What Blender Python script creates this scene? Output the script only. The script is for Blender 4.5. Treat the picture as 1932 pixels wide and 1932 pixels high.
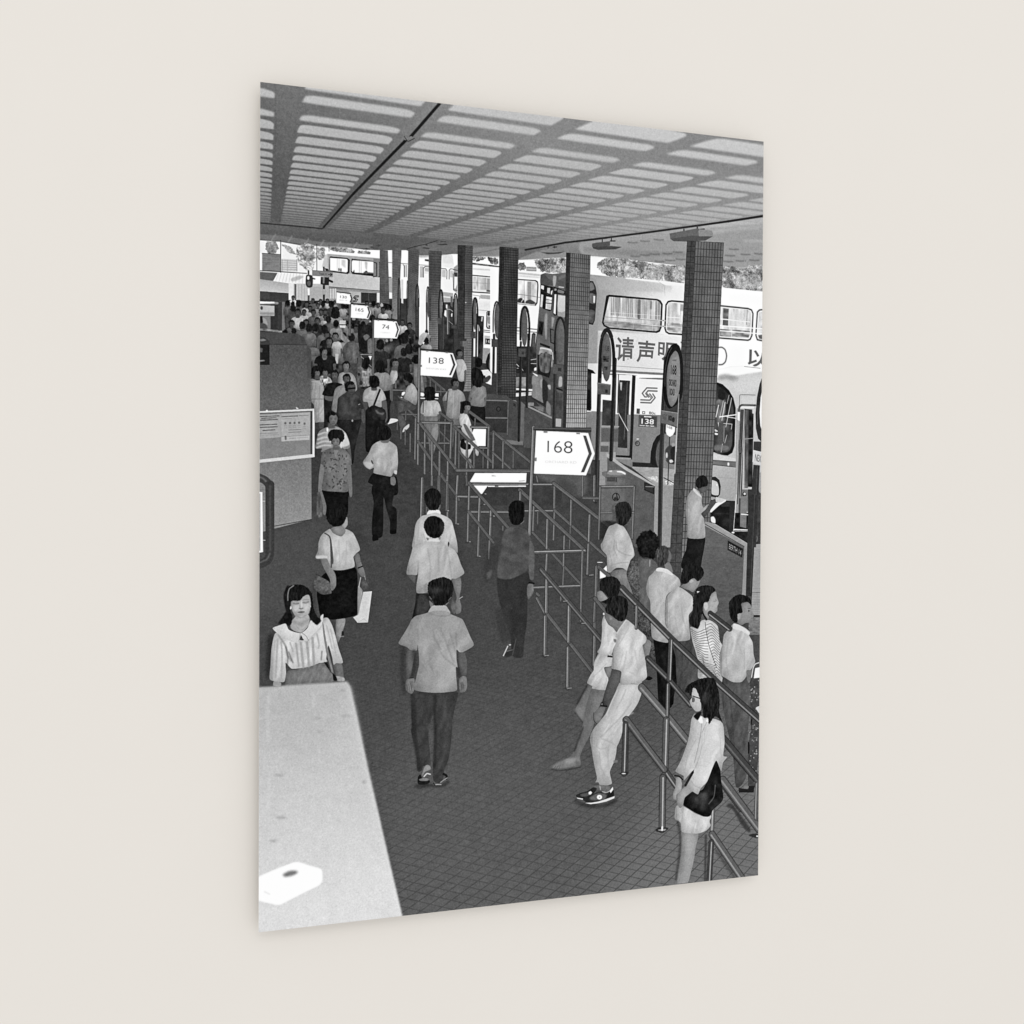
# A black and white photographic print of a bus interchange, mounted on a plain beige wall.
import bpy, math
import numpy as np

# ---------------------------------------------------------------- camera, world, light, exposure
sc = bpy.context.scene
for o in list(bpy.data.objects): bpy.data.objects.remove(o)
col = sc.collection
PRINT_W, PRINT_H = 0.600, 0.900          # metres
PRINT_Z = 1.500                          # height of the print's centre
STANDOFF, BOARD = 0.012, 0.003           # gap behind the board, thickness of the board
FRONT = -(STANDOFF + BOARD)

cam = bpy.data.cameras.new('camera'); cam.sensor_width = 36; cam.lens = 37.537; cam.clip_start = .02; cam.clip_end = 60
cam_ob = bpy.data.objects.new('camera', cam); col.objects.link(cam_ob)
cam_ob.location = (-0.38362, -1.15809 + FRONT, 0.01195 + PRINT_Z)
cam_ob.rotation_euler = (1.558676, -0.004736, -0.304285)
sc.camera = cam_ob

world = bpy.data.worlds.new('World'); sc.world = world; world.use_nodes = True
world.node_tree.nodes['Background'].inputs[0].default_value = (1, 1, 1, 1)
world.node_tree.nodes['Background'].inputs[1].default_value = 1.00       # even white room light
la = bpy.data.lights.new('softbox', 'AREA'); la.shape = 'RECTANGLE'; la.size = 4.0; la.size_y = 2.0; la.energy = 34
lo = bpy.data.objects.new('softbox', la); col.objects.link(lo); lo.location = (-.5, -4.2, 5.0)
lo.rotation_euler = (math.radians(50), 0, math.radians(-4))
sc.view_settings.view_transform = 'Standard'; sc.view_settings.look = 'None'
sc.view_settings.exposure = 0; sc.view_settings.gamma = 1; sc.view_settings.use_curve_mapping = False
sc.render.engine = 'CYCLES'; sc.cycles.use_denoising = True; sc.cycles.diffuse_bounces = 4

def mat(name, rgb, rough=.9, noise=0.0, scale=60.0, bump=0.0):
    m = bpy.data.materials.new(name); m.use_nodes = True; nt = m.node_tree; b = nt.nodes['Principled BSDF']
    b.inputs['Roughness'].default_value = rough; b.inputs['Specular IOR Level'].default_value = 0.0
    b.inputs['Base Color'].default_value = (*rgb, 1)
    if noise or bump:
        tc = nt.nodes.new('ShaderNodeTexCoord'); nz = nt.nodes.new('ShaderNodeTexNoise')
        nz.inputs['Scale'].default_value = scale; nz.inputs['Detail'].default_value = 5
        nt.links.new(tc.outputs['Object'], nz.inputs['Vector'])
        cr = nt.nodes.new('ShaderNodeValToRGB'); cr.color_ramp.elements[0].position = .3; cr.color_ramp.elements[1].position = .7
        cr.color_ramp.elements[0].color = (*[c * (1 - noise) for c in rgb], 1); cr.color_ramp.elements[1].color = (*[c * (1 + noise) for c in rgb], 1)
        nt.links.new(nz.outputs['Fac'], cr.inputs[0]); nt.links.new(cr.outputs[0], b.inputs['Base Color'])
        if bump:
            bp = nt.nodes.new('ShaderNodeBump'); bp.inputs['Strength'].default_value = bump; bp.inputs['Distance'].default_value = .0005
            nt.links.new(nz.outputs['Fac'], bp.inputs['Height']); nt.links.new(bp.outputs[0], b.inputs['Normal'])
    return m

def slab(name, x0, x1, y0, y1, z0, z1, m, parent=None, r=0.0):
    """a board of real thickness; r rounds its four corners a little"""
    if r:
        ring = []
        for cx, cz, a0 in ((x1 - r, z1 - r, 0), (x0 + r, z1 - r, 90), (x0 + r, z0 + r, 180), (x1 - r, z0 + r, 270)):
            for k in range(4):
                a = math.radians(a0 + k * 30); ring.append((cx + r * math.cos(a), cz + r * math.sin(a)))
    else: ring = [(x1, z1), (x0, z1), (x0, z0), (x1, z0)]
    n = len(ring)
    v = [(x, y0, z) for x, z in ring] + [(x, y1, z) for x, z in ring]
    f = [tuple(range(n)), tuple(range(2 * n - 1, n - 1, -1))] + [(i, i + n, (i + 1) % n + n, (i + 1) % n) for i in range(n)]
    me = bpy.data.meshes.new(name); me.from_pydata(v, [], f); me.update()
    ob = bpy.data.objects.new(name, me); col.objects.link(ob); me.materials.append(m)
    if parent: ob.parent = parent
    return ob

# ---------------------------------------------------------------- the wall
WALL = mat('wall_paint', (.747, .712, .664), .95, .003, 9.0, .02)
wall = slab('wall', -6, 6, 0.0, .12, -1.2, 4.2, WALL)
wall['kind'] = 'structure'; wall['label'] = 'plain warm beige painted wall behind the print'

# ---------------------------------------------------------------- print painter
# The print's picture is drawn here, stroke by stroke, in print coordinates
# (half-pixels of a 1200 x 1800 sheet) and used as the flat ink of the print.
PW, PH = 1200, 1800
INK = np.full((PH, PW), 72.0, np.float32)
IDS = np.zeros((PH, PW), np.int16)
RNG = np.random.RandomState(7)

def blur1(a, s):
    if s <= 0.05: return a
    r = max(1, int(s * 2.6 + .5)); k = np.exp(-.5 * (np.arange(-r, r + 1) / s) ** 2); k /= k.sum()
    for ax in (0, 1):
        pad = [(0, 0), (0, 0)]; pad[ax] = (r, r)
        b = np.pad(a, pad, mode='edge'); n = a.shape[ax]
        a = sum(k[i] * (b[i:i + n] if ax == 0 else b[:, i:i + n]) for i in range(2 * r + 1))
    return a

def vnoise(h, w, sy, sx, seed):
    r = np.random.RandomState(seed)
    gy, gx = int(h / sy) + 3, int(w / sx) + 3
    g = r.rand(gy, gx).astype(np.float32) * 2 - 1
    y = np.arange(h) / sy; x = np.arange(w) / sx
    y0 = y.astype(int); x0 = x.astype(int); fy = (y - y0)[:, None]; fx = (x - x0)[None]
    fy = fy * fy * (3 - 2 * fy); fx = fx * fx * (3 - 2 * fx)
    a = g[y0][:, x0]; b = g[y0][:, x0 + 1]; c = g[y0 + 1][:, x0]; d = g[y0 + 1][:, x0 + 1]
    return (a * (1 - fx) + b * fx) * (1 - fy) + (c * (1 - fx) + d * fx) * fy

def spline(p, n=6, closed=True):
    p = np.asarray(p, float)
    if len(p) < 3: return p
    if closed: q = np.concatenate([p[-1:], p, p[:2]])
    else: q = np.concatenate([p[:1], p, p[-1:]])
    t = (np.arange(n) / n)[:, None]; out = []
    for i in range(1, len(q) - 2):
        a, b, c, d = q[i - 1:i + 3]
        m0, m1 = .36 * (c - a), .36 * (d - b)
        out.append((2 * t ** 3 - 3 * t ** 2 + 1) * b + (t ** 3 - 2 * t ** 2 + t) * m0 + (3 * t ** 2 - 2 * t ** 3) * c + (t ** 3 - t ** 2) * m1)
    if not closed: out.append(p[-1:])
    return np.concatenate(out)

def box(x0, y0, x1, y1, m):
    x0 = max(0, int(math.floor(x0 - m))); y0 = max(0, int(math.floor(y0 - m)))
    x1 = min(PW, int(math.ceil(x1 + m)) + 1); y1 = min(PH, int(math.ceil(y1 + m)) + 1)
    return (x0, y0, x1, y1) if x1 > x0 and y1 > y0 else None

def cover(polys, bx, ss=4):
    x0, y0, x1, y1 = bx; h, w = y1 - y0, x1 - x0
    acc = np.zeros((h * ss, w), np.float32); px = np.arange(x0, x1)[None] + 1.0
    for p in polys:
        for (ax, ay), (cx, cy) in zip(p, np.roll(p, -1, 0)):
            if ay == cy: continue
            sg = 1.0
            if ay > cy: ax, ay, cx, cy, sg = cx, cy, ax, ay, -1.0
            i0 = max(0, int(math.ceil((ay - y0) * ss - .5))); i1 = min(h * ss, int(math.ceil((cy - y0) * ss - .5)))
            if i1 <= i0: continue
            yy = y0 + (np.arange(i0, i1) + .5) / ss
            xc = ax + (cx - ax) * (yy - ay) / (cy - ay)
            acc[i0:i1] += sg * np.clip(px - xc[:, None], 0, 1)
    return np.clip(np.abs(acc), 0, 1).reshape(h, ss, w).mean(1)

def put(cov, bx, tone, o, oid):
    x0, y0, x1, y1 = bx
    if o.get('b'): cov = blur1(cov, o['b'])
    t = tone
    if 'g' in o:                       # linear blend of tone: x0 y0 x1 y1 tone1
        gx0, gy0, gx1, gy1, t1 = o['g']; dx, dy = gx1 - gx0, gy1 - gy0
        X = np.arange(x0, x1)[None] * 2.0; Y = np.arange(y0, y1)[:, None] * 2.0
        f = np.clip(((X - gx0) * dx + (Y - gy0) * dy) / (dx * dx + dy * dy + 1e-6), 0, 1)
        t = tone + (t1 - tone) * f
    if 'n' in o:                       # mottling of the depicted surface: amount, grain x, grain y
        am, sx, sy = o['n']
        sd = x0 * 31 + y0 * 7 + int(am * 10)
        t = t + am * vnoise(y1 - y0, x1 - x0, max(sy, .6), max(sx, .6), sd) + .8 * am * vnoise(y1 - y0, x1 - x0, max(sy * 2.7, .6), max(sx * 2.3, .6), sd + 1)
    if 'c' in o:                       # creases of depicted cloth
        h, w = y1 - y0, x1 - x0; sd = x0 * 17 + y0 * 5; S = max(3.0, min(w, h) * .09)
        Xw = np.arange(w)[None] + S * 1.1 * vnoise(h, w, S * 3, S * 3, sd); Yw = np.arange(h)[:, None] + 0 * Xw
        u = (Xw * .92 + Yw * .38) / S; vv = (Yw * .92 - Xw * .38) / (S * 4.5)
        G = np.random.RandomState(sd % 9973).rand(64, 64) * 2 - 1
        iu = np.floor(u).astype(int); iv = np.floor(vv).astype(int); fu = u - iu; fv = vv - iv
        fu = fu * fu * (3 - 2 * fu); fv = fv * fv * (3 - 2 * fv)
        gg = lambda a, b: G[a % 64, b % 64]
        z = (gg(iv, iu) * (1 - fu) + gg(iv, iu + 1) * fu) * (1 - fv) + (gg(iv + 1, iu) * (1 - fu) + gg(iv + 1, iu + 1) * fu) * fv
        t = t * (1 + o['c'] * (z * .75 - .9 * np.clip(.14 - np.abs(z - .1), 0, 1) * 2.4))
    if 'sh' in o: t = t * o['sh']
    if 'k' in o:                       # ragged edge: amount, grain
        am, sc = o['k']; nz = vnoise(y1 - y0, x1 - x0, sc, sc, x0 * 13 + y0)
        cov = np.clip((blur1(cov, sc * .9) + am * nz - .5) * 3 + .5, 0, 1)
    a = cov * o.get('a', 1.0)
    v = INK[y0:y1, x0:x1]
    v += a * (t - v)
    if oid is not None and not o.get('x'):
        m = cov > .5; IDS[y0:y1, x0:x1][m] = oid

def op_fill(tone, pts, o, oid):
    p = np.asarray(pts, float).reshape(-1, 2) / 2
    if o.get('s', 1): p = spline(p)
    m = 1 + 3 * o.get('b', 0) + (2 * o['k'][1] if 'k' in o else 0)
    bx = box(p[:, 0].min(), p[:, 1].min(), p[:, 0].max(), p[:, 1].max(), m)
    if not bx: return
    c = cover([p], bx)
    e = o.get('e', .27 if o.get('s', 1) and not o.get('b') else 0)
    if e:                              # rounding shade painted into the tone: left and lower edges darker
        R = float(np.clip(.2 * min(bx[2] - bx[0], bx[3] - bx[1]), 1, 15)); k = max(1, int(R * .5 + .5))
        q = np.pad(blur1(c, R), k)[k + k // 3:k + k // 3 + c.shape[0], 0:c.shape[1]]
        o = dict(o, sh=1 - e * (1 - np.clip(q * 1.35 - .1, 0, 1)))
    put(c, bx, tone, o, oid)

def op_line(tone, pts, o, oid):
    p = np.asarray(pts, float).reshape(-1, 2) / 2
    if o.get('s', 0): p = spline(p, 6, False)
    w0 = o['w'] / 2.0; w1 = o.get('v', o['w']) / 2.0
    m = 2 + max(w0, w1) + 3 * o.get('b', 0)
    bx = box(p[:, 0].min(), p[:, 1].min(), p[:, 0].max(), p[:, 1].max(), m)
    if not bx: return
    x0, y0, x1, y1 = bx; X = np.arange(x0, x1)[None] + .5; Y = np.arange(y0, y1)[:, None] + .5
    best = np.full((y1 - y0, x1 - x0), -9.0, np.float32); n = len(p) - 1
    for i in range(n):
        (ax, ay), (cx, cy) = p[i], p[i + 1]; dx, dy = cx - ax, cy - ay; L = dx * dx + dy * dy + 1e-9
        t = np.clip(((X - ax) * dx + (Y - ay) * dy) / L, 0, 1)
        d = np.hypot(X - ax - t * dx, Y - ay - t * dy); w = (w0 + (w1 - w0) * (i + t) / n)
        best = np.maximum(best, np.minimum(w / 2 - d + .5, w))
    put(np.clip(best, 0, 1), bx, tone, o, oid)

def quad_h(q):
    q = np.asarray(q, float).reshape(4, 2); A = []
    for (x, y), (u, v) in zip([(0, 0), (1, 0), (1, 1), (0, 1)], q):
        A.append([x, y, 1, 0, 0, 0, -u * x, -u * y, -u]); A.append([0, 0, 0, x, y, 1, -v * x, -v * y, -v])
    return np.linalg.svd(np.array(A))[2][-1].reshape(3, 3)

def op_grid(tone, pts, o, oid):        # joints of a tiled face: nx ny cells in a quad seen in perspective
    q = np.asarray(pts, float).reshape(4, 2) / 2
    bx = box(q[:, 0].min(), q[:, 1].min(), q[:, 0].max(), q[:, 1].max(), 1)
    if not bx: return
    x0, y0, x1, y1 = bx; Hi = np.linalg.inv(quad_h(q))
    X, Y = np.meshgrid(np.arange(x0, x1) + .5, np.arange(y0, y1) + .5)
    D = Hi[2, 0] * X + Hi[2, 1] * Y + Hi[2, 2]
    cov = np.zeros(X.shape)
    for j, n in ((0, o['nx']), (1, o['ny'])):
        if n < 1: continue
        s = (Hi[j, 0] * X + Hi[j, 1] * Y + Hi[j, 2]) / D * n
        gy, gx = np.gradient(s); g = np.hypot(gx, gy) + 1e-9
        d = np.abs(s - np.round(s)) / g
        w = o['w'] / 2.0 * (o.get('wy', 1) if j else 1)
        c = np.clip(w / 2 - d + .5, 0, 1) * np.clip(w, 0, 1)
        lo, hi = o.get('z', (.8, 3.3)); c *= np.clip((1 / g - lo) / (hi - lo), 0, 1)
        cov = np.maximum(cov, c)
    put(cov * cover([q], bx, 2), bx, tone, dict(o, x=1), oid)

_GL = {}
def glyphs(body, bold):
    k = (body, bold)
    if k in _GL: return _GL[k]
    c = bpy.data.curves.new('lettering', 'FONT'); c.body = body; c.resolution_u = 4
    c.offset = bold
    ob = bpy.data.objects.new('lettering', c); bpy.context.scene.collection.objects.link(ob)
    dg = bpy.context.evaluated_depsgraph_get(); me = ob.evaluated_get(dg).to_mesh()
    me.calc_loop_triangles()
    v = np.array([(a.co.x, a.co.y) for a in me.vertices]).reshape(-1, 2)
    tr = np.array([t.vertices[:] for t in me.loop_triangles]).reshape(-1, 3)
    ob.evaluated_get(dg).to_mesh_clear(); bpy.data.objects.remove(ob); bpy.data.curves.remove(c)
    if len(v): v = (v - v.min(0)) / np.maximum(v.max(0) - v.min(0), 1e-6)
    _GL[k] = (v, tr); return _GL[k]

def op_text(tone, pts, o, oid):        # lettering stretched to a quad (TL TR BR BL)
    v, tr = glyphs(o['t'], o.get('bold', 0.0))
    if not len(v): return
    Hq = quad_h(np.asarray(pts, float) / 2)
    q = np.c_[v[:, 0], 1 - v[:, 1], np.ones(len(v))] @ Hq.T; q = q[:, :2] / q[:, 2:]
    bx = box(q[:, 0].min(), q[:, 1].min(), q[:, 0].max(), q[:, 1].max(), 2 + 3 * o.get('b', 0))
    if not bx: return
    tris = []
    for a, b, c in tr:
        t = q[[a, b, c]]
        if (t[1, 0] - t[0, 0]) * (t[2, 1] - t[0, 1]) - (t[1, 1] - t[0, 1]) * (t[2, 0] - t[0, 0]) < 0: t = t[::-1]
        tris.append(t)
    put(cover(tris, bx), bx, tone, o, oid)

def op_leaf(tone, pts, o, oid):        # foliage: clumps of light and dark dabs inside an outline
    p = spline(np.asarray(pts, float).reshape(-1, 2) / 2)
    bx = box(p[:, 0].min(), p[:, 1].min(), p[:, 0].max(), p[:, 1].max(), 6)
    if not bx: return
    x0, y0, x1, y1 = bx; h, w = y1 - y0, x1 - x0; sd = x0 * 7 + y0
    sc = o.get('c', 4.0)
    n = .55 * vnoise(h, w, sc * 2.2, sc * 2.2, sd) + .55 * vnoise(h, w, sc * .8, sc * .8, sd + 1) + .22 * vnoise(h, w, 1.2, 1.2, sd + 2) + .5 * vnoise(h, w, sc * 4, sc * 4, sd + 3)
    n2 = .7 * vnoise(h, w, sc * 1.6, sc * 1.6, sd + 5) + .5 * vnoise(h, w, 1.4, 1.4, sd + 6)
    c = blur1(cover([p], bx), sc * .7)
    cov = np.clip((c - .5 + o.get('r', .45) * n2 + o.get('f', .12)) * 5, 0, 1)
    t = tone + o.get('d', 45) * n
    v = INK[y0:y1, x0:x1]; v += cov * o.get('a', 1.0) * (t - v)
    if oid is not None: IDS[y0:y1, x0:x1][cov > .5] = oid

OPS = dict(F=op_fill, L=op_line, G=op_grid, T=op_text, V=op_leaf)

def paint(cmds):
    for op, oid, tone, o, pts in cmds: OPS[op](tone, pts, o, oid)

def finish(grain=4.6):
    global INK
    a = blur1(INK, .42)
    a = a + .62 * (a - blur1(a, 1.5)) + .12 * (a - blur1(a, 12))
    a = np.clip(a, 2, 255); a = a + 9 * (1 - a / 255)
    r = np.random.RandomState(3)
    g = blur1(r.randn(PH, PW).astype(np.float32), .75); g /= g.std()
    amp = grain * (1 - np.clip((a - 225) / 25, 0, 1) * .95) * (.55 + .45 * np.clip(a / 90, 0, 1))
    INK = np.clip(a + g * amp, 5, 255)

# ---------------------------------------------------------------- drawing tiles of the sheet
# The sheet is drawn tile by tile: a tile is a square of 1932 units whose corners lie at these print
# coordinates (TL TR BR BL, in half-pixels of the sheet).
TILES = {
 'A': [-33.9, -26.2, 770.9, -125.2, 774.2, 698.9, -32.5, 756.2],
 'B': [686.8, -33.0, 1572.9, -137.4, 1578.4, 728.6, 689.9, 787.1],
 'C': [1457.5, 5.0, 2435.3, -102.6, 2443.3, 808.8, 1462.6, 865.7],
 'D': [-13.5, 637.1, 584.8, 590.0, 586.9, 1202.8, -12.5, 1226.6],
 'E': [481.8, 598.1, 1120.9, 547.7, 1124.1, 1181.4, 483.7, 1206.9],
 'F': [1010.8, 556.4, 1695.1, 502.4, 1699.4, 1158.6, 1013.7, 1185.8],
 'G': [1671.9, 591.5, 2415.0, 536.8, 2420.9, 1221.3, 1676.2, 1247.0],
 'H': [-12.6, 1147.9, 586.6, 1120.9, 588.8, 1735.6, -11.6, 1739.0],
 'I': [483.5, 1125.6, 1123.7, 1096.8, 1126.8, 1732.5, 485.4, 1736.1],
 'J': [1079.4, 1098.8, 1770.6, 1067.7, 1775.1, 1728.8, 1082.4, 1732.7],
 'K': [1675.6, 1159.5, 2420.1, 1129.9, 2426.0, 1816.8, 1679.9, 1817.1],
 'L': [-11.6, 1699.5, 588.6, 1694.5, 590.8, 2311.1, -10.6, 2292.5],
 'M': [526.3, 1654.2, 1171.1, 1647.1, 1174.3, 2286.5, 528.4, 2268.2],
 'N': [1104.2, 1647.8, 1798.6, 1640.2, 1803.1, 2304.3, 1107.3, 2284.6],
 'O': [1679.3, 1729.3, 2425.2, 1725.0, 2431.2, 2414.2, 1683.6, 2389.0],
 'P': [-10.9, 2094.6, 590.1, 2105.4, 592.2, 2723.4, -9.9, 2688.9],
 'Q': [527.7, 2063.3, 1173.2, 2073.1, 1176.5, 2714.1, 529.7, 2678.7],
 'S': [1240.7, 2074.1, 1947.9, 2084.9, 1952.8, 2756.5, 1244.1, 2717.8],
 'T': [1681.9, 2124.9, 2428.8, 2138.2, 2434.7, 2828.9, 1686.2, 2786.1],
 'U': [-29.4, 2529.3, 781.7, 2567.3, 785.0, 3403.9, -28.0, 3323.1],
 'V': [529.2, 2514.4, 1175.6, 2542.9, 1178.9, 3185.5, 531.2, 3131.4],
 'W': [1243.2, 2545.9, 1951.5, 2577.2, 1956.4, 3250.6, 1246.6, 3191.2],
 'X': [1684.5, 2521.3, 2432.4, 2552.3, 2438.3, 3244.7, 1688.8, 3184.0],
 'Y': [-28.5, 3044.9, 783.8, 3110.7, 787.2, 3949.9, -27.1, 3840.9],
 'Z': [698.0, 2937.3, 1592.6, 3000.3, 1598.1, 3881.8, 701.2, 3771.2],
 'AA': [1687.4, 2962.8, 2436.3, 3013.6, 2442.3, 3707.7, 1691.7, 3627.1],
 'PX': [-998.7, -199.6, 3190.5, -801.8, 3240.7, 3822.5, -1002.2, 3360.1],
}
TH = {k: None for k in TILES}
CMDS = []; OBJS = [None]; cur = [0]; reg = ['PX']
def R(k): reg[0] = k
def tile_h():
    k = reg[0]
    if TH[k] is None:
        A = []
        for (x, y), (u, v) in zip([(0, 0), (1932, 0), (1932, 1932), (0, 1932)], np.array(TILES[k]).reshape(4, 2)):
            x /= 1932.; y /= 1932.
            A.append([x, y, 1, 0, 0, 0, -u * x, -u * y, -u]); A.append([0, 0, 0, x, y, 1, -v * x, -v * y, -v])
        TH[k] = np.linalg.svd(np.array(A))[2][-1].reshape(3, 3)
    return TH[k]
def pt(s):
    a = np.array([[float(v) for v in t.split(',')] for t in s.split()]) if isinstance(s, str) else np.asarray(s, float).reshape(-1, 2)
    q = np.c_[a / 1932., np.ones(len(a))] @ tile_h().T
    return q[:, :2] / q[:, 2:]
def loc(s):
    a = np.array([[float(v) for v in t.split(',')] for t in s.split()]) if isinstance(s, str) else np.asarray(s, float).reshape(-1, 2)
    c = a.mean(0); q = pt([c, c + [4, 0], c + [0, 4]])
    return (abs((q[1, 0] - q[0, 0]) * (q[2, 1] - q[0, 1]))) ** .5 / 4
CLOTH={'shirt','trousers','dress','blouse','jacket','skirt','sweater','shorts'}
def add(op,tone,P,o):
    nm=OBJS[cur[-1]][1] if cur[-1] else ''
    if op=='F' and o.get('s',1) and 'b' not in o:
        if nm in CLOTH and 'c' not in o: o['c']=.11 if tone>90 else .16
        if nm=='hair' and 'k' not in o: o['k']=(.22,1.6);o['n']=(max(9,o.get('n',(9,))[0]*1.1),1.6,6);o['e']=.0
    if o.get('c')==0: o.pop('c')
    CMDS.append((op,cur[-1],tone,o,np.asarray(P).ravel()))
def conv(o,s):
    o=dict(o)
    if 'g' in o:
        a=pt([o['g'][:2],o['g'][2:4]]).ravel();o['g']=[int(v) for v in a]+[o['g'][4]]
    if 'b' in o:o['b']=round(o['b']*loc(s)/2,2)
    for k in ('w','v'):
        if k in o:o[k]=round(o[k]*loc(s),2)
    return o
def P(tone,q,**o): add('F',tone,pt(q),conv(o,q))
def F(tone,q,**o): add('F',tone,pt(q),dict(conv(o,q),s=0))
def Ln(tone,w,q,**o): add('L',tone,pt(q),conv(dict(o,w=w),q))
def Gr(tone,w,nx,ny,s,**o): add('G',tone,pt(s),conv(dict(o,w=w,nx=nx,ny=ny),s))
def Tx(tone,t,s,**o): add('T',tone,pt(s),dict(conv(o,s),t=t))
def Lf(tone,s,**o): add('V',tone,pt(s),o)
def El(tone,cx,cy,rx,ry,rot=0,**o):
    a=np.linspace(0,2*np.pi,13)[:-1];r=np.radians(rot)
    x=rx*np.cos(a);y=ry*np.sin(a)
    P(tone,np.stack([cx+x*np.cos(r)-y*np.sin(r),cy+x*np.sin(r)+y*np.cos(r)],1),**o)
class part:
    def __init__(s,name,label=None):
        s.n=name;s.l=label
    def __enter__(s):
        OBJS.append((cur[-1],s.n,s.l));cur.append(len(OBJS)-1)
    def __exit__(s,*a):cur.pop()

# ---------- floor, sky, ceiling
def dlt(src,dst):
    A=[]
    for (x,y),(u,v) in zip(src,dst):
        A.append([x,y,1,0,0,0,-u*x,-u*y,-u]);A.append([0,0,0,x,y,1,-v*x,-v*y,-v])
    return np.linalg.svd(np.array(A))[2][-1].reshape(3,3)
def hap(Hm,pts):
    q=np.c_[np.asarray(pts,float),np.ones(len(pts))]@Hm.T;return q[:,:2]/q[:,2:]
Hf=np.array([[21.948212482363534, 28.863163870917813, 1035.80950491755], [1.7902383537694297, 7.127062250951721, 1855.6313293696635], [-0.0020073126415230363, 0.01068819899247996, 1.0]])
Hc=np.array([[249.6239873763934, 45.16038961553531, 637.707657756812], [40.82495182020413, 48.024365869514014, 261.37068074003315], [0.040612978915374146, 0.07850639194086721, 1.0]])
R('PX')
with part('floor','dark floor of small square tiles'):
    F(52,"540,600 1660,600 1660,2020 540,2020",g=(900,900,1050,1950,88),n=(4,9,5))
    P(114,"1250,1980 1420,1700 1500,1560 1640,1500 1660,1900 1500,1960",a=.75,b=50)
    P(76,"555,1130 700,1120 720,1300 640,1330 555,1320",a=.6,b=20)
    P(64,"700,1300 1000,1150 1150,1250 1000,1500 800,1620",a=.5,b=50)
    Gr(46,2.2,60,54,hap(Hf,[(-34,40),(26,40),(26,-14),(-34,-14)]),a=.4,z=(10,26))
    Gr(46,2,24,16,hap(Hf,[(-8,10),(16,10),(16,-6),(-8,-6)]),a=.1,z=(9,24))
    Gr(40,2.0,96,110,hap(Hf,[(-62,96),(34,96),(34,-14),(-62,-14)]),a=.15,z=(3.2,9))
    P(98,"930,1500 1150,1560 1250,1750 1100,1900 850,1900 820,1700",a=.28,b=70)
    # scuffs and grit
    rr=np.random.RandomState(5)
    for i in range(150):
        x=rr.uniform(700,1560);y=1120+(rr.rand()**1.0)*780
        l=3+8*rr.rand();Ln(rr.choice([48,52,95]),1.2+rr.rand(),[(x,y),(x+l,y-l*.45)],a=.3)
with part('sky','blown out white daylight'):
    F(246,"545,505 1660,420 1660,640 545,640")
    F(236,"545,505 700,510 700,640 545,640")
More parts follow.
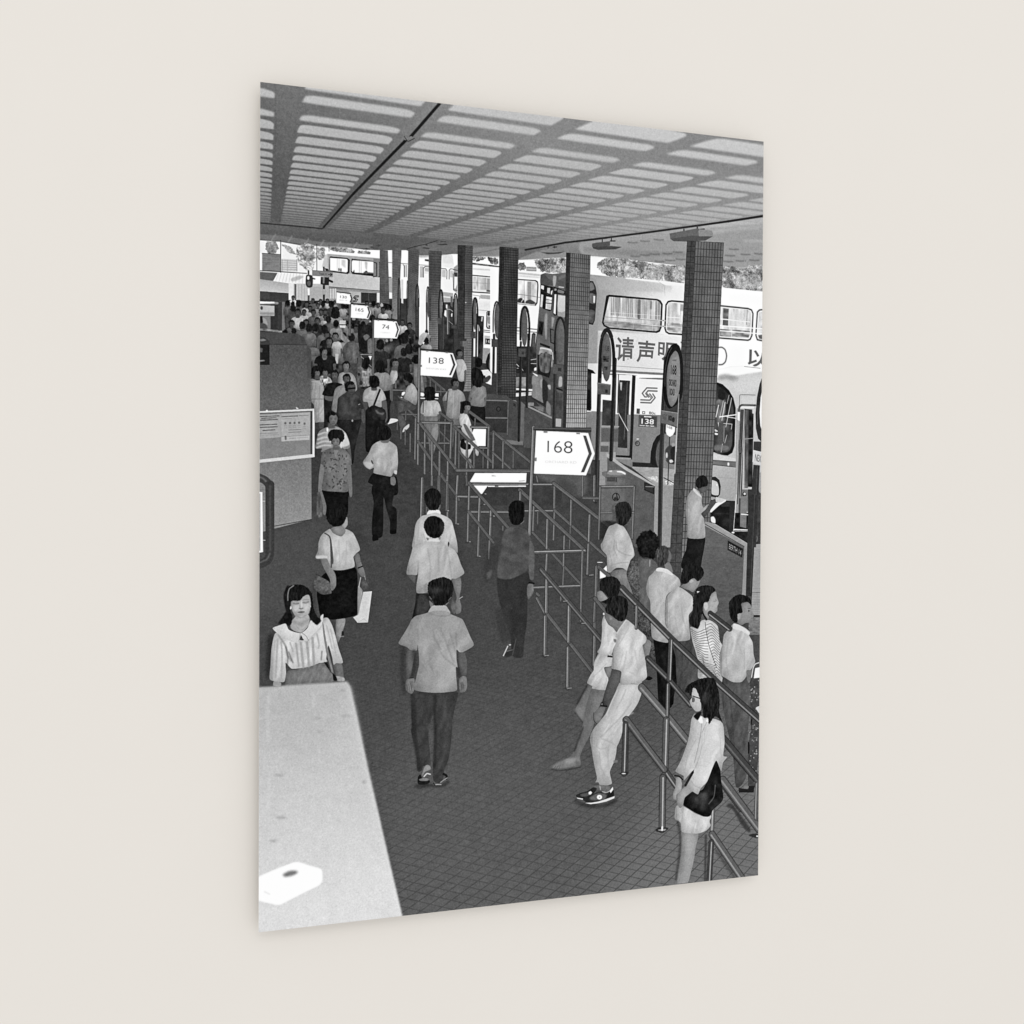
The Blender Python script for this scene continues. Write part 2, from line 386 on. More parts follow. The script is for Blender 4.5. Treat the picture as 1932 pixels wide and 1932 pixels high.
with part('ceiling','ribbed concrete ceiling with pale sunken panels'):
    R('PX')
    F(132,"545,160 1660,290 1660,570 1635,571 1550,575 1469,570 1405,563 1312,552 1264,548 1213,551 1110,557 1070,548 1013,549 1000,545 970,544 946,547 900,547 870,536 815,536 780,535 730,528 690,527 640,525 600,518 545,514",g=(1000,230,860,530,84),n=(3,4,4))
    P(150,"1150,600 1300,440 1660,380 1660,520 1330,500",a=.5,b=22)
    r_=.206
    for c in range(-1,7):
        for t in range(-4,21):
            a0=t+(.4 if t==-1 else .14);a1=t+1-(.38 if t==-2 else .14)
            s0=c*(1+r_)+.015;s1=s0+.965
            if t>8: a0+=.02
            e=.05;q=[(s0+.01,a0+.3*(a1-a0)),(s0+.03,a0+.06),(s0+.11,a0),(s0+.5,a0),(s1-.13,a0),(s1-.035,a0+.08),(s1,a0+.35*(a1-a0)),(s1,a1-.12),(s1-.03,a1),(s0+.5,a1),(s0+.03,a1),(s0,a1-.1)]
            pts=hap(Hc,q)
            cx,cy=pts.mean(0)
            if cx<330 or cx>1700 or cy<150 : continue
            d=max(0,min(1,(t+3)/22.)); tone=197-64*d**.8
            if cx>1250: tone+=6
            if cx<640: tone-=2
            bl=1.7 if t<0 else (1.1 if t<4 else .8)
            P(tone,pts,b=bl,a=.95 if t<10 else .9-.03*(t-10),g=(cx,pts[:,1].min(),cx,pts[:,1].max(),tone-7))
    R('A')
    F(92,"60,1535 720,1595 1240,1640 1240,1720 700,1690 60,1640",b=6,a=.9)
    F(84,"60,1600 700,1640 1300,1690 1932,1720 1932,1780 1300,1800 600,1745 60,1660",b=5,a=.55)
    F(118,"60,1650 300,1665 700,1730 1250,1760 1250,1800 800,1790 560,1760 300,1725 60,1700",b=4,a=.8)
    for x,y in ((220,1670),(390,1690),(560,1720),(720,1735),(890,1750),(1060,1760)): Ln(150,14,[(x+25,y-20),(x-15,y+40)],a=.5,b=4)
    # rib shadow edges
    Ln(78,10,"240,100 245,700 218,1530",a=.35,b=5); Ln(90,8,"495,140 420,720 308,1520",a=.35,b=4)
    R('B')
    # far streaky ceiling and beams to the right
    P(112,"0,1560 400,1555 820,1590 1090,1620 1000,1660 700,1690 500,1640 0,1700",b=8,a=.6)
    F(150,"1050,1700 1200,1640 1510,1640 1510,1700 1200,1720 1020,1725",b=5,a=.7)
    F(140,"545,1600 830,1580 830,1700 545,1685",b=6,a=.7)
    F(96,"545,1655 830,1600 830,1612 545,1668",b=3,a=.6)
    R('C')
    P(158,"0,1240 700,1150 1860,985 1860,1520 1400,1520 1060,1500 400,1420 0,1380",b=6,a=.75,n=(3,20,4))
    F(120,"0,1300 500,1330 1060,1360 1060,1400 500,1390 0,1350",b=10,a=.45)
    for x,y in ((640,1240),(780,1225),(510,1255),(540,1398),(640,1385),(740,1375),(870,1370),(980,1355),(790,1450),(900,1440),(1010,1428),(1560,1325),(1520,1390),(1680,1378),(1500,1452),(1630,1445),(1770,1438),(1820,1372)):
        Ln(84,13,[(x-50,y-4),(x,y+2),(x+45,y)],a=.6,b=5)
    F(196,"1190,1060 1860,1000 1860,1060 1250,1110",b=6,a=.35)
    for x,y in ((1400,1075),(1500,1120),(1330,1145),(1640,1050),(1720,1100),(1780,1240)): F(190,[(x-150,y-20),(x+120,y-10),(x+150,y+12),(x-110,y+14)],b=8,a=.35)
with part('ceiling_pipe','thin black pipe running along a ceiling rib'):
    R('A')
    Ln(30,30,"1940,300 1640,645",b=3);Ln(28,30,"1590,680 1050,1230",v=24,b=3);Ln(30,24,"1050,1230 740,1580",v=16,b=2);Ln(45,12,"745,1582 720,1596 640,1585 80,1535",b=2)
    Ln(120,26,"1585,665 1650,650",b=2); Ln(60,8,"1575,640 1610,690",b=2);Ln(50,8,"1680,660 1620,690",b=2)
with part('ceiling_pipe','slim dark pipe crossing the far edge of the coffered ceiling'):
    R('B');Ln(38,18,"1090,1620 1500,1545 1932,1495",b=2)
    R('C');Ln(42,16,"0,1235 700,1145 1500,1035",b=2,v=22);Ln(42,22,"1500,1035 1870,978",b=2)
with part('ceiling_pipe','short pipe stub above the far pillars'):
    R('E');Ln(40,8,"470,212 560,185 720,150 880,100",b=1)
def lamp(reg_,body,shade,stem,lab):
    R(reg_)
    with part('ceiling_lamp',lab):
        for s in stem: Ln(*s)
        F(*body[:2],b=2);F(*shade[:2],b=2)
lamp('C',(96,"890,1160 950,1150 1190,1105 1195,1190 1100,1225 900,1220"),(78,"900,1215 1100,1185 1195,1185 1340,1190 1260,1235 1100,1245 930,1240"),[(66,16,"1040,1120 1040,1150"),(66,16,"1178,1085 1178,1120"),(58,14,"1170,1125 1250,1115")],'boxy flood lamp hung just above the nearest pillar')
R('C');F(134,"1195,1115 1330,1130 1345,1185 1195,1190",b=3)
lamp('C',(80,"90,1265 140,1255 275,1240 275,1285 240,1300 90,1300"),(66,"95,1300 280,1290 400,1300 330,1325 150,1330 100,1315"),[(60,12,"195,1222 195,1250"),(60,12,"290,1212 290,1240"),(56,12,"280,1238 328,1238")],'boxy flood lamp over the double deck bus')
R('F')
with part('ceiling_lamp','boxy flood lamp beside the pillar nearest the bus fronts'):
    F(128,"695,235 740,225 860,205 870,275 820,285 700,265",b=3);F(66,"700,262 870,265 1040,250 950,280 800,290",b=3);Ln(50,12,"800,185 800,205");Ln(50,12,"890,180 890,200");Ln(50,14,"870,190 920,188")
R('E')
with part('ceiling_lamp','far ceiling lamp between the middle pillars'):
    F(60,"870,150 1000,140 1030,160 930,165",b=3);Ln(56,10,"930,115 1000,118")
with part('ceiling_lamp','far ceiling lamp above the second far pillar'):
    F(62,"665,205 700,190 790,205 760,218",b=3);El(70,735,160,16,12)
R('D')
with part('ceiling_lamp','tiny ceiling lamps over the far end'):
    for x,y in ((1515,215),(1590,190),(1680,165)): F(66,[(x-40,y),(x,y-14),(x+40,y+4),(x,y+14)],b=3)
# ---------- far left street, trees, buses
R('D')
with part('tree','round clipped bush above the concrete box'):
    Lf(135,"130,130 200,105 270,120 295,190 280,260 240,290 160,280 125,210",d=43,c=3)
with part('wall','grey concrete box wall behind the kiosk'):
    F(250,"30,270 75,270 75,520 30,520");F(122,"75,278 325,290 325,528 75,518",n=(10,8,2));Ln(60,9,"75,275 325,292");Ln(50,10,"40,515 330,530 690,552")
with part('building','pale shuttered shopfront across the street'):
    F(205,"340,350 560,360 560,530 340,525")
    for y in (375,405,435,465,495): Ln(140,9,[(345,y),(545,y+8)],a=.6)
    Ln(150,9,"350,360 350,520");Ln(160,12,"425,370 425,520",a=.6);Ln(140,9,"555,360 555,520")
with part('tree','feathery palm tree across the street'):
    Lf(178,"560,180 700,140 820,190 850,320 800,420 760,520 680,510 600,430 540,330",d=93,c=3,f=.05)
    Lf(120,"640,200 760,190 800,320 720,400 640,360",d=75,c=2.5,a=.6)
    Lf(150,"840,200 930,190 960,300 880,380 830,330",d=75,c=2.5,f=.0)
    Lf(165,"340,150 470,180 540,300 430,260",d=50,c=2.5,f=-.1)
    Lf(130,"1000,190 1320,215 1340,280 1180,270 1020,230",d=62,c=2.5,f=.05);Lf(140,"1400,240 1560,250 1560,300 1420,290",d=50,c=2.5)
with part('lamp_post','slim dark pole rising past the concrete box'):
    Ln(38,9,"331,95 331,540")
with part('lamp_post','thin dark pole in front of the palm tree'):
    Ln(45,7,"828,150 830,520")
with part('lamp_post','thin dark pole against the far bus roof'):
    Ln(60,6,"998,160 998,500")
with part('awning','striped white street awning'):
    F(92,"40,530 290,545 235,660 130,655 40,640",b=4)
    F(238,"290,543 690,560 690,695 450,690 330,690 225,660")
    for i in range(9): Ln(165,7,[(300+i*42,548+i),(262+i*46,662+i*3)],a=.45)
    P(150,"480,620 580,585 650,600 560,650 480,660",a=.6,b=6)
    F(245,"780,590 875,590 870,690 780,690")
with part('building','pale street wall behind the waiting crowd'):
    F(205,"440,690 1010,700 1010,960 440,960",g=(440,700,900,950,170))
    F(168,"735,735 920,740 920,960 735,960");F(90,"520,700 545,700 545,930 520,930")
    for x in (580,620,660,700): Ln(140,8,[(x,705),(x,930)],a=.5)
    F(225,"440,690 505,690 505,960 440,960")
with part('canopy','pale kiosk canopy edge'):
    F(168,"35,630 440,690 440,825 35,790",g=(100,650,100,810,196),b=2)
with part('kiosk','dark kiosk front with a lit tube and price board'):
    F(58,"35,795 440,825 440,945 35,940");F(72,"60,805 175,815 175,905 60,900",a=.6)
    F(90,"35,940 400,945 400,1345 35,1345",n=(10,6,10))
    F(46,"190,985 300,985 300,1330 190,1330",b=3);F(55,"290,945 350,945 350,1340 290,1340");F(108,"350,945 400,945 400,1345 350,1345")
    F(255,"35,938 245,945 250,968 35,972");F(150,"245,948 300,952 300,975 250,972",b=4)
    F(172,"40,990 245,1000 245,1140 40,1135");F(190,"40,995 240,1005 240,1080 40,1080",a=.7);El(70,68,1030,18,26,b=3);Ln(110,30,"60,1105 240,1110",a=.5,b=5)
    F(120,"40,1140 190,1140 190,1320 40,1320",b=6);El(28,62,1195,28,55,b=3);P(150,"80,1160 130,1190 150,1260 100,1250",b=4);P(70,"40,1240 120,1250 150,1310 40,1320",b=5)
    F(120,"35,1310 350,1345 350,1370 35,1340",n=(30,4,3))
with part('bus','far double deck bus with pale roof'):
    F(250,"935,245 1700,300 1932,345 1932,420 1700,345 985,290 940,300")
    F(196,"940,295 985,285 1000,520 960,500 900,470",b=4)
    F(165,"975,282 1700,345 1700,960 1000,960",n=(3,6,6))
    F(186,"1000,540 1700,590 1700,790 1000,740",n=(3,6,6),g=(1000,600,1700,700,196))
    with part('window'): 
        P(34,"1005,325 1020,318 1250,340 1285,365 1280,540 1255,562 1010,530 1000,500",s=0)
        F(248,"1012,338 1245,355 1258,375 1255,525 1235,540 1012,510");F(205,"1170,360 1225,364 1225,480 1170,440",b=6);
        for x in (1110,1135): Ln(150,5,[(x,350),(x,520)],a=.7)
        El(40,1135,500,9,22);El(45,1162,505,9,25)
    with part('window'):
        P(34,"1310,350 1640,385 1665,410 1660,590 1630,595 1320,560 1300,530",s=0)
        F(248,"1325,370 1620,392 1632,410 1628,545 1610,555 1330,540 1312,520 1312,390")
        F(190,"1490,385 1530,390 1520,520 1500,480",b=6)
        for x in (1415,1440): Ln(120,5,[(x,380),(x,545)],a=.7)
        P(30,"1320,550 1345,500 1350,550",s=0);El(70,1510,540,22,25,b=3);F(90,"1480,530 1620,545 1615,560 1470,548",b=3)
    F(60,"1680,400 1700,400 1700,590 1685,585")
    Ln(50,9,"1000,738 1700,795");Ln(60,8,"1000,755 1700,815");F(190,"1180,770 1420,790 1420,808 1180,790",a=.8)
    F(150,"1000,760 1700,815 1700,975 1000,960",n=(4,6,6));F(176,"1280,800 1435,810 1435,960 1300,950",b=2)
    for x in (1010,1045,1075): F(200,[(x,760),(x+22,762),(x+22,900),(x,900)],b=2)
    with part('door'):
        F(48,"1440,815 1655,825 1655,960 1440,960",b=2);F(75,"1540,825 1550,825 1550,950 1540,950")
    with part('logo'):
        Ln(52,12,"1405,862 1360,862 1335,890 1370,915 1352,932 1325,930");Ln(52,10,"1405,878 1368,880 1352,892 1395,912 1370,945 1330,945")
    F(215,"1660,820 1700,820 1700,950 1660,950",b=2)
with part('traffic_light','dark traffic light head with a pale face'):
    P(52,"680,590 700,570 760,580 775,620 770,730 730,750 690,735 675,690",b=2);El(225,712,615,17,26,b=2);El(95,720,690,26,36,b=3);Ln(52,18,"760,620 800,628");Ln(40,22,"715,520 715,560",b=3)
    F(235,"700,760 730,760 730,855 705,855");F(70,"705,855 730,855 728,960 705,960")
with part('traffic_light','dark traffic light head on its post below the street sign'):
    F(38,"885,600 1000,605 995,715 925,715 880,700",b=2);F(120,"910,600 938,600 935,690 912,690",b=2);Ln(38,30,"1000,650 1040,668");Ln(35,22,"925,470 928,520");P(35,"940,480 985,490 1000,520 950,520",s=0)
    F(34,"912,715 942,715 940,960 915,960");F(190,"915,770 940,770 940,845 915,845",a=.9)
with part('street_sign','grey street sign with an arrow'):
    F(128,"765,512 1050,528 1050,606 765,585");Ln(70,6,"770,512 1050,528")
    Tx(36,'Town 11',"860,540 965,548 965,578 860,570",b=1);Ln(36,8,"990,567 1035,570");Ln(36,8,"1018,552 1042,570 1016,586")
# bus behind the far pillars
R('E')
with part('bus','white double deck bus seen between the far pillars'):
    F(128,"0,345 100,350 100,610 0,600");F(248,"195,335 770,380 770,620 200,560")
    F(150,"200,395 770,440 770,450 200,408");F(235,"195,410 770,455 770,480 195,430")
    F(244,"200,415 260,418 260,600 200,590");F(246,"400,430 420,430 420,600 400,600")
    for a,b in ((0,45),(75,88)): Ln(44,12,[(a+8,400),(b,410),(b,590),(a,600)])
    F(160,"200,615 260,620 260,820 200,810");F(60,"200,600 250,604 250,616 200,612")
    F(238,"625,560 1110,600 1110,810 630,1640",b=1)
    F(236,"625,600 770,610 765,1300 640,1640 625,1640",n=(3,8,8))
    F(200,"715,790 765,790 765,940 715,940",b=8,a=.6)
    with part('window'):
        Ln(70,10,"690,605 690,480 715,458 765,462");F(225,"700,475 765,480 765,560 700,560");F(170,"710,475 765,480 765,530 710,520",b=4)
    with part('window'):
        Ln(80,9,"940,485 1000,490 1015,520 1012,630");F(190,"945,500 1000,505 1000,610 945,600",b=3)
    with part('window'):
        Ln(80,9,"1045,630 1045,510 1065,490 1110,495");F(195,"1055,510 1105,515 1105,610 1055,605",b=3)
    Ln(90,7,"435,440 435,600");Ln(80,7,"455,440 455,600");Ln(80,8,"410,430 425,450 425,600")
    for x in (650,665,680): Ln(60,7,[(x,460),(x,605)],a=.7)
    F(60,"710,355 765,360 765,390 710,380")
    F(232,"940,400 1110,420 1110,480 940,465");F(205,"950,290 1090,300 1110,420 945,405",b=4,a=.6)
    F(165,"940,805 1100,825 1100,960 945,945",n=(4,8,4));F(225,"940,860 1100,880 1100,900 940,880",a=.8)
    F(80,"400,820 410,820 410,850 400,850")
    F(205,"385,635 412,640 412,970 385,960")
with part('bus','pale bus front half hidden by the far pillar'):
    F(150,"1110,470 1160,430 1160,830 1105,790",b=3);F(60,"1110,540 1160,545 1160,600 1115,595",b=3);F(235,"1120,600 1155,600 1155,700 1135,760 1115,760",b=3);Ln(36,9,"1105,500 1160,510");Ln(44,8,"1100,560 1105,780 1155,785")
    F(46,"965,950 1110,950 1110,1620 970,1620",n=(16,8,8))
    F(240,"1000,980 1020,985 1018,1040 1000,1030");F(245,"985,1060 1010,1060 1010,1160 975,1130");F(240,"1072,1110 1090,1100 1088,1150 1072,1150")
    Ln(200,6,"1020,985 1022,1390");Ln(150,5,"1042,1000 1040,1390");Ln(170,8,"1005,1045 1060,1050 1100,1080");Ln(190,5,"1040,1210 1100,1260");F(90,"1065,870 1095,870 1090,1020 1065,1000")
# white bus with number board
with part('tree','dark branches over the white bus roof'):
    Lf(110,"1375,320 1500,315 1560,345 1510,370 1420,390 1370,370",d=62,c=2,f=-.12);Lf(95,"1570,330 1700,340 1725,420 1640,430 1600,390",d=68,c=2.2,f=-.02)
with part('building','dark low roofline behind the white bus'):
    F(96,"1365,405 1735,450 1735,470 1365,430",n=(35,6,3))
with part('bus','white bus with number board between the middle pillars'):
    F(240,"1365,450 1735,470 1735,1700 1365,1700",n=(3,8,8));F(205,"1365,480 1735,505 1735,520 1365,500",b=5)
    Ln(90,7,"1365,575 1735,600",a=.3)
    with part('window'):
        P(48,"1365,572 1640,598 1680,620 1695,660 1690,790 1660,835 1360,815",s=0);F(222,"1368,585 1630,608 1668,630 1680,670 1675,780 1650,820 1368,800")
        F(196,"1380,600 1560,615 1560,780 1380,770",n=(30,5,14));F(160,"1570,620 1610,625 1605,800 1560,790",b=3);F(215,"1610,630 1660,650 1660,780 1615,790",n=(35,4,6))
        Ln(140,5,"1368,680 1560,690 1670,700");Ln(120,5,"1440,600 1440,780");F(90,"1560,780 1650,790 1645,815 1560,805",b=3)
    F(172,"1475,845 1650,860 1650,915 1475,900",b=2);Ln(120,6,"1370,850 1470,865 1465,905")
    F(205,"1365,920 1660,950 1650,1130 1365,1120",b=20,a=.4)
    Ln(130,5,"1365,1050 1650,1075");Ln(50,9,"1665,880 1672,930")
    with part('window'):
        P(60,"1560,1085 1580,1072 1650,1080 1650,1330 1570,1315 1555,1290",s=0);F(205,"1572,1090 1645,1095 1645,1310 1580,1300 1568,1280");El(30,1592,1115,16,26);P(140,"1575,1150 1615,1160 1640,1250 1580,1240",b=3);F(60,"1590,1270 1645,1275 1645,1310 1590,1300",b=3)
    with part('door'):
        F(40,"1445,1140 1525,1145 1510,1800 1440,1790",n=(14,5,9));F(180,"1490,1150 1515,1150 1500,1220 1485,1210");P(170,"1450,1260 1470,1330 1455,1350",b=2)
    Ln(110,12,"1520,1335 1650,1350");Ln(90,9,"1520,1360 1650,1372");F(160,"1530,1410 1650,1420 1650,1540 1530,1535",a=.7)
    with part('number_plate'):
        F(42,"1545,1450 1640,1458 1640,1532 1545,1525");Tx(230,'165',"1555,1465 1650,1472 1650,1515 1555,1508")
    F(152,"1510,1580 1640,1590 1640,1800 1505,1790")
    with part('wheel'):
        P(26,"1640,1620 1580,1670 1550,1770 1560,1850 1600,1932 1650,1932",s=0);P(110,"1645,1690 1600,1750 1595,1850 1640,1932",b=3)
R('F')
with part('bus','white bus whose long window faces the middle pillars'):
    F(244,"0,465 130,480 130,1930 0,1930");F(240,"385,510 750,545 690,600 690,1000 620,1560 360,1560");F(190,"385,535 690,565 690,590 385,560",b=4);F(215,"385,570 690,598 690,620 385,600",b=4)
    with part('window'):
        P(40,"380,628 630,645 660,665 668,720 655,960 630,1000 380,975",s=0);F(215,"380,642 620,658 648,680 652,720 640,950 620,980 380,955")
        F(228,"380,650 520,660 510,900 380,890",n=(26,5,16));F(150,"515,665 570,670 565,950 515,945",b=4);F(208,"575,670 645,680 640,880 575,870",n=(26,5,12))
        Ln(110,6,"380,840 470,850 690,885");Ln(120,5,"470,650 475,970");P(50,"385,910 430,890 470,930 470,970 385,955",b=3);P(70,"500,930 560,915 630,960 600,975 490,965",b=3);Ln(235,8,"430,950 460,900")
        F(240,"380,955 620,985 620,995 380,968")
    Ln(70,12,"370,1300 640,1325");Ln(80,10,"370,1345 640,1365");Ln(80,6,"370,1385 560,1400",a=.6)
    P(50,"560,1560 575,1390 600,1370 630,1385 620,1560",s=0);F(80,"585,1400 620,1400 612,1560 585,1560")
    F(46,"355,1560 640,1560 660,1930 340,1930",n=(16,8,10))
    Ln(235,6,"565,1745 660,1730");Ln(220,6,"565,1795 660,1800");Ln(230,9,"365,1805 395,1835");Ln(230,6,"370,1862 390,1862");Ln(200,7,"440,1870 455,1895");P(235,"610,1860 650,1850 640,1930 610,1900",b=2)
with part('tree','pale green crowns above the bus fronts'):
    Lf(120,"390,410 470,415 500,470 470,510 390,500",d=56,c=2.5)
    F(150,"500,460 640,465 640,525 500,520",n=(20,10,3));Ln(215,6,"500,490 640,500")
    Lf(140,"610,365 760,350 900,340 1045,350 1045,545 900,540 760,540 650,480",d=81,c=3.2,f=.03)
with part('bus','dark bus front angled behind the pillar'):
    P(92,"695,570 760,545 860,560 960,550 1045,540 1060,1920 640,1920 640,1500 660,1200 690,900",s=0,n=(5,12,12))
    P(74,"705,575 760,560 830,600 865,680 860,720 700,700",b=3);P(110,"760,565 830,600 855,650 800,620",b=6,a=.6);P(160,"870,590 915,600 900,720 870,720",b=4)
    P(80,"920,600 970,560 1045,550 1045,780 930,740",s=0,b=3);P(130,"940,600 1040,560 1040,600 960,640",b=8,a=.5);F(205,"945,730 1020,740 1020,755 945,745",b=4)
    with part('windshield'):
        P(26,"700,700 870,740 855,1060 820,1075 730,1040 720,1020 690,1020",s=0)
        F(220,"705,715 745,725 740,780 700,760");F(190,"790,750 830,755 820,850 785,840");F(235,"840,800 865,780 850,860 835,860")
        F(205,"705,840 735,850 720,1020 690,1015");F(212,"775,870 855,885 840,1055 765,1040",n=(40,6,9))
        Ln(40,10,"765,960 850,970");Ln(60,6,"770,910 850,925")
        F(40,"700,780 860,850 860,870 700,800")
    with part('windshield'):
        P(28,"875,735 940,755 1045,800 1045,850 930,835 925,1130 885,1135 865,1100",s=0)
        F(225,"890,840 915,840 905,1120 875,1100");F(150,"890,760 920,765 915,790 885,790",b=3);P(120,"940,775 1020,800 1010,830 935,815",b=3)
        F(200,"940,850 1040,865 1040,1160 985,1150 935,1135 930,1000",g=(980,870,980,1150,190));P(150,"935,1080 990,1090 1040,1075 1040,1160 940,1135",b=3)
    P(60,"675,1200 745,1220 725,1420 655,1390",s=0,b=2);F(35,"680,1215 735,1228 720,1400 665,1380",n=(20,4,9))
    P(170,"760,1120 790,1120 780,1440 765,1450 750,1250",b=6,a=.7);F(150,"850,1150 890,1170 860,1310 850,1300",b=5)
    P(34,"825,1310 880,1330 880,1530 830,1510",s=0);F(85,"840,1330 880,1340 880,1510 845,1500")
    F(30,"690,1510 830,1560 820,1590 690,1540");P(200,"700,1570 840,1600 845,1650 700,1610",b=3)
    P(140,"690,1600 850,1640 850,1900 690,1900 670,1750",b=4,n=(26,5,9));P(40,"670,1700 720,1650 740,1800 700,1900 660,1900",b=4)
    Ln(225,7,"862,1640 870,1740");P(70,"750,1650 790,1650 790,1800 750,1850",b=4)
R('J')
with part('bus','lower front of the dark angled bus'):
    P(70,"380,230 860,130 860,1000 660,1000 640,870 560,800 380,580",s=0,n=(10,10,10))
    P(128,"390,300 480,280 530,320 540,660 390,590",b=4,n=(10,8,16));P(150,"500,350 530,350 530,460 500,440",b=4)
    P(28,"460,0 660,0 640,250 620,320 460,260",s=0);P(90,"490,0 640,0 620,240 500,220",n=(34,4,9),b=3)
    P(44,"380,580 560,680 640,740 640,800 560,720 380,610",s=0);P(40,"530,350 600,400 600,620 560,700 530,600",b=4)
    P(120,"590,640 640,700 640,840 580,780",b=3);P(165,"600,420 640,420 640,480 615,470",b=3)
    P(165,"760,310 800,310 800,430 750,440",b=4);Ln(26,20,"720,460 800,490");Ln(90,18,"720,490 800,520");F(70,"720,520 800,540 790,880 720,880",n=(12,5,9))
    P(235,"400,250 460,280 455,300 400,260",b=3);El(60,370,440,22,40,b=3)
    F(215,"160,460 390,475 390,500 160,490");F(110,"160,310 300,310 300,460 160,450",n=(40,8,6));F(30,"160,490 240,490 240,520 160,520");F(200,"160,530 380,510 380,560 160,580",n=(20,8,5))
# double deck bus
R('G')
with part('tree','pale leafy crowns above the double deck bus'):
    R('C');Lf(150,"140,1480 230,1410 330,1420 480,1430 700,1470 880,1490 1060,1500 1060,1680 800,1660 560,1620 400,1620 230,1590 150,1520",d=77,c=3.2,f=.1)
    Lf(185,"440,1500 560,1520 540,1620 420,1600",d=62,c=2.5,a=.7);Lf(190,"640,1540 780,1530 790,1640 640,1640",d=62,c=2.5,a=.7);Lf(178,"900,1520 1050,1510 1050,1600 900,1640",d=75,c=2.5,a=.7);Lf(180,"770,1480 860,1490 860,1560 780,1570",d=62,c=2.5,a=.6)
    Lf(80,"560,1440 640,1460 620,1540 560,1530",d=50,c=2,a=.5);Lf(90,"840,1580 910,1560 930,1650 840,1640",d=50,c=2,a=.5)
with part('tree','pale leafy crowns beyond the nearest pillar'):
    Lf(140,"1440,1510 1650,1520 1860,1490 1870,1780 1640,1740 1440,1720",d=77,c=3.2,f=.2)
    Lf(186,"1560,1640 1680,1600 1720,1720 1580,1720",d=62,c=2.5,a=.7);Lf(186,"1700,1600 1810,1590 1860,1720 1740,1720",d=68,c=2.5,a=.6);Lf(90,"1470,1640 1550,1650 1540,1720 1460,1710",d=50,c=2,a=.5)
R('G')
with part('bus','double deck bus with Chinese lettering on its white side'):
    F(150,"-490,310 -100,350 0,353 480,395 840,437 1330,490 1900,547 1900,1932 -490,1932",g=(-420,600,560,800,236),n=(2,9,9))
    F(252,"840,437 1330,490 1900,547 1900,1640 840,1600",b=2)
    F(178,"-480,330 -100,370 0,378 480,420 640,450 640,560 -480,520",b=14,a=.5);F(240,"0,352 480,395 840,437 840,470 560,460 480,425 0,368",b=3)
    F(235,"530,500 840,520 840,1200 530,1100",b=20,a=.6)
    Ln(150,5,"540,500 545,600",a=.6);Ln(120,4,"450,400 540,470 540,520",a=.4)
    F(226,"-480,1075 840,1180 840,1700 -480,1610",b=4,a=.8);F(176,"-480,1100 -300,1120 -300,1640 -480,1640",b=30,a=.7)
    with part('window'):
        P(32,"-265,605 -225,588 440,648 485,668 515,720 500,1040 475,1100 430,1118 -225,1060 -300,1025 -325,975",s=0)
        F(196,"-225,618 430,668 470,690 490,730 478,1035 455,1078 420,1092 -215,1040 -285,1005 -300,960",n=(26,5,22))
        rr=np.random.RandomState(3)
        for i in range(26):
            x=-200+i*26+rr.randint(-8,8);t=rr.choice([90,120,150,225,240,130])
            F(t,[(x,640+x*.08),(x+rr.randint(6,24),640+x*.08),(x+rr.randint(4,20),890+x*.1),(x-4,890+x*.1)],a=.55,b=3)
        F(150,"-290,940 480,1010 470,1070 430,1085 -220,1035 -285,1000",b=4,a=.8,n=(36,8,5))
        Ln(75,34,"190,670 185,910",b=5,a=.8);Ln(95,26,"355,690 350,780",b=6,a=.7)
        Ln(230,5,"-250,830 485,880",a=.9);Ln(120,5,"-300,895 500,950");Ln(110,5,"-310,970 500,1035");Ln(170,6,"-110,640 -110,1040");Ln(170,6,"320,670 315,960");Ln(205,7,"280,1000 330,970 375,1000 370,1085")
        Ln(190,5,"115,660 110,1050",a=.7)
    with part('window'):
        Ln(46,22,"840,692 640,675 590,685 560,730 545,1050 560,1100 600,1125 830,1142");F(206,"600,700 835,712 835,1120 610,1105 575,1070 585,740",n=(24,5,18))
        F(165,"760,720 830,725 825,820 750,810",b=5);F(180,"570,985 820,1000 820,1120 620,1105 570,1075",n=(40,7,5),b=2);F(238,"735,720 757,722 752,870 735,870")
        F(240,"560,890 755,905 755,915 560,900");F(70,"620,980 640,1010 760,1020 750,980",a=.4,b=5)
    with part('window'):
        Ln(78,20,"1310,742 1690,780 1740,800 1760,850 1745,1150 1720,1205 1690,1218 1290,1185");F(216,"1310,765 1690,798 1735,830 1725,1150 1690,1190 1290,1165",n=(20,5,18))
        F(100,"1350,775 1425,785 1415,1030 1340,1010",n=(30,9,9),b=3);Ln(120,10,"1680,800 1672,1000",a=.8);F(150,"1300,1060 1440,1070 1560,1075 1720,1090 1700,1180 1300,1160",n=(45,8,5),b=2)
        Ln(246,7,"1473,790 1465,1180");F(240,"1300,915 1420,925 1560,945 1720,960 1720,972 1300,930")
    with part('window'):
        Ln(90,20,"1895,795 1850,800 1820,830 1800,1150 1820,1210 1890,1225");F(215,"1840,830 1890,822 1885,1205 1845,1195 1825,1150",n=(24,6,10));F(100,"1830,1150 1885,1140 1885,1205 1845,1195",b=4)
    with part('guard_rail'):
        Ln(205,9,"-330,900 520,945 830,968",a=.0)
        Ln(215,8,"220,920 490,945 830,970");Ln(220,8,"220,1000 490,1022 830,1045");Ln(250,14,"1300,1015 1890,1060");Ln(252,14,"1300,1085 1890,1130");El(60,520,945,8,9);El(60,520,1025,8,9)
    with part('lettering'):
        Tx(98,'请',"-128,1165 122,1180 110,1510 -140,1500",b=1,bold=.018)
        Tx(98,'声',"165,1210 415,1235 385,1530 150,1520",b=1,bold=.018)
        Tx(98,'明',"455,1235 715,1260 690,1560 445,1470",b=1,bold=.018)
        Tx(120,'一',"760,1235 960,1250 960,1275 760,1258")
        Ln(122,20,"1285,1318 1330,1315 1375,1350 1395,1430 1380,1510 1340,1550 1290,1555",s=1)
        Tx(98,'以',"1690,1330 1960,1360 1940,1600 1685,1580",b=1,bold=.018)
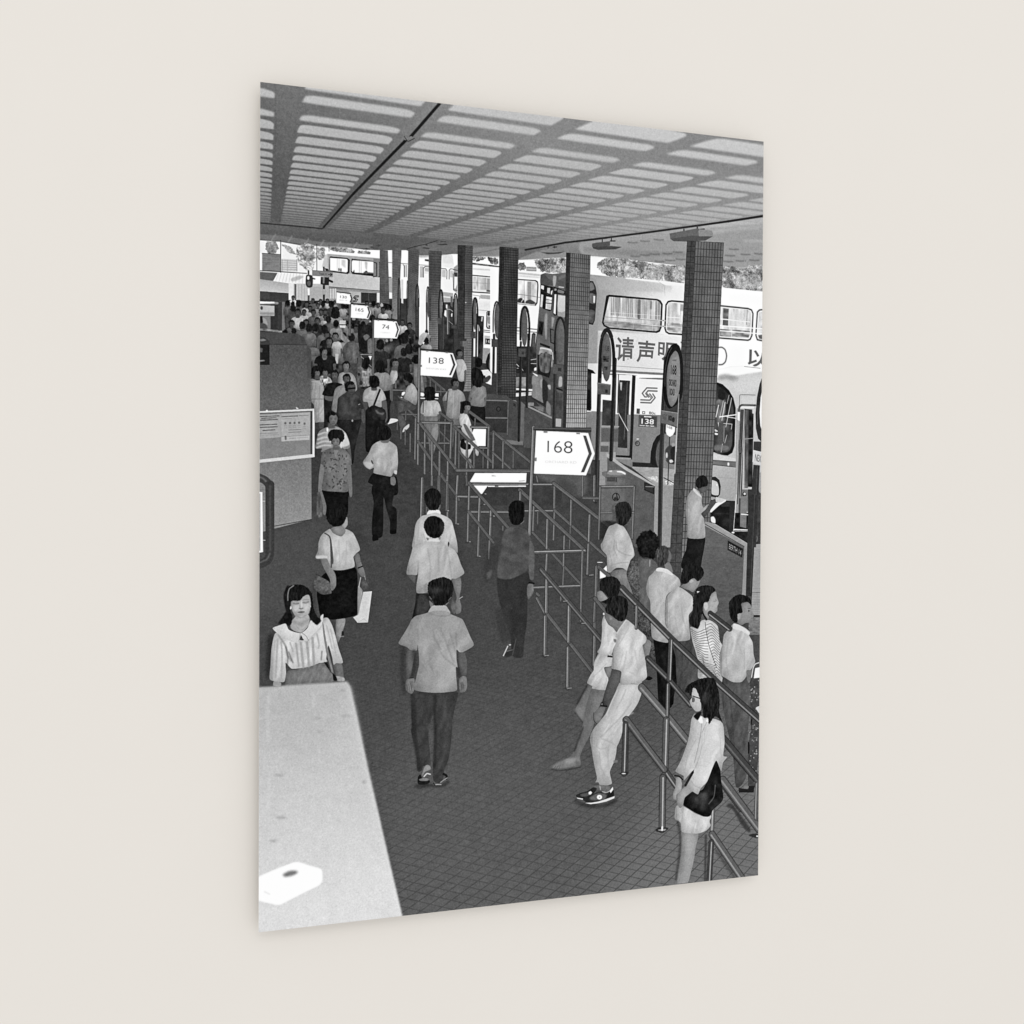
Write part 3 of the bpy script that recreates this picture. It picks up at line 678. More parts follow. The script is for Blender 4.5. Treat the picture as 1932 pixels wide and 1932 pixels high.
    Ln(120,5,"-300,1560 0,1582 520,1618");Ln(170,4,"0,1100 530,1140",a=.5)
    F(118,"-320,1615 0,1640 530,1668 525,1700 0,1672 -320,1650");F(246,"-320,1648 0,1672 525,1700 525,1718 200,1715 -320,1690")
    F(104,"-320,1668 150,1700 200,1718 520,1728 520,1762 190,1745 150,1725 -320,1700")
R('F')
with part('bus','front corner windows of the double deck bus'):
    P(150,"1380,600 1460,640 1500,760 1490,1300 1470,1900 1340,1900 1360,1200",s=0,b=6)
    with part('windshield'): P(40,"1370,655 1420,660 1455,730 1472,830 1462,1000 1445,1200 1420,1265 1360,1250",s=0,b=2);P(110,"1380,680 1420,690 1440,770 1375,790",b=4);P(96,"1375,830 1455,850 1445,970 1370,950",b=3,n=(20,6,8));F(215,"1425,860 1450,865 1445,960 1425,955",b=2);P(88,"1365,1060 1445,1080 1420,1230 1362,1215",b=4,n=(24,9,6))
    R('J');F(205,"1140,120 1300,120 1290,790 1140,790",g=(1140,300,1300,300,222),b=3);F(124,"1130,790 1290,795 1280,1300 1130,1300",n=(4,8,8))
    with part('windshield'): P(22,"1148,190 1225,215 1262,260 1268,340 1245,560 1220,720 1190,775 1135,765",s=0,b=2);P(48,"1150,240 1220,260 1240,330 1200,480 1150,460",b=8,n=(14,8,8))
    R('K')
R('K')
with part('bus','lower half of the double deck bus with fare and route plates'):
    F(236,"-470,0 520,80 520,585 -470,540",g=(-400,300,500,300,240))
    F(128,"-470,520 490,575 490,800 400,1240 -470,1190",n=(4,9,9))
    F(236,"-150,40 520,80 500,575 -150,560");F(112,"190,45 520,60 515,90 190,70",b=2)
    F(250,"0,20 520,50 520,62 180,62 0,36")
    with part('door'):
        R('J');F(230,"1540,270 1800,290 1790,830 1520,820");F(46,"1590,350 1740,360 1735,420 1700,1290 1570,1280 1575,480",n=(6,8,8));F(190,"1600,380 1630,380 1620,500 1605,480",b=4);F(34,"1768,280 1815,290 1765,1445 1720,1440")
        F(120,"1540,830 1580,830 1560,1390 1530,1390");F(120,"1700,830 1750,830 1730,1390 1700,1390");Ln(110,8,"1700,380 1655,1170",a=.8);Ln(235,9,"1580,810 1710,1050");Ln(40,16,"1545,280 1530,820",a=.7)
        Ln(30,10,"1580,270 1565,800");F(60,"1360,620 1540,640 1530,980 1350,980",n=(12,8,8));F(150,"1340,975 1590,985 1580,1005 1340,1000",b=2);F(90,"1340,1010 1580,1020 1570,1200 1340,1200",b=4);F(150,"1330,1205 1440,1210 1440,1250 1330,1250");F(90,"1330,1260 1440,1260 1440,1340 1330,1340")
        F(28,"1540,1385 1750,1395 1750,1425 1540,1410");F(150,"1540,1415 1750,1425 1750,1445 1540,1440")
        R('K')
    with part('logo'):
        for s in ("435,205 295,200 232,275 268,325 290,325","435,245 312,240 280,278 318,328","435,245 312,240"):
            Ln(112,19,s)
        for s in ("212,365 335,370 372,330 335,285","212,402 350,408 410,335 378,285"): Ln(112,19,s)
        Ln(112,14,"300,280 345,330");
    with part('fare_plate'):
        Tx(60,'80c',"325,525 415,535 415,570 325,562");F(70,"232,522 272,525 272,560 232,558");F(225,"240,530 264,532 264,553 240,551");F(80,"155,485 200,487 196,560 152,556",b=2);Ln(60,8,"168,510 166,545")
    with part('number_plate'):
        F(78,"185,570 440,590 435,745 178,735");F(110,"200,578 430,595 425,735 192,725");F(70,"205,585 428,600 424,730 198,720")
        Tx(252,'138',"222,622 395,635 390,705 220,695",bold=.015);F(215,"260,588 360,594 360,610 258,604",n=(90,1.2,1.5),b=2);F(190,"195,710 395,723 395,735 195,724",n=(90,1.2,1.5),b=2)
    with part('lamp'): El(60,165,968,34,36);El(130,165,968,24,26);El(90,160,962,12,13);F(245,"155,900 185,900 185,912 155,912")
    with part('wheel'):
        P(30,"490,830 430,870 380,960 350,1080 340,1250 460,1310 500,1310",s=0);P(88,"480,930 440,980 420,1080 415,1180 440,1280 480,1310",n=(8,4,4));Ln(110,6,"470,960 435,1060 430,1180 450,1270",s=1)
        F(128,"530,830 700,850 690,1330 520,1330",n=(8,12,12));P(60,"550,1060 600,1000 690,1000 690,1240 600,1240 560,1180",b=4);El(150,660,985,26,30,b=3);P(36,"620,1060 680,1010 680,1230 640,1220",b=3);El(200,570,1130,14,40,b=4);P(205,"600,1200 640,1190 660,1220 620,1235",b=3)
        Ln(60,8,"560,1200 600,1240 680,1250",s=1)
    F(36,"105,1235 350,1240 450,1310 105,1285")
# ---------- single deck bus at the right edge, bay walls, pillars, hoop signs
R('K')
with part('bus','rounded single deck bus nose behind the nearest pillar'):
    P(205,"1180,60 1270,-50 1450,-95 1700,-105 1900,-60 1900,900 1900,1932 1180,1932 1150,1000",s=0,n=(2,9,9),g=(1500,-60,1500,700,188))
    P(250,"1250,-40 1450,-98 1700,-108 1900,-70 1900,-30 1600,20 1400,40 1260,60",b=8)
    P(150,"1280,30 1400,10 1560,60 1540,120 1400,80 1290,90",b=14,a=.8);P(214,"1500,100 1760,10 1840,80 1760,260 1560,280 1480,200",b=25,a=.8);Ln(110,5,"1640,-95 1860,-70")
    with part('windshield'):
        P(24,"1200,130 1270,125 1340,150 1430,235 1490,340 1522,480 1515,700 1505,1000 1475,1095 1410,1135 1330,1125 1210,1085 1150,900",s=0,b=2)
        P(60,"1220,180 1300,190 1400,260 1455,360 1490,500 1480,700 1470,980 1440,1060 1380,1090 1230,1050",b=5,n=(24,14,18))
        P(110,"1250,380 1380,370 1360,640 1280,690 1240,640",b=8,n=(30,8,12));P(30,"1290,230 1340,200 1380,300 1350,370 1280,340",b=5)
        for s,w in (("1375,400 1330,650",10),("1350,380 1300,620",6),("1465,340 1385,740",9),("1430,300 1400,420",6),("1285,440 1250,600",14),("1350,900 1320,1085",8),("1400,850 1370,960",6)): Ln(225,w,s,a=.85)
        Ln(238,15,"1300,600 1530,570");Ln(232,10,"1400,600 1540,622");Ln(230,9,"1280,680 1300,820");Ln(200,8,"1350,690 1470,700 1460,770")
        P(78,"1290,700 1350,690 1375,740 1360,950 1320,970 1275,940",b=2);Ln(160,6,"1362,720 1355,940");P(245,"1235,820 1275,830 1270,850 1235,845",b=2);P(200,"1235,770 1270,790 1270,805 1235,800",b=2)
        P(120,"1225,1000 1300,985 1420,1010 1400,1060 1230,1060",b=6,a=.7)
    F(205,"1180,1100 1540,1180 1540,1215 1180,1190",b=3)
    F(110,"1190,1195 1540,1225 1540,1295 1190,1260",n=(8,20,3));El(240,1420,1252,14,24,b=5);Ln(60,9,"1190,1258 1540,1300");Ln(70,7,"1190,1195 1540,1222")
    F(178,"1180,1262 1535,1300 1510,1760 1180,1740",n=(3,9,9),g=(1350,1300,1350,1760,160));Ln(130,5,"1210,1430 1520,1450",a=.5)
    with part('headlight'): P(40,"1180,1430 1240,1425 1295,1470 1315,1560 1305,1670 1270,1715 1180,1700",s=0,b=2);P(196,"1180,1480 1250,1490 1275,1520 1290,1600 1280,1680 1190,1660",b=2);El(230,1262,1540,9,12,b=2)
    F(28,"1180,1745 1520,1760 1505,1980 1180,1980",n=(8,20,8));F(70,"1320,1770 1510,1780 1510,1850 1320,1850",a=.5);F(20,"1300,1838 1450,1838 1450,1848 1300,1848")
    # door opening and frame
    F(150,"1535,480 1640,500 1600,1932 1510,1932");F(70,"1585,500 1640,500 1600,1932 1560,1932",b=3);F(30,"1640,490 1770,500 1750,1570 1650,1560",n=(26,9,12));F(92,"1650,500 1700,500 1690,1600 1640,1590",b=6,n=(26,6,16))
    F(205,"1750,490 1790,495 1770,560 1750,550",b=3);Ln(150,10,"1650,905 1765,895");Ln(225,6,"1640,500 1580,1720");Ln(190,7,"1558,520 1520,1932");Ln(60,12,"1585,700 1545,1800");Ln(190,14,"1650,1590 1730,1592")
    P(85,"1565,920 1605,920 1600,1080 1575,1110 1560,1060",b=3);Ln(40,10,"1600,920 1605,1080 1575,1112",s=1)
    Ln(120,9,"1570,520 1575,320 1600,295 1790,300",s=1);Ln(70,26,"1565,520 1575,460 1620,435 1790,440",s=1);F(225,"1600,455 1780,460 1775,485 1590,480",b=3);F(215,"1590,320 1790,312 1785,430 1620,430",b=10,a=.6)
    F(232,"1545,530 1580,535 1575,660 1545,640",b=2)
    F(110,"1605,1600 1700,1605 1690,1910 1600,1900",b=3);El(40,1640,1672,28,36,b=2);El(200,1645,1662,16,18,b=2)
    F(60,"1690,1600 1900,1600 1900,1980 1690,1980",n=(14,9,9));P(150,"1820,1400 1890,1380 1880,1640 1840,1620",b=4);Ln(150,10,"1815,1700 1870,1740");Ln(30,12,"1810,1800 1870,1850")
    R('O');F(30,"1185,250 1700,250 1700,690 1450,520 1200,400",n=(14,9,9));F(40,"1440,90 1510,90 1480,500 1430,480");Ln(225,8,"1530,0 1490,500");F(120,"1590,20 1680,20 1665,460 1580,440",n=(8,9,9));Ln(225,14,"1600,268 1710,278");F(230,"1490,470 1710,480 1710,495 1490,490");F(150,"1490,495 1710,500 1710,510 1490,508");El(255,1485,522,20,12,b=2)
    P(225,"1180,310 1215,300 1240,340 1240,390 1200,385 1180,360",b=3);F(26,"1500,520 1700,510 1700,680",n=(14,9,6))
    F(60,"1780,0 1880,0 1870,680 1780,690",n=(14,9,9));El(95,1808,610,20,45,b=3);El(55,1803,605,9,20,b=3)
# road between bays
R('K')
with part('road','pale bay road between the pillars'):
    F(158,"80,1285 460,1300 700,1330 695,1545 410,1545 100,1310",n=(9,8,3))
    P(196,"300,1430 430,1420 450,1500 330,1450",n=(40,2,2),b=4);P(205,"560,1480 680,1500 690,1545 540,1540",n=(40,2,2),b=4)
    Ln(40,10,"530,1440 690,1525");F(40,"110,1235 340,1240 450,1300 110,1285",b=3)
# bay walls
R('J')
with part('wall','long dark bay wall beside the far lanes'):
    F(66,"-20,540 180,640 190,1180 -20,1180",n=(4,8,8),b=1);F(110,"-20,545 160,625 180,655 -20,575");F(96,"230,640 300,700 270,1210 220,1190",n=(4,8,8));F(110,"-20,1170 265,1195 262,1250 -20,1230",b=4);F(40,"100,650 160,680 160,720 100,690",b=2)
    F(130,"290,660 410,660 410,710 300,700",n=(10,3,3));F(105,"400,710 545,715 545,790 480,770",n=(8,3,3))
with part('wall','grey bay wall running behind the 168 sign'):
    F(70,"280,715 660,880 660,1000 1200,1000 1200,1640 1090,1640 380,1640 270,1500",n=(5,9,9),g=(300,900,1000,1600,90));F(140,"300,712 345,708 660,858 660,885",b=1);F(58,"560,880 640,920 630,980 560,940",a=.5,b=2)
    F(62,"-20,1250 380,1290 380,1640 -20,1640",n=(5,9,9))
    P(108,"440,1600 1100,1600 1110,1932 900,1932 700,1800 480,1700",b=20,a=.6,n=(6,12,9));P(60,"760,1700 1000,1800 980,2000 760,1900",b=30,a=.7)
    F(170,"705,880 790,885 785,995 700,990");Gr(120,2,8,10,"705,880 790,885 785,995 700,990")
with part('wall','pale tiled end post beside the open bus door'):
    F(150,"1325,1340 1445,1345 1420,1932 1310,1932");Gr(82,2.5,9,44,"1325,1340 1445,1345 1425,1932 1315,1932");F(165,"1500,1340 1540,1345 1540,1450 1500,1445");Gr(90,2.5,4,8,"1500,1340 1540,1345 1540,1450 1500,1445")
    F(128,"1530,1445 1770,1450 1770,1560 1640,1500",n=(6,6,6));Gr(90,2,18,8,"1530,1445 1770,1450 1770,1560 1530,1560",a=.5)
R('K')
with part('wall','grey bay wall with a dark berth plate behind the litter bin'):
    F(92,"-250,1110 0,1300 410,1560 400,2400 140,2400 -250,2000",n=(5,8,8),g=(-100,1300,300,2200,82));F(172,"-260,1095 0,1285 420,1548 405,1562 0,1335 -260,1150",b=1,n=(5,9,3))
    Gr(72,2,0,60,"-200,1200 410,1580 400,2400 -200,2100",a=.5)
    F(34,"258,1498 402,1555 395,1670 258,1612");F(60,"275,1520 385,1560 380,1650 275,1600",a=.6);Ln(170,7,"280,1562 390,1566")
with part('wall','pale tiled end face of the bay wall'):
    F(158,"408,1545 695,1545 670,2400 385,2400",n=(3,6,6));Gr(88,3,17,52,"408,1545 695,1545 665,2400 385,2400")
# litter bin
R('J')
with part('litter_bin','round metal litter bin by the handicap gate'):
    P(104,"1350,1620 1440,1600 1560,1595 1660,1615 1690,1650 1665,1690 1665,1932 1400,1932 1395,1690 1350,1660",s=0,n=(8,9,9));P(140,"1420,1640 1450,1605 1560,1590 1660,1615 1680,1645 1600,1660 1480,1660",b=4);P(230,"1560,1605 1620,1605 1675,1635 1670,1655 1620,1630 1560,1620",b=3);P(210,"1440,1605 1490,1595 1480,1620",b=3)
    F(70,"1420,1690 1540,1690 1540,1750 1420,1750",b=2);Ln(30,9,"1552,1695 1550,1750");Ln(80,8,"1395,1690 1665,1690")
# pillars
def pillar(lab,k,front,side,nx,ny,t0,t1,lt,ls=None,w=3,sidet=60):
    R(k)
    with part('pillar',lab):
        q=[[float(v) for v in t.split(',')] for t in front.split()]
        cy=(q[0][1]+q[1][1])/2;by=(q[2][1]+q[3][1])/2;cx=(q[0][0]+q[1][0])/2
        if side:
            F(sidet,side,n=(7,4,4),g=(cx,cy,cx,by,sidet*1.12));Gr(lt*.7,w*.8,2,ny,side,a=.75)
        F(t0,front,g=(cx,cy+(by-cy)*.3,cx,by,t1),n=(9,w*2.2,w*3));Gr(lt,w,nx,ny,front,a=.92)
        if side: Ln(sidet*.6,w,[side.split()[1].split(','),side.split()[2].split(',')] and [[float(v) for v in t.split(',')] for t in side.split()[1:3]],a=.5)
pillar('slim far pillar in front of the far bus windows','E',"88,230 200,235 222,1020 85,1020",None,8,34,92,84,50,w=4)
R('E');Ln(120,4,"165,240 168,820",a=.5)
pillar('far pillar left of the 74 sign','E',"260,190 390,205 340,1195 258,1175",None,8,36,96,140,52,w=4)
pillar('far pillar with a slim hoop sign at its side','E',"480,210 632,225 600,1440 468,1260",None,9,42,90,100,40,w=4)
pillar('middle pillar behind the 138 sign','E',"765,235 942,250 905,1600 765,1600",None,9,44,84,132,34,w=5)
pillar('middle pillar carrying a small grey box','E',"1270,165 1372,172 1345,2180 1240,2180","1162,160 1270,165 1240,2180 1170,2180",6,62,82,150,32,w=5,sidet=48)
R('E')
with part('meter_box','small grey box fixed on the pillar'):
    F(100,"1200,1490 1300,1480 1305,1550 1270,1570 1205,1555",b=2,n=(5,5,5));F(66,"1200,1490 1230,1487 1230,1558 1205,1555",b=2);P(50,"1240,1460 1290,1455 1280,1485 1240,1485",s=0,b=2);Ln(26,10,"1258,700 1255,1000 1252,1460");El(190,1275,955,8,9,b=2)
pillar('dark pillar before the white bus','F',"195,190 392,207 355,2300 150,2300","130,185 195,190 150,2300 85,2300",9,60,64,70,20,w=6,sidet=44)
pillar('pillar hiding the double deck bus front corner','F',"1108,270 1386,300 1325,2680 1045,2680","1050,265 1108,270 1045,2680 1005,2680",10,37,104,172,36,w=6,sidet=46)
pillar('nearest tiled pillar beside the rounded bus nose','G',"968,-150 1358,-130 1130,4420 762,4420","850,-155 968,-150 762,4420 600,4420",10,46,98,106,38,w=8,sidet=62)
R('O')
with part('wall','grey bay wall with the BERTH 14 plate'):
    F(96,"1060,380 1645,715 1610,1400 1640,1620 1300,1800 900,1700 980,1000",n=(5,9,3),g=(1300,500,1200,1400,84))
    Gr(70,2.4,0,60,"1060,400 1645,720 1610,1400 980,1500",a=.55)
    F(150,"1100,370 1230,398 1700,680 1690,722 1640,718 1090,425",b=1,n=(4,9,3));Ln(60,9,"1100,405 1640,715");Ln(190,5,"1230,402 1695,680")
    with part('berth_plate'):
        F(36,"1412,630 1625,745 1612,870 1408,762");F(24,"1425,650 1612,750 1603,850 1420,752")
        Tx(185,'BERTH 14',"1432,675 1600,765 1594,838 1428,745",b=1)
with part('wall','pale tiled end post of the BERTH 14 wall'):
    F(150,"1640,716 1692,716 1690,1400 1608,1400");Gr(85,2.5,4,40,"1640,716 1692,716 1665,1380 1608,1380")
    F(165,"1775,685 1866,680 1858,1660 1735,1660");Gr(85,3,7,52,"1775,685 1866,680 1858,1660 1735,1660");F(90,"1735,1350 1860,1345 1860,1352 1735,1358");F(44,"1740,1660 1860,1660 1860,1690 1740,1690");F(118,"1700,1690 1870,1690 1870,1932 1700,1932",n=(16,8,2))
# hoop signs
def hoop(lab,k,outer,inner,posts,box=None,it=96,rt=26,texts=()):
    R(k)
    with part('hoop_sign',lab):
        for s,w,t in posts:
            Ln(t,w,s);Ln(min(200,t+42),w*.22,[(float(a.split(',')[0])+w*.28,float(a.split(',')[1])) for a in s.split()],a=.7)
        cx,cy,rx,ry=outer;rw=max(4,(rx-inner[2])*.92);aa=np.linspace(np.pi,2*np.pi,15)
        ring=[(cx-rx+rw/2,cy+ry*.55)]+[(cx+(rx-rw/2)*np.cos(t),cy+(ry-rw/2)*np.sin(t)) for t in aa]+[(cx+rx-rw/2,cy+ry*.55)]
        Ln(rt,rw,ring);Ln(rt+10,rw*1.25,ring[5:12],a=.9)
        Ln(rt+60,rw*.2,[(p[0]-rw*.2,p[1]) for p in ring[1:7]],a=.5,b=2)
        with part('panel'):
            cx,cy,rx,ry=inner;El(it,cx,cy,rx,ry,n=(5,6,6),g=(cx,cy-ry,cx,cy+ry,it*.85))
        for t,q,tt in texts: Tx(tt,t,q,b=1)
        if box:
            F(box[0],box[1],n=(4,6,6));Ln(box[0]*.6,5,box[1].split()[0]+' '+box[1].split()[1]);
            for q in box[2:]: F(40,q,b=3,a=.8)
hoop('slim far hoop sign beside the 74 sign','E',(355,900,22,290),(354,905,12,260),[("340,900 338,1190",16,34),("372,900 372,1190",14,30)],it=90)
hoop('slim dark hoop sign at the far pillar edge','E',(470,900,14,250),(474,900,8,230),[("462,900 460,1250",10,32)],it=70)
hoop('far hoop sign edge beside the white bus side','E',(606,900,28,200),(604,905,16,175),[("590,900 588,1540",18,38),("622,900 622,1450",16,24)],it=88)
hoop('hoop sign half hidden by the middle pillar','E',(752,960,26,228),(757,965,14,200),[("735,960 735,1340",18,34)],it=86)
R('E');F(70,"766,740 800,740 800,1200 766,1200",n=(9,11,16));Gr(40,5,2,14,"765,735 800,737 798,1200 765,1200",a=.9)
hoop('hoop sign standing right of the middle pillar','E',(932,1010,39,238),(931,1015,18,205),[("908,1000 903,1590",26,30),("962,1000 958,1590",24,52)],box=(70,"890,1165 938,1170 938,1255 890,1250"),it=112)
hoop('hoop sign left of the boxed pillar','E',(1134,1060,36,236),(1136,1065,22,205),[("1105,1060 1108,1600",16,30)],box=(62,"1075,1260 1150,1270 1150,1320 1075,1310"),it=118)
R('E');F(58,"1163,830 1175,830 1175,1300 1163,1300");
hoop('hoop sign before the white bus door','E',(1404,1120,46,238),(1400,1120,22,215),[("1372,1120 1362,1932",28,36),("1425,1120 1412,2000",26,26)],box=(64,"1345,1355 1405,1360 1405,1450 1345,1445"),it=98)
hoop('hoop sign partly behind the dark pillar','F',(92,1210,58,275),(98,1205,40,245),[("55,1400 45,1932",34,34),("98,1560 92,2300",16,60)],box=(66,"20,1460 105,1465 100,1570 20,1565"),it=92)
R('F');F(44,"130,930 140,930 150,1500 110,1600 108,1480",b=2)
hoop('tall hoop sign right of the dark pillar','F',(480,1300,76,298),(474,1300,44,262),[("425,1500 415,1700",28,26),("534,1400 505,2390",40,34),("428,1700 395,2860",34,28)],box=(74,"392,1585 492,1590 488,1705 390,1700","435,1630 470,1632 468,1670 435,1668"),it=98)
hoop('hoop sign tucked behind the bus front pillar','F',(968,1480,88,330),(966,1490,60,295),[("905,1650 880,2670",48,40)],box=(76,"865,1800 1008,1815 1005,1945 862,1935","935,1855 985,1858 985,1905 935,1900"),it=100)
R('F');F(46,"1028,1150 1062,1160 1050,1900 1020,1900",b=1)
hoop('large hoop sign for SHENTON WAY before the double deck bus','F',(1612,1740,118,430),(1606,1710,68,335),[("1520,1740 1455,3700",56,40),("1722,1740 1668,3120",54,30)],it=100)
R('J')
with part('hoop_sign','lower plate box of the SHENTON WAY hoop sign'):
    F(84,"1285,385 1472,412 1465,555 1288,545",n=(5,6,6));F(120,"1285,385 1472,412 1472,425 1285,400");F(40,"1395,480 1430,485 1428,530 1395,525",b=4)
R('F');Tx(48,'138',"1588,1545 1645,1552 1640,1625 1585,1618",b=2);F(54,"1555,1690 1640,1695 1636,1775 1552,1770",n=(28,3,3));F(56,"1575,1835 1620,1838 1618,1890 1573,1886",n=(28,3,3))
R('G')
with part('hoop_sign','large hoop sign for 168 ORCHARD ROAD'):
    R('K');Ln(44,62,"560,-200 520,500 490,1300 470,2400");Ln(96,10,"575,0 535,500 505,1400 488,2400",a=.6)
    R('G');P(26,"690,1262 745,1300 780,1420 795,1560 795,1900 760,2050 690,2120 600,2160 540,2050 515,1850 525,1620 570,1400 630,1290",s=1);Ln(90,10,"545,1850 548,1640 590,1420 640,1320",s=1,a=.6)
    with part('panel'):
        P(132,"685,1362 725,1400 748,1500 755,1700 745,1900 700,2060 640,2135 600,2090 572,1950 565,1750 580,1600 620,1450",n=(5,6,6))
    F(90,"642,1482 710,1487 710,1508 642,1503",n=(40,1.2,2),b=3,a=.8);Tx(44,'168',"628,1555 705,1562 702,1700 626,1688",b=1,bold=.02);Tx(52,'ORCHARD',"598,1750 705,1765 702,1860 596,1845",b=2,bold=.03);Tx(52,'ROAD',"612,1880 680,1888 676,1985 610,1975",b=2,bold=.03)
    R('K');F(102,"495,512 722,545 716,742 490,690",n=(5,6,6));Ln(150,8,"495,514 722,548");Ln(60,10,"490,688 716,742");Tx(58,'NEXT',"508,560 572,572 570,640 508,630",b=2);F(66,"590,578 640,588 638,655 588,645",n=(30,1.2,3),b=3);El(40,660,640,20,36,b=3)
    Ln(60,16,"610,870 585,1530")
    Ln(205,9,"738,290 700,1080",a=.8);F(215,"700,750 715,755 690,1380 672,1390",a=.7,b=2)
with part('route_shield','small white route shield under the 168 hoop sign'):
    P(254,"562,702 685,742 682,800 655,850 612,876 570,845 556,800",s=0);Tx(90,'168',"575,715 645,738 645,775 575,752")
with part('hoop_sign','hoop sign cut off by the right edge of the print'):
    P(44,"1895,30 1850,150 1815,330 1795,560 1800,760 1830,900 1890,960",s=0);P(246,"1895,190 1865,330 1850,540 1860,720 1895,830",s=0);Ln(105,10,"1830,440 1822,700",a=.6)
    F(52,"1770,940 1880,940 1870,1080 1765,1060");F(48,"1765,1260 1855,1270 1800,2400 1690,2400",s=0,n=(5,8,8));Ln(92,12,"1820,1280 1790,1932 1745,2900",a=.5)
    R('O');F(46,"1700,0 1810,0 1745,1400 1660,1400",n=(5,8,8));Ln(84,12,"1785,0 1725,1350",a=.5)
    R('K');F(206,"1762,1055 1882,1088 1878,1275 1752,1222");Tx(80,'NEXT',"1790,1110 1900,1142 1896,1235 1785,1205",b=2)
# ---------- the far crowd
SK=96
def hair(q,t=20,n=9,**o): 
    with part('hair'): P(t,q,n=(n,3,5),**o)
def head(x,y,r,f='f',face=SK,ht=20):
    # neck, face, hair; r = half head width
    if f=='b':
        P(face*.8,[(x-r*.45,y+r*.7),(x+r*.45,y+r*.7),(x+r*.5,y+r*1.6),(x-r*.5,y+r*1.6)],b=r*.08)
        with part('hair'): P(ht,[(x-r*.95,y),(x-r*.7,y-r*.95),(x,y-r*1.25),(x+r*.7,y-r*.95),(x+r*.95,y),(x+r*.7,y+r*.95),(x,y+r*1.2),(x-r*.7,y+r*.95)],n=(8,3,4))
    elif f=='h':   # long hair from behind
        with part('hair'): P(ht,[(x-r,y),(x-r*.7,y-r*.95),(x,y-r*1.2),(x+r*.7,y-r*.95),(x+r,y),(x+r*1.1,y+r*1.2),(x+r*.7,y+r*1.8),(x-r*.7,y+r*1.8),(x-r*1.1,y+r*1.2)],n=(8,3,5))
    else:
        d={'f':0,'r':.35,'l':-.35}[f]*r
        P(face*.75,[(x-r*.45,y+r*.8),(x+r*.45,y+r*.8),(x+r*.6,y+r*1.7),(x-r*.6,y+r*1.7)],b=r*.08)
        with part('hair'): P(ht,[(x-r*.9,y+r*.3),(x-r*1.0,y-r*.4),(x-r*.75,y-r*.95),(x-r*.3,y-r*1.2),(x+r*.15,y-r*1.3),(x+r*.65,y-r*1.08),(x+r*.98,y-r*.5),(x+r,y+r*.3),(x+r*.6,y+r*.7),(x-r*.6,y+r*.7)],n=(8,3,4))
        P(face,[(x-r*.74+d,y-r*.2),(x-r*.35+d,y-r*.62),(x+r*.1+d,y-r*.5),(x+r*.45+d,y-r*.66),(x+r*.74+d,y-r*.15),(x+r*.62+d,y+r*.7),(x+d,y+r*1.25),(x-r*.62+d,y+r*.7)],n=(7,4,4))
        if r>17:
            e=.75 if r>50 else .5
            for sx in (-.36,.34): Ln(face*.5,r*.13,[(x+(sx-.14)*r+d,y+r*.1),(x+(sx+.14)*r+d,y+r*.1)],a=e,b=r*.05);Ln(face*.6,r*.1,[(x+(sx-.18)*r+d,y-r*.1),(x+(sx+.18)*r+d,y-r*.12)],a=e*.7,b=r*.05)
            P(face*1.18,[(x-r*.08+d,y+r*.1),(x+r*.1+d,y+r*.1),(x+r*.14+d,y+r*.5),(x-r*.12+d,y+r*.5)],a=.5,b=r*.08);Ln(face*.62,r*.12,[(x-r*.13+d,y+r*.54),(x+r*.15+d,y+r*.54)],a=.7,b=r*.05);Ln(face*.52,r*.12,[(x-r*.24+d,y+r*.84),(x+r*.26+d,y+r*.83)],a=.8,b=r*.05)
            P(face*.68,[(x-r*.7+d,y-r*.1),(x-r*.45+d,y-r*.1),(x-r*.4+d,y+r*.8),(x-r*.6+d,y+r*.7)],a=.5,b=r*.12)
def torso(x,y,w,h,t,skin=SK,arms=1,n=(10,6,9)):
    # y = neck base
    if arms:
        for s in (-1,1): P(skin*.85,[(x+s*w*.8,y+h*.35),(x+s*w*1.12,y+h*.4),(x+s*w*1.1,y+h*.95),(x+s*w*.85,y+h*.95)],b=w*.04)
    with part('shirt'):
        t=t*(1.02 if t>140 else .85);P(t,[(x-w*.35,y-h*.02),(x+w*.35,y-h*.02),(x+w*.95,y+h*.12),(x+w*1.18,y+h*.45),(x+w*.82,y+h*.5),(x+w*.8,y+h),(x-w*.8,y+h),(x-w*.82,y+h*.5),(x-w*1.18,y+h*.45),(x-w*.95,y+h*.12)],n=n,g=(x,y+h*.1,x+w*.2,y+h,t*.7))
        P(t*.6,[(x-w*.75,y+h*.3),(x-w*.3,y+h*.5),(x-w*.35,y+h),(x-w*.8,y+h)],a=.5,b=w*.12)
        Ln(t*.72,w*.12,[(x-w*.6,y+h*.3),(x-w*.4,y+h*.9)],a=.5,b=w*.06);Ln(t*.72,w*.12,[(x+w*.5,y+h*.25),(x+w*.45,y+h*.9)],a=.5,b=w*.06)
        Ln(t*.8,w*.08,[(x,y+h*.1),(x+w*.05,y+h*.9)],a=.4,b=w*.05)
def fig(lab,x,y,r,f,t,w=None,h=None,face=SK,arms=1,ht=20):
    with part('person',lab):
        w=w or r*1.9;h=h or r*4
        if r<46: face=face*.82;t=t*1.0
        torso(x,y+r*1.45,w,h,t,face,arms);head(x,y,r,f,face,ht)
R('D')
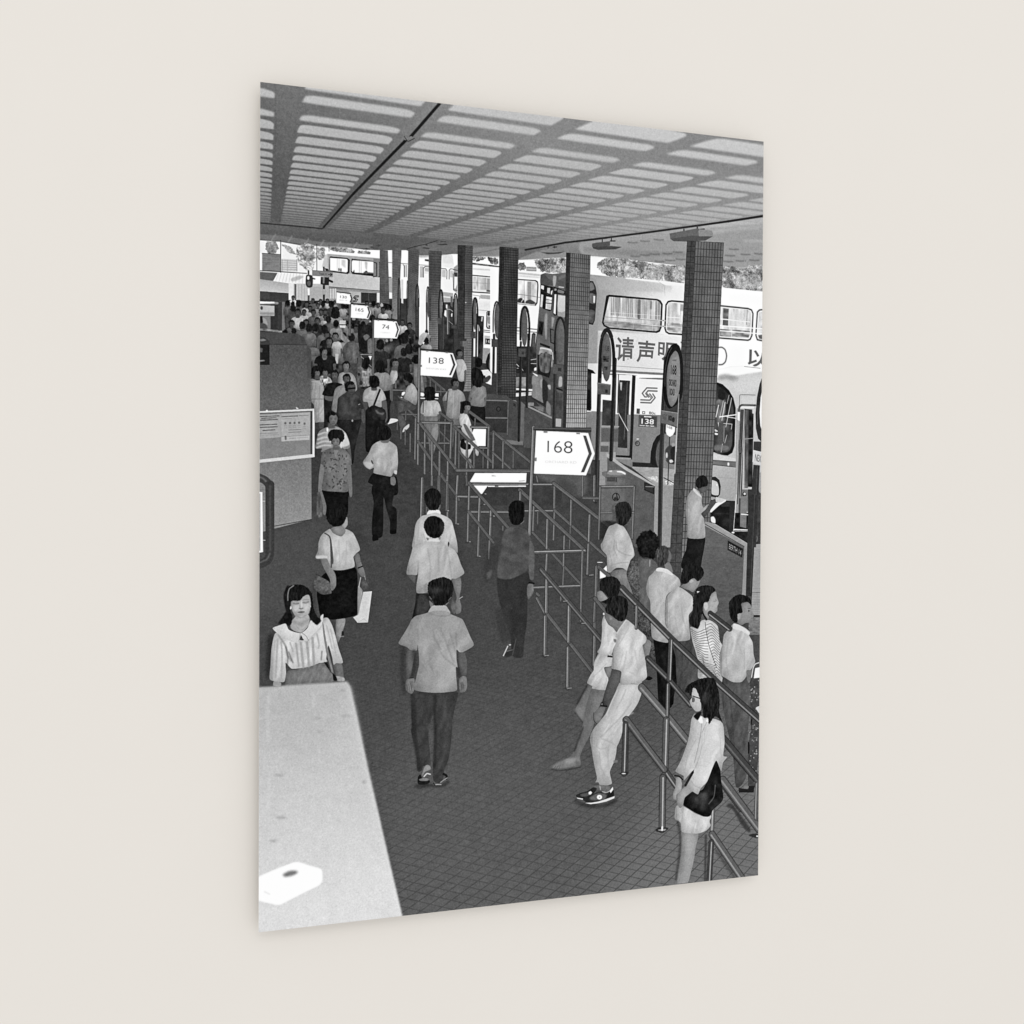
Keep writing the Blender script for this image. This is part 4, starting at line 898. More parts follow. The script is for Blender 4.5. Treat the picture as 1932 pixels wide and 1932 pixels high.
with part('crowd','dense mass of far people seen as one'):
    P(52,"390,960 480,920 640,930 1000,930 1160,960 1300,1000 1700,960 1860,1000 1870,1180 1932,1200 1980,1400 2180,1400 2330,1600 2330,1932 2300,2150 1500,2150 750,1932 740,1500 560,1380 400,1340",n=(44,7,9))
    rr=np.random.RandomState(11)
    for i in range(150):
        x=rr.uniform(410,1900);y=rr.uniform(960,1500)
        if x<700 and y>1340: continue
        t=rr.choice([26,30,40,150,110,170,190,90]);r=rr.uniform(12,26)
        P(t,[(x-r,y),(x,y-r*1.2),(x+r,y),(x+r*.8,y+r*1.3),(x-r*.8,y+r*1.3)],b=2)
    for i in range(70):
        x=rr.uniform(430,1880);y=rr.uniform(950,1650)
        if x<760 and y>1250: continue
        r=22+(y-950)*.04;t=rr.choice([40,60,100,130,150,170]);f=rr.choice(['b','b','f'])
        w=r*1.9;h=r*4
        P(t,[(x-w*.35,y+r*1.4),(x+w*.35,y+r*1.4),(x+w,y+r*1.9),(x+w*1.1,y+r*4),(x-w*1.1,y+r*4),(x-w,y+r*1.9)],n=(12,4,6),g=(x,y+r,x,y+r*5,t*.5))
        P(20,[(x-r*.95,y),(x-r*.5,y-r*1.1),(x+r*.5,y-r*1.1),(x+r*.95,y),(x+r*.5,y+r*1.1),(x-r*.5,y+r*1.1)])
        if f=='f': P(92,[(x-r*.6,y-r*.1),(x,y-r*.4),(x+r*.6,y-r*.1),(x+r*.4,y+r*.9),(x-r*.4,y+r*.9)],n=(8,3,3))
C=[ # label,x,y,r,facing,tone
('far person in pale shirt against the bright street wall',500,885,24,'f',235),
('far person in grey shirt beside the pale street wall',775,928,27,'f',120),
('far person in light shirt below the traffic light post',880,938,27,'f',165),
('far person in white shirt right of the traffic light post',975,928,24,'f',190),
('far person just left of the 130 sign',1072,948,21,'f',160),
('far person at the outer edge of the crowd by the kiosk',432,968,30,'b',130),
('far dark haired person second from the kiosk',500,970,30,'b',120),
('far person with bushy hair near the kiosk',580,965,42,'b',110),
('far person facing out in a white shirt under the first traffic light',690,978,34,'f',196),
('far person in grey behind the middle rows',845,995,30,'f',150),
('far dark haired person turned away under the street sign',915,980,32,'b',90),
('far person with thick dark hair left of the 130 sign post',1030,975,40,'b',70),
('far person in white shirt right under the 130 sign',1190,1000,28,'b',190),
('far person in pale shirt peering between two rows',735,1035,32,'f',190),
('far person in dark top near the kiosk pillar',500,1035,40,'b',95),
('far person with broad face in open white shirt',565,1090,44,'f',215),
('far person in white T-shirt beside the broad faced one',655,1085,31,'f',205),
('far person in grey polo shirt in the middle of the crowd',780,1092,37,'f',112),
('far person with soft pale collar in the second row',885,1085,34,'f',165),
('far person in light blouse in the second row',945,1085,34,'f',150),
('far long haired person in pale blouse below the 130 sign',1085,1075,54,'h',150),
('far person leaning at the kiosk counter',485,1245,40,'f',105),
('far long haired person in black top with pale face',835,1205,40,'f',36),
('far person in white collar behind the long haired one',945,1155,30,'f',190),
('far person with dark bob in patterned grey blouse',990,1185,40,'b',118),
('far person in pale jacket left of the ticket box',1095,1245,42,'b',150),
('far person looking down behind the low wall',680,1230,38,'f',84),
('far person in white shirt seen from behind at the low wall',630,1270,46,'b',135),
('far person in profile in grey shirt at the low wall',720,1305,48,'b',140),
('far dark haired person behind the low wall edge',512,1350,36,'b',110),
('far person barely above the low wall',395,1365,34,'b',70),
('far person in black by the long haired one',812,1300,48,'b',34),
('far person in grey shirt with back turned amid the crowd',935,1325,50,'b',120),
('far person with shaded face in black top',970,1405,44,'f',32),
('far person in sleeveless dark top between rows',1000,1490,50,'f',36),
('far person beneath the 165 sign in grey',1370,1310,36,'f',125),
('far dark haired person beneath the 165 sign post',1470,1255,36,'b',80),
('far person right of the 165 sign facing the bus',1520,965,30,'f',140),
('far person with thick hair right of the 165 sign',1612,970,34,'b',150),
('far person close to the slim far pillar',1672,990,25,'r',160),
('far person in black left of the 74 sign',1600,1170,40,'b',60),
('far child sized figure with bright white shirt by the pillar',1745,1055,34,'f',225),
('far dark haired person against the far pillar base',1805,1015,30,'b',150),
('far person with back turned right of the ticket box',1560,1390,52,'b',120),
]
for c in sorted(C,key=lambda c:c[2]): fig(*c)
with part('ticket_box','small white ticket box in the crowd'):
    F(205,"1145,1200 1230,1202 1225,1255 1140,1252");F(60,"1145,1255 1228,1258 1228,1268 1145,1264");F(225,"1145,1268 1228,1270 1222,1305 1150,1300")
P(128,"1150,1340 1190,1380 1290,1500 1240,1520 1150,1440",n=(20,3,12),b=2)
with part('person','far person in white T-shirt walking forward mid crowd'):
    torso(1105,1495,62,200,205);F(190,"1085,1660 1130,1665 1120,1800 1085,1790",b=3);head(1085,1420,44,'f',112)
with part('person','far woman in black top with wavy hair'):
    torso(945,1680,130,250,26,95);P(108,"900,1680 970,1690 960,1740 920,1745",b=3);head(935,1632,50,'f',112);hair("880,1700 870,1600 920,1560 960,1570 975,1600 930,1600 900,1640 900,1720")
with part('person','far couple of dark haired people carrying black bags'):
    P(26,"1400,1290 1480,1260 1580,1280 1610,1400 1560,1440 1520,1640 1430,1640 1400,1480",n=(10,6,8));P(110,"1470,1420 1520,1390 1560,1430 1500,1480",b=4);P(112,"1530,1480 1580,1460 1600,1640 1540,1650",b=3,n=(8,6,6))
with part('person','man in faded grey shirt walking away through the crowd'):
    with part('trousers'): P(62,"1220,1780 1380,1790 1370,2050 1300,2100 1230,2060",n=(7,5,9))
    P(88,"1400,1640 1430,1700 1425,1850 1395,1800",b=3)
    with part('shirt'): P(94,"1260,1500 1350,1495 1400,1570 1425,1700 1385,1720 1375,1790 1215,1785 1190,1640 1205,1550",n=(14,4,14))
    Ln(150,7,"1330,1560 1350,1780",a=.35,b=4);head(1310,1435,46,'b',90)
R('E')
C=[('person in white shirt right of the 74 sign',400,1225,32,'f',205),
('person in dark jacket facing the pillar right of the 74 sign',500,1272,36,'f',58),
('dark haired person just under the 74 sign point',465,1375,36,'b',90),
('person with bushy hair below the 74 sign in pale shirt',425,1450,64,'b',128),
('person turned away between the 74 and 138 signs',522,1488,40,'b',88),
('bearded man bowing in a pale shirt by the white bus',735,1355,26,'b',150),
('person with grey collar above the 138 sign',730,1480,36,'b',160),
('person with thick hair left of the 138 sign',490,1600,58,'b',110),
('second dark haired person left of the 138 sign',580,1590,44,'b',80),
('person with black backpack left of the 138 sign',420,1640,50,'b',40),
('person in the dark mass below the 74 sign',95,1535,60,'b',50),
]
for c in sorted(C,key=lambda c:c[2]): fig(*c)
P(175,"640,1420 690,1370 750,1380 720,1440 660,1540 620,1520",n=(8,6,8),b=2)
with part('person','man in short sleeved white shirt right of the 138 sign'):
    with part('trousers'): F(34,"1180,2030 1270,2030 1245,2180 1190,2180")
    with part('shirt'): P(186,"1135,1760 1190,1735 1240,1745 1280,1830 1285,1890 1250,1900 1250,2035 1180,2035 1150,1920",n=(8,5,9))
    P(92,"1262,1890 1282,1900 1275,2060 1250,2030",b=2);head(1180,1655,46,'r',100)
with part('person','person in dark shirt reading a newspaper by the pillar'):
    P(30,"1380,1850 1440,1880 1560,1870 1640,1990 1600,2060 1500,2060 1400,2120 1350,2040",n=(10,6,9));P(60,"1500,1850 1590,1880 1650,1960 1560,1940",b=3);head(1450,1785,56,'b',60)
with part('newspaper','open newspaper held by the pillar'):
    R('I');F(222,"1440,215 1580,205 1635,260 1630,420 1550,390 1545,290 1470,270",n=(12,5,3),b=1)
    P(60,"1520,330 1600,285 1620,320 1570,380 1510,370",b=3)
R('D');P(14,"400,1000 700,960 1100,980 1600,1020 1880,1050 1932,1250 2330,1450 2330,2000 1900,2200 800,2100 760,1560 420,1330",a=.05,b=60,x=1);P(70,"400,1000 700,960 1100,980 1600,1020 1880,1050 1932,1250 2330,1450 2330,1900 1900,2000 800,1900 760,1560 420,1330",a=.07,b=30,x=1,n=(75,2.2,3.2))
R('D')
with part('street_rail','metal rail and white panel inside the crowd'):
    F(44,"1430,1660 1620,1660 1610,1860 1440,1860");Ln(170,7,"1435,1672 1610,1672");Ln(170,7,"1440,1700 1475,1730");F(240,"1540,1690 1590,1690 1570,1750");P(20,"1480,1720 1550,1710 1565,1800 1500,1830 1470,1790",s=0);Ln(140,6,"1440,1680 1438,1860");Ln(160,6,"1550,1810 1590,1850")
# ---------- left counter wall, notice board, middle-distance people, 138 lane
def rail(q,w,hi=180,base=86,edge=36,off=-.18,s=0):
    w=w*(1.4 if w<36 else 1.12)
    a=np.array([[float(v) for v in t.split(',')] for t in q.split()])
    d=a[-1]-a[0];L=np.hypot(*d);nrm=np.array([-d[1],d[0]])/max(L,1e-6)
    if nrm[0]>0: nrm=-nrm
    Ln(edge,w*1.25,a,s=s,a=.7);Ln(base,w*.95,a,s=s);Ln(hi*.84,w*.25,a+nrm*w*(-off),s=s,a=.85)
def rails(lab,items):
    with part('railing',lab):
        for it in items:
            a=[float(v) for t in it[0].split() for v in t.split(',')]
            with part('post' if abs(a[-1]-a[1])>3*abs(a[-2]-a[0]) else 'rail'): rail(*it)
R('D')
with part('counter_wall','tiled counter wall at the print edge'):
    F(66,"30,1360 360,1370 560,1385 650,1430 690,1535 30,1535",n=(5,8,8))
    F(76,"30,1530 690,1535 750,1610 757,3942 30,4130",g=(400,1700,400,3900,140),n=(7,1.3,1.3))
    Ln(50,12,"180,1530 690,1538",b=3);F(56,"690,1535 752,1600 755,2000 700,2000",b=8,a=.4)
    Gr(52,2,60,130,"30,1545 750,1545 757,3942 30,4130",a=.75,z=(1.2,3.5))
    F(26,"30,1530 175,1530 178,1815 30,1815");P(54,"30,1440 90,1430 150,1460 180,1530 30,1530",b=3);P(120,"40,1465 90,1455 135,1475 60,1490",b=4)
    P(90,"40,1580 80,1590 75,1640 40,1630",b=5);P(130,"40,1750 100,1748 112,1760 40,1770",b=4)
    R('L');Ln(40,8,"245,562 757,468",b=2)
R('H')
with part('notice_board','framed notice board on the counter wall'):
    F(190,"30,782 800,745 798,1412 30,1492");F(206,"30,780 800,745 800,772 30,806",b=1);F(128,"30,806 770,775 765,1372 30,1448",n=(4,8,8));F(56,"742,780 772,778 768,1385 742,1375",b=4);Ln(70,10,"30,810 770,780",b=3)
    F(205,"30,1450 770,1372 800,1390 798,1412 30,1492",b=1);F(215,"770,775 800,748 798,1412 770,1390",b=1)
    El(225,140,772,16,12,b=3);P(205,"540,720 580,745 550,750",b=3)
    with part('notice'):
        F(162,"30,830 335,818 335,1138 30,1160",n=(3,9,9))
        for y,x0,x1,t in ((850,45,310,60),(875,70,270,70),(900,55,285,60),(965,45,275,66),(1000,45,285,66),(1042,85,250,66)):
            Ln(t,13,[(x0,y+4),(x1,y-6)],a=.75,n=(30,2,2),b=2)
        Ln(95,7,"45,1090 290,1078",a=.6,b=2);Ln(110,5,"40,1112 310,1100",a=.5)
    with part('notice'):
        F(166,"338,815 738,795 735,1105 338,1130",n=(3,9,9))
        Ln(70,13,"350,855 565,845",a=.7,n=(30,2,2),b=2);Ln(90,10,"585,842 710,836",a=.6,b=2);Ln(95,7,"350,888 480,880",a=.5)
        for x,y in ((395,945),(460,943),(522,942),(585,938),(660,952)): El(80,x,y,15,17,b=3,a=.8);Ln(110,6,[(x-18,y+38),(x+16,y+36)],a=.6);Ln(110,6,[(x-12,y+62),(x+16,y+60)],a=.5)
        for y in (1040,1072): Ln(85,9,[(440,y),(610,y-8)],a=.6,b=2)
    with part('notice'):
        F(178,"340,1135 730,1112 728,1172 342,1198");Ln(70,26,"398,1130 400,1165",a=.7,b=3);Ln(110,8,"450,1155 540,1150",a=.6);Ln(120,7,"560,1148 700,1138",a=.5)
R('H')
# people by the wall
with part('person','woman in pale off the shoulder dress by the counter wall'):
    P(70,"860,930 945,910 940,1000 870,1020",b=3)
    with part('dress'): P(152,"750,335 830,352 890,350 920,420 930,520 925,610 945,780 942,918 860,930 800,925 790,700 750,640 745,450",n=(9,4,14));Ln(88,9,"755,612 922,612",a=.7,b=2);Ln(118,12,"870,420 850,900",a=.5,b=4);Ln(118,9,"810,420 800,600",a=.5,b=4);Ln(190,9,"760,370 890,378",a=.6,b=3)
    head(835,255,48,'f',104);hair("750,290 755,190 800,150 870,160 895,220 880,240 850,200 810,220 800,300 760,330")
with part('person','woman in patterned pale collar behind the black T-shirt'):
    with part('shirt'): P(165,"870,300 940,290 1010,320 1040,380 960,400 930,440 880,380",n=(60,3,3))
    head(945,250,46,'f',108);Ln(30,12,"905,350 935,440")
with part('person','man in light shirt standing behind the sunglasses man'):
    with part('shirt'): P(150,"1130,280 1190,240 1300,250 1360,320 1385,480 1300,520 1130,420",n=(8,6,9))
    head(1235,155,54,'f',118)
with part('person','man in black T-shirt with folded arms'):
    with part('trousers'): P(34,"930,600 1040,600 1050,780 940,1400 900,1400 930,900",n=(7,5,9))
    P(84,"940,570 1050,560 1040,640 950,620",b=3)
    with part('shirt'): P(24,"1000,395 1070,385 1130,390 1185,415 1120,500 1060,570 1000,575 905,550 950,450",n=(9,4,4))
    head(1075,278,56,'f',86)
with part('person','man in pale shirt half hidden by the sunglasses man'):
    with part('shirt'): P(138,"1190,420 1120,440 1075,490 1050,640 1035,760 1110,790 1130,600 1240,510 1260,430",n=(8,5,9))
    head(1240,330,55,'f',84)
with part('person','man in dark shirt and sunglasses walking forward'):
    with part('trousers'): P(28,"1110,870 1430,880 1425,1000 1380,1180 1350,1330 1330,1500 1250,1480 1260,1250 1200,1050 1120,980",n=(8,6,9))
    P(72,"1410,720 1480,760 1500,900 1470,950 1440,860",b=3)
    with part('shirt'): P(56,"1250,540 1180,560 1125,600 1110,720 1100,880 1190,895 1430,890 1445,760 1475,740 1430,620 1390,560 1330,530",n=(15,7,9));Ln(80,10,"1290,600 1340,720",a=.4,b=4);Ln(34,14,"1130,640 1120,760",a=.5,b=5)
    head(1285,455,74,'r',76);Ln(20,24,"1265,470 1355,462");El(150,1320,910,12,16,b=2);Ln(170,8,"1405,690 1425,680")
with part('person','girl in pale flowered dress in the crowd'):
    with part('dress'): P(128,"1400,200 1480,165 1580,190 1600,320 1560,430 1400,430 1410,300",n=(34,3,4))
    El(44,1440,390,24,28,b=3);El(36,1410,270,18,22,b=3);head(1500,140,50,'b',80)
with part('person','woman in pale blouse with back turned near the sign post'):
    with part('trousers'): P(24,"1740,480 1845,485 1850,900 1760,900",n=(6,5,9))
    P(92,"1840,420 1875,430 1870,640 1840,600",b=3)
    with part('shirt'): P(142,"1640,250 1780,245 1840,290 1885,400 1850,420 1835,490 1680,490 1600,300",n=(7,6,9),g=(1700,260,1800,490,118));Ln(105,14,"1770,300 1760,480",a=.5,b=5)
    hair("1640,110 1690,70 1740,80 1765,150 1765,240 1700,250 1650,220")
with part('person','person in white top facing right beside the sign post'):
    with part('shirt'): P(168,"1870,200 1930,220 1945,300 1900,400 1860,390 1840,280",n=(8,5,8))
    head(1895,120,56,'r',100)
with part('person','woman with big shoulder bag walking away'):
    with part('trousers'): P(22,"1520,720 1720,720 1800,860 1760,1000 1640,1300 1510,1330 1500,1000",n=(7,6,9))
    P(84,"1720,640 1790,640 1805,880 1770,940 1780,860 1745,760",b=3);P(70,"1465,640 1525,650 1530,740 1490,760",b=3)
    with part('shirt'): P(172,"1550,450 1490,490 1465,560 1470,645 1530,655 1550,725 1600,700 1720,725 1725,640 1785,615 1745,505 1690,450 1610,440",n=(7,6,9));Ln(128,12,"1500,620 1700,640",a=.5,b=4);Ln(132,12,"1660,520 1640,700",a=.5,b=5)
    with part('bag'): P(36,"1600,700 1680,720 1770,760 1790,870 1740,900 1640,900 1590,860",n=(14,6,6));P(92,"1640,760 1700,800 1760,800 1740,830 1660,810",b=4)
    Ln(24,26,"1700,485 1620,690");head(1620,375,72,'b',84);hair("1550,380 1560,300 1640,285 1690,340 1690,430 1630,450 1570,430")
with part('person','man in striped polo shirt behind the floral blouse'):
    P(84,"1245,1250 1290,1250 1310,1500 1270,1480",b=3);P(54,"840,1290 890,1300 880,1600 850,1600",b=3)
    with part('shirt'):
        P(150,"970,1000 900,1030 850,1080 808,1285 900,1295 905,1345 1250,1300 1285,1240 1240,1100 1190,1040 1100,990",n=(5,5,5))
        for y in (1075,1140,1195,1250): Ln(205,24,[(850-(y-1080)*.1,y+30),(930,y),(1020,y+5)],a=.6,s=1,b=4)
        P(205,"1170,1060 1230,1090 1280,1235 1180,1270 1150,1180",b=4,a=.8);P(225,"965,1010 990,1005 985,1060 965,1055",b=2)
    head(1030,880,78,'r',106)
with part('person','woman in floral blouse and black skirt walking forward'):
    with part('skirt'): R('L');P(16,"905,60 1255,85 1260,200 1240,420 960,420 940,250",n=(6,6,6));R('H')
    P(112,"890,1480 940,1500 930,1650 900,1880 850,1890 860,1650",b=2,n=(5,5,9));P(108,"1240,1520 1300,1530 1320,1920 1280,1940",b=2)
    R('L');P(104,"860,60 900,80 960,280 950,400 915,390 905,250",b=2);P(84,"845,90 880,120 910,330 900,430 830,430 830,200",b=3,n=(20,4,5));R('H')
    with part('blouse'):
        P(112,"1050,1280 960,1310 905,1350 885,1500 935,1540 915,1720 905,1865 1090,1890 1260,1885 1255,1700 1240,1520 1310,1520 1290,1400 1230,1320 1150,1270",n=(8,5,5))
        rr=np.random.RandomState(2)
        for i in range(62):
            x=rr.uniform(920,1260);y=rr.uniform(1340,1860);l=rr.uniform(8,26);a=rr.rand()*6.3
            Ln(52,rr.uniform(9,18),[(x,y),(x+l*np.cos(a),y+l*np.sin(a))],a=.75,b=2)
        P(128,"1060,1290 1130,1280 1110,1380 1090,1420",b=4)
    head(1092,1195,68,'f',114);hair("985,1150 985,1080 1030,1035 1100,1030 1180,1045 1210,1110 1200,1180 1160,1210 1140,1150 1080,1140 1030,1165 1020,1200",n=8)
    P(205,"1150,1230 1170,1225 1175,1290 1155,1280",b=4)
R('I')
# far end of 138 lane
with part('gate','dark bay gate with a round handicap sign'):
    F(66,"1560,540 1830,560 1932,640 1932,1160 1560,1100",n=(5,8,8));F(48,"1560,630 1870,640 1850,1080 1540,1060",n=(5,8,8));El(30,1725,750,32,36);El(58,1725,750,22,26)
    rail("1560,626 1870,634",18);rail("1862,640 1848,1100",14,120);rail("1545,868 1850,872",16)
rails('grey railings behind the 138 sign',[("700,250 980,490",24,90),("720,300 725,370",14,120),("785,330 785,440",14,110),("860,400 860,500",14,110),("930,440 930,560",12,100),("260,485 445,490",14,170),("640,500 1000,510",14,120),("265,500 260,640",12,110),("310,370 310,460",14,170)])
with part('direction_panel','small white panels low behind the 138 lane'):
    F(248,"640,520 690,525 705,555 690,575 640,570");F(250,"850,530 900,532 900,580 845,575");F(250,"640,592 710,596 710,610 640,606");F(250,"835,600 895,602 895,614 835,612");P(250,"395,520 430,508 440,530 410,565 388,560",s=0);El(245,383,592,18,11)
with part('person','man seated on the railing in white shirt and grey trousers'):
    with part('trousers'): P(72,"480,640 600,690 560,760 420,780 340,810 330,880 230,880 240,660 330,640",n=(9,6,8));P(86,"330,820 400,830 450,960 400,1020 360,980",n=(9,5,8));P(58,"240,660 330,640 330,860 240,860",n=(8,5,8),b=3)
    P(205,"240,880 330,890 330,920 200,960 215,930",b=2);P(186,"490,955 492,1000 440,1050 400,1070 420,1010",b=2)
    P(84,"330,560 400,600 480,610 470,650 380,620",b=3)
    with part('shirt'): P(178,"520,395 470,440 430,540 420,600 490,640 580,695 605,640 610,520 570,430",n=(7,6,9),g=(460,450,600,640,150));Ln(140,10,"540,500 500,620",a=.5,b=4)
    head(475,320,58,'l',84);hair("415,330 420,270 470,250 530,280 535,370 500,395 470,360 430,350")
with part('person','woman in pale blouse beside the sign 138 post'):
    with part('shirt'): P(118,"560,130 640,120 700,480 640,500 560,380",n=(8,6,9))
    hair("520,80 560,10 625,10 625,120 560,120")
with part('person','woman in white T-shirt and beige trousers walking up the 138 lane'):
    P(92,"640,830 690,830 690,940 660,960",b=3);P(86,"880,820 930,815 910,900 880,890",b=3)
    with part('trousers'): P(118,"700,845 880,850 890,920 905,1050 880,1180 830,1370 780,1370 760,1200 700,1000 690,900",n=(8,6,9));Ln(80,16,"800,930 790,1100 810,1300",a=.6,b=6);P(150,"820,1020 890,1000 880,1160 840,1250",a=.5,b=10)
    with part('shirt'): P(176,"720,630 680,650 645,760 650,810 695,830 700,850 870,848 885,825 940,805 915,690 880,640 800,625",n=(7,6,9));Ln(135,12,"820,660 830,820",a=.5,b=5);Ln(140,10,"730,660 720,800",a=.5,b=5);Ln(34,9,"690,640 685,800")
    hair("705,470 770,440 845,460 845,620 720,625");
with part('person','man in white short sleeved shirt facing forward in the 138 lane'):
    with part('trousers'): P(104,"1020,860 1180,870 1185,1000 1130,1010 1100,1250 1080,1250 1085,1000",n=(8,6,9))
    P(78,"960,620 1010,640 1010,820 980,760",b=3);P(84,"1240,640 1270,640 1260,700",b=3)
    with part('shirt'): P(162,"1050,470 1020,500 960,590 962,640 1020,640 1010,780 1005,870 1100,882 1180,880 1200,700 1200,650 1270,630 1240,530 1170,480",n=(8,6,9),g=(1050,500,1180,860,138));Ln(200,6,"1110,520 1095,870",a=.6,b=2);Ln(112,12,"1180,560 1170,860",a=.5,b=5)
    head(1120,395,54,'r',92);Ln(30,16,"1030,500 1015,640",a=.7)
with part('person','person in grey jersey seen from behind by the bay wall'):
    with part('trousers'): P(22,"1340,715 1530,715 1535,920 1400,930 1330,850",n=(6,6,6))
    P(92,"1320,560 1350,580 1350,660 1315,640",b=3);P(96,"1540,570 1560,580 1550,700 1530,690",b=3)
    with part('shirt'): P(128,"1385,430 1340,490 1320,580 1360,600 1335,690 1430,715 1530,712 1530,600 1560,570 1550,460 1500,430",n=(8,6,9))
    hair("1345,300 1360,200 1420,180 1500,230 1520,330 1490,440 1430,450 1370,400")
with part('person','young woman in white blouse with shoulder bag in the 138 lane'):
    P(196,"1195,1190 1440,1230 1450,1380 1420,1390 1380,1300 1300,1440 1230,1400",n=(10,5,9));P(120,"1310,1440 1350,1450 1350,1560 1330,1560",b=2)
    with part('shirt'): P(205,"1215,800 1185,850 1190,940 1240,1090 1350,1200 1370,1170 1355,1000 1330,900 1290,820",n=(6,6,9),g=(1240,850,1330,1100,188));Ln(150,10,"1260,900 1290,1080",a=.5,b=4)
    P(98,"1240,960 1280,965 1340,1060 1400,1150 1405,1180 1370,1200 1290,1080",b=2)
    with part('bag'): P(22,"1210,1180 1250,1160 1270,1220 1340,1240 1340,1300 1260,1310 1200,1270",n=(8,5,5))
    P(215,"1360,1200 1420,1180 1440,1270 1390,1240",b=2)
    head(1280,725,52,'r',120);hair("1205,720 1215,660 1270,635 1330,655 1345,700 1270,700 1245,740 1245,800 1215,820 1195,790")
with part('direction_panel','white panel in a rail frame behind the young woman'):
    F(246,"1385,1022 1555,1025 1550,1262 1440,1262 1400,1160 1360,1080",n=(2,8,8));F(38,"1555,1020 1580,1020 1575,1280 1450,1275 1450,1262 1550,1262")
rails('railings of the 138 lane',[("920,800 1085,930",24,100),("1330,790 1600,990",28,110),("1405,880 1400,980",14,130),("990,890 985,1110",14,120),("910,1050 1050,1200",16,90),("910,900 905,1200",12,90),("980,1110 980,1330",14,110),("640,932 1090,940",22,205),("640,1215 1060,1220",18,150),("1140,992 1205,992",20,190),("1350,996 1600,1000",22,205),("1592,1000 1580,1565",22,170),("1450,1283 1575,1286",16,190),
 ("1078,940 1062,1430",20,180),("1142,1030 1130,1530",18,180),("1182,1060 1178,1580",16,110),("1292,1180 1285,1800",20,170),("1390,1300 1388,1560",20,130),("1515,1310 1512,1560",14,110),("1180,1330 1380,1560",20,110),("1120,990 1655,1500",26,110),("622,930 615,1510",22,190),("585,870 575,1440",20,170),("490,770 590,862",20,110),("390,820 620,826",12,130),("382,1010 380,1160",12,130),("440,1040 438,1240",12,130),("510,1090 508,1340",14,150),("330,930 328,1030",12,100),("448,780 445,900",12,130),
 ("712,1060 708,1640",22,170),("620,1200 1180,2000",26,100),("812,1180 805,1800",22,180),("915,1330 905,2240",22,170),("1028,1470 1022,2430",22,190),("622,920 1150,1592",28,120),
 ("1655,1065 2200,1510",26,120),("1658,1080 1650,1570",20,160),("1650,1350 1895,1575",20,130),("1792,1200 1785,1560",20,160),("1930,1330 1928,1560",14,120),
 ("670,1710 668,2240",20,200),("690,1730 685,2200",10,120)])
R('E')
def arrow_sign(lab,board,chev,num,nq,sub,sq,k,bolts,nt=40,st=190,bar=None,post=None):
    R(k)
    with part('route_sign',lab):
        if post: rail(*post)
        F(252,board)
        if bar: F(46,bar);
        with part('arrow'): F(62,chev)
        with part('lettering'):
            Tx(nt,num,nq,bold=-.012)
            if sub: Tx(st,sub,sq,b=1.2)
            else: F(205,sq,n=(40,1.3,1.5),b=2,a=.8)
        for b in bolts: F(120,b)
R('D')
rail("1285,970 1285,1400",20,120);rail("1612,1190 1605,1932",22,120)
arrow_sign('white arrow sign for route 130',"1104,815 1295,838 1318,900 1290,978 1100,962","1283,842 1300,844 1324,905 1298,955 1282,952 1302,902",'130',"1155,857 1243,866 1240,900 1152,892",'',"1140,915 1250,922 1250,932 1140,926",'D',["1140,812 1165,814 1165,826 1140,824","1250,825 1275,828 1275,840 1250,838"],bar="1100,800 1300,825 1300,838 1100,812")
arrow_sign('white arrow sign for route 165',"1303,978 1535,1000 1578,1090 1540,1182 1298,1162","1522,1010 1542,1014 1568,1090 1538,1168 1518,1166 1546,1090",'165',"1368,1025 1475,1040 1472,1085 1365,1070",'CLEMENTI',"1370,1100 1462,1108 1462,1120 1370,1113",'D',["1330,975 1355,978 1355,992 1330,990","1490,990 1515,993 1515,1006 1490,1004"],bar="1298,958 1540,985 1540,1000 1298,978")
arrow_sign('white arrow sign for route 74',"12,1195 320,1215 368,1330 325,1452 8,1440","302,1232 322,1236 352,1328 318,1432 300,1430 330,1330",'74',"125,1258 220,1268 215,1325 120,1315",'CLEMENTI',"100,1358 230,1368 230,1382 100,1374",'E',["55,1192 80,1194 80,1208 55,1206","265,1205 290,1208 290,1222 265,1220"],bar="-10,1165 345,1190 345,1212 -10,1195",st=200)
arrow_sign('white arrow sign for 138 SHENTON WAY',"658,1615 1095,1648 1155,1815 1085,1988 650,1958","1058,1668 1085,1672 1132,1812 1070,1958 1045,1955 1102,1815",'138',"768,1712 970,1722 968,1802 765,1790",'SHENTON WAY',"725,1850 1005,1868 1005,1890 725,1872",'E',["725,1612 760,1615 760,1632 725,1630","995,1635 1030,1638 1030,1656 995,1652","655,1815 670,1815 670,1842 652,1842"],bar="640,1588 1125,1632 1125,1655 640,1612",post=("640,1590 625,2600",26,190),st=205)
R('H')
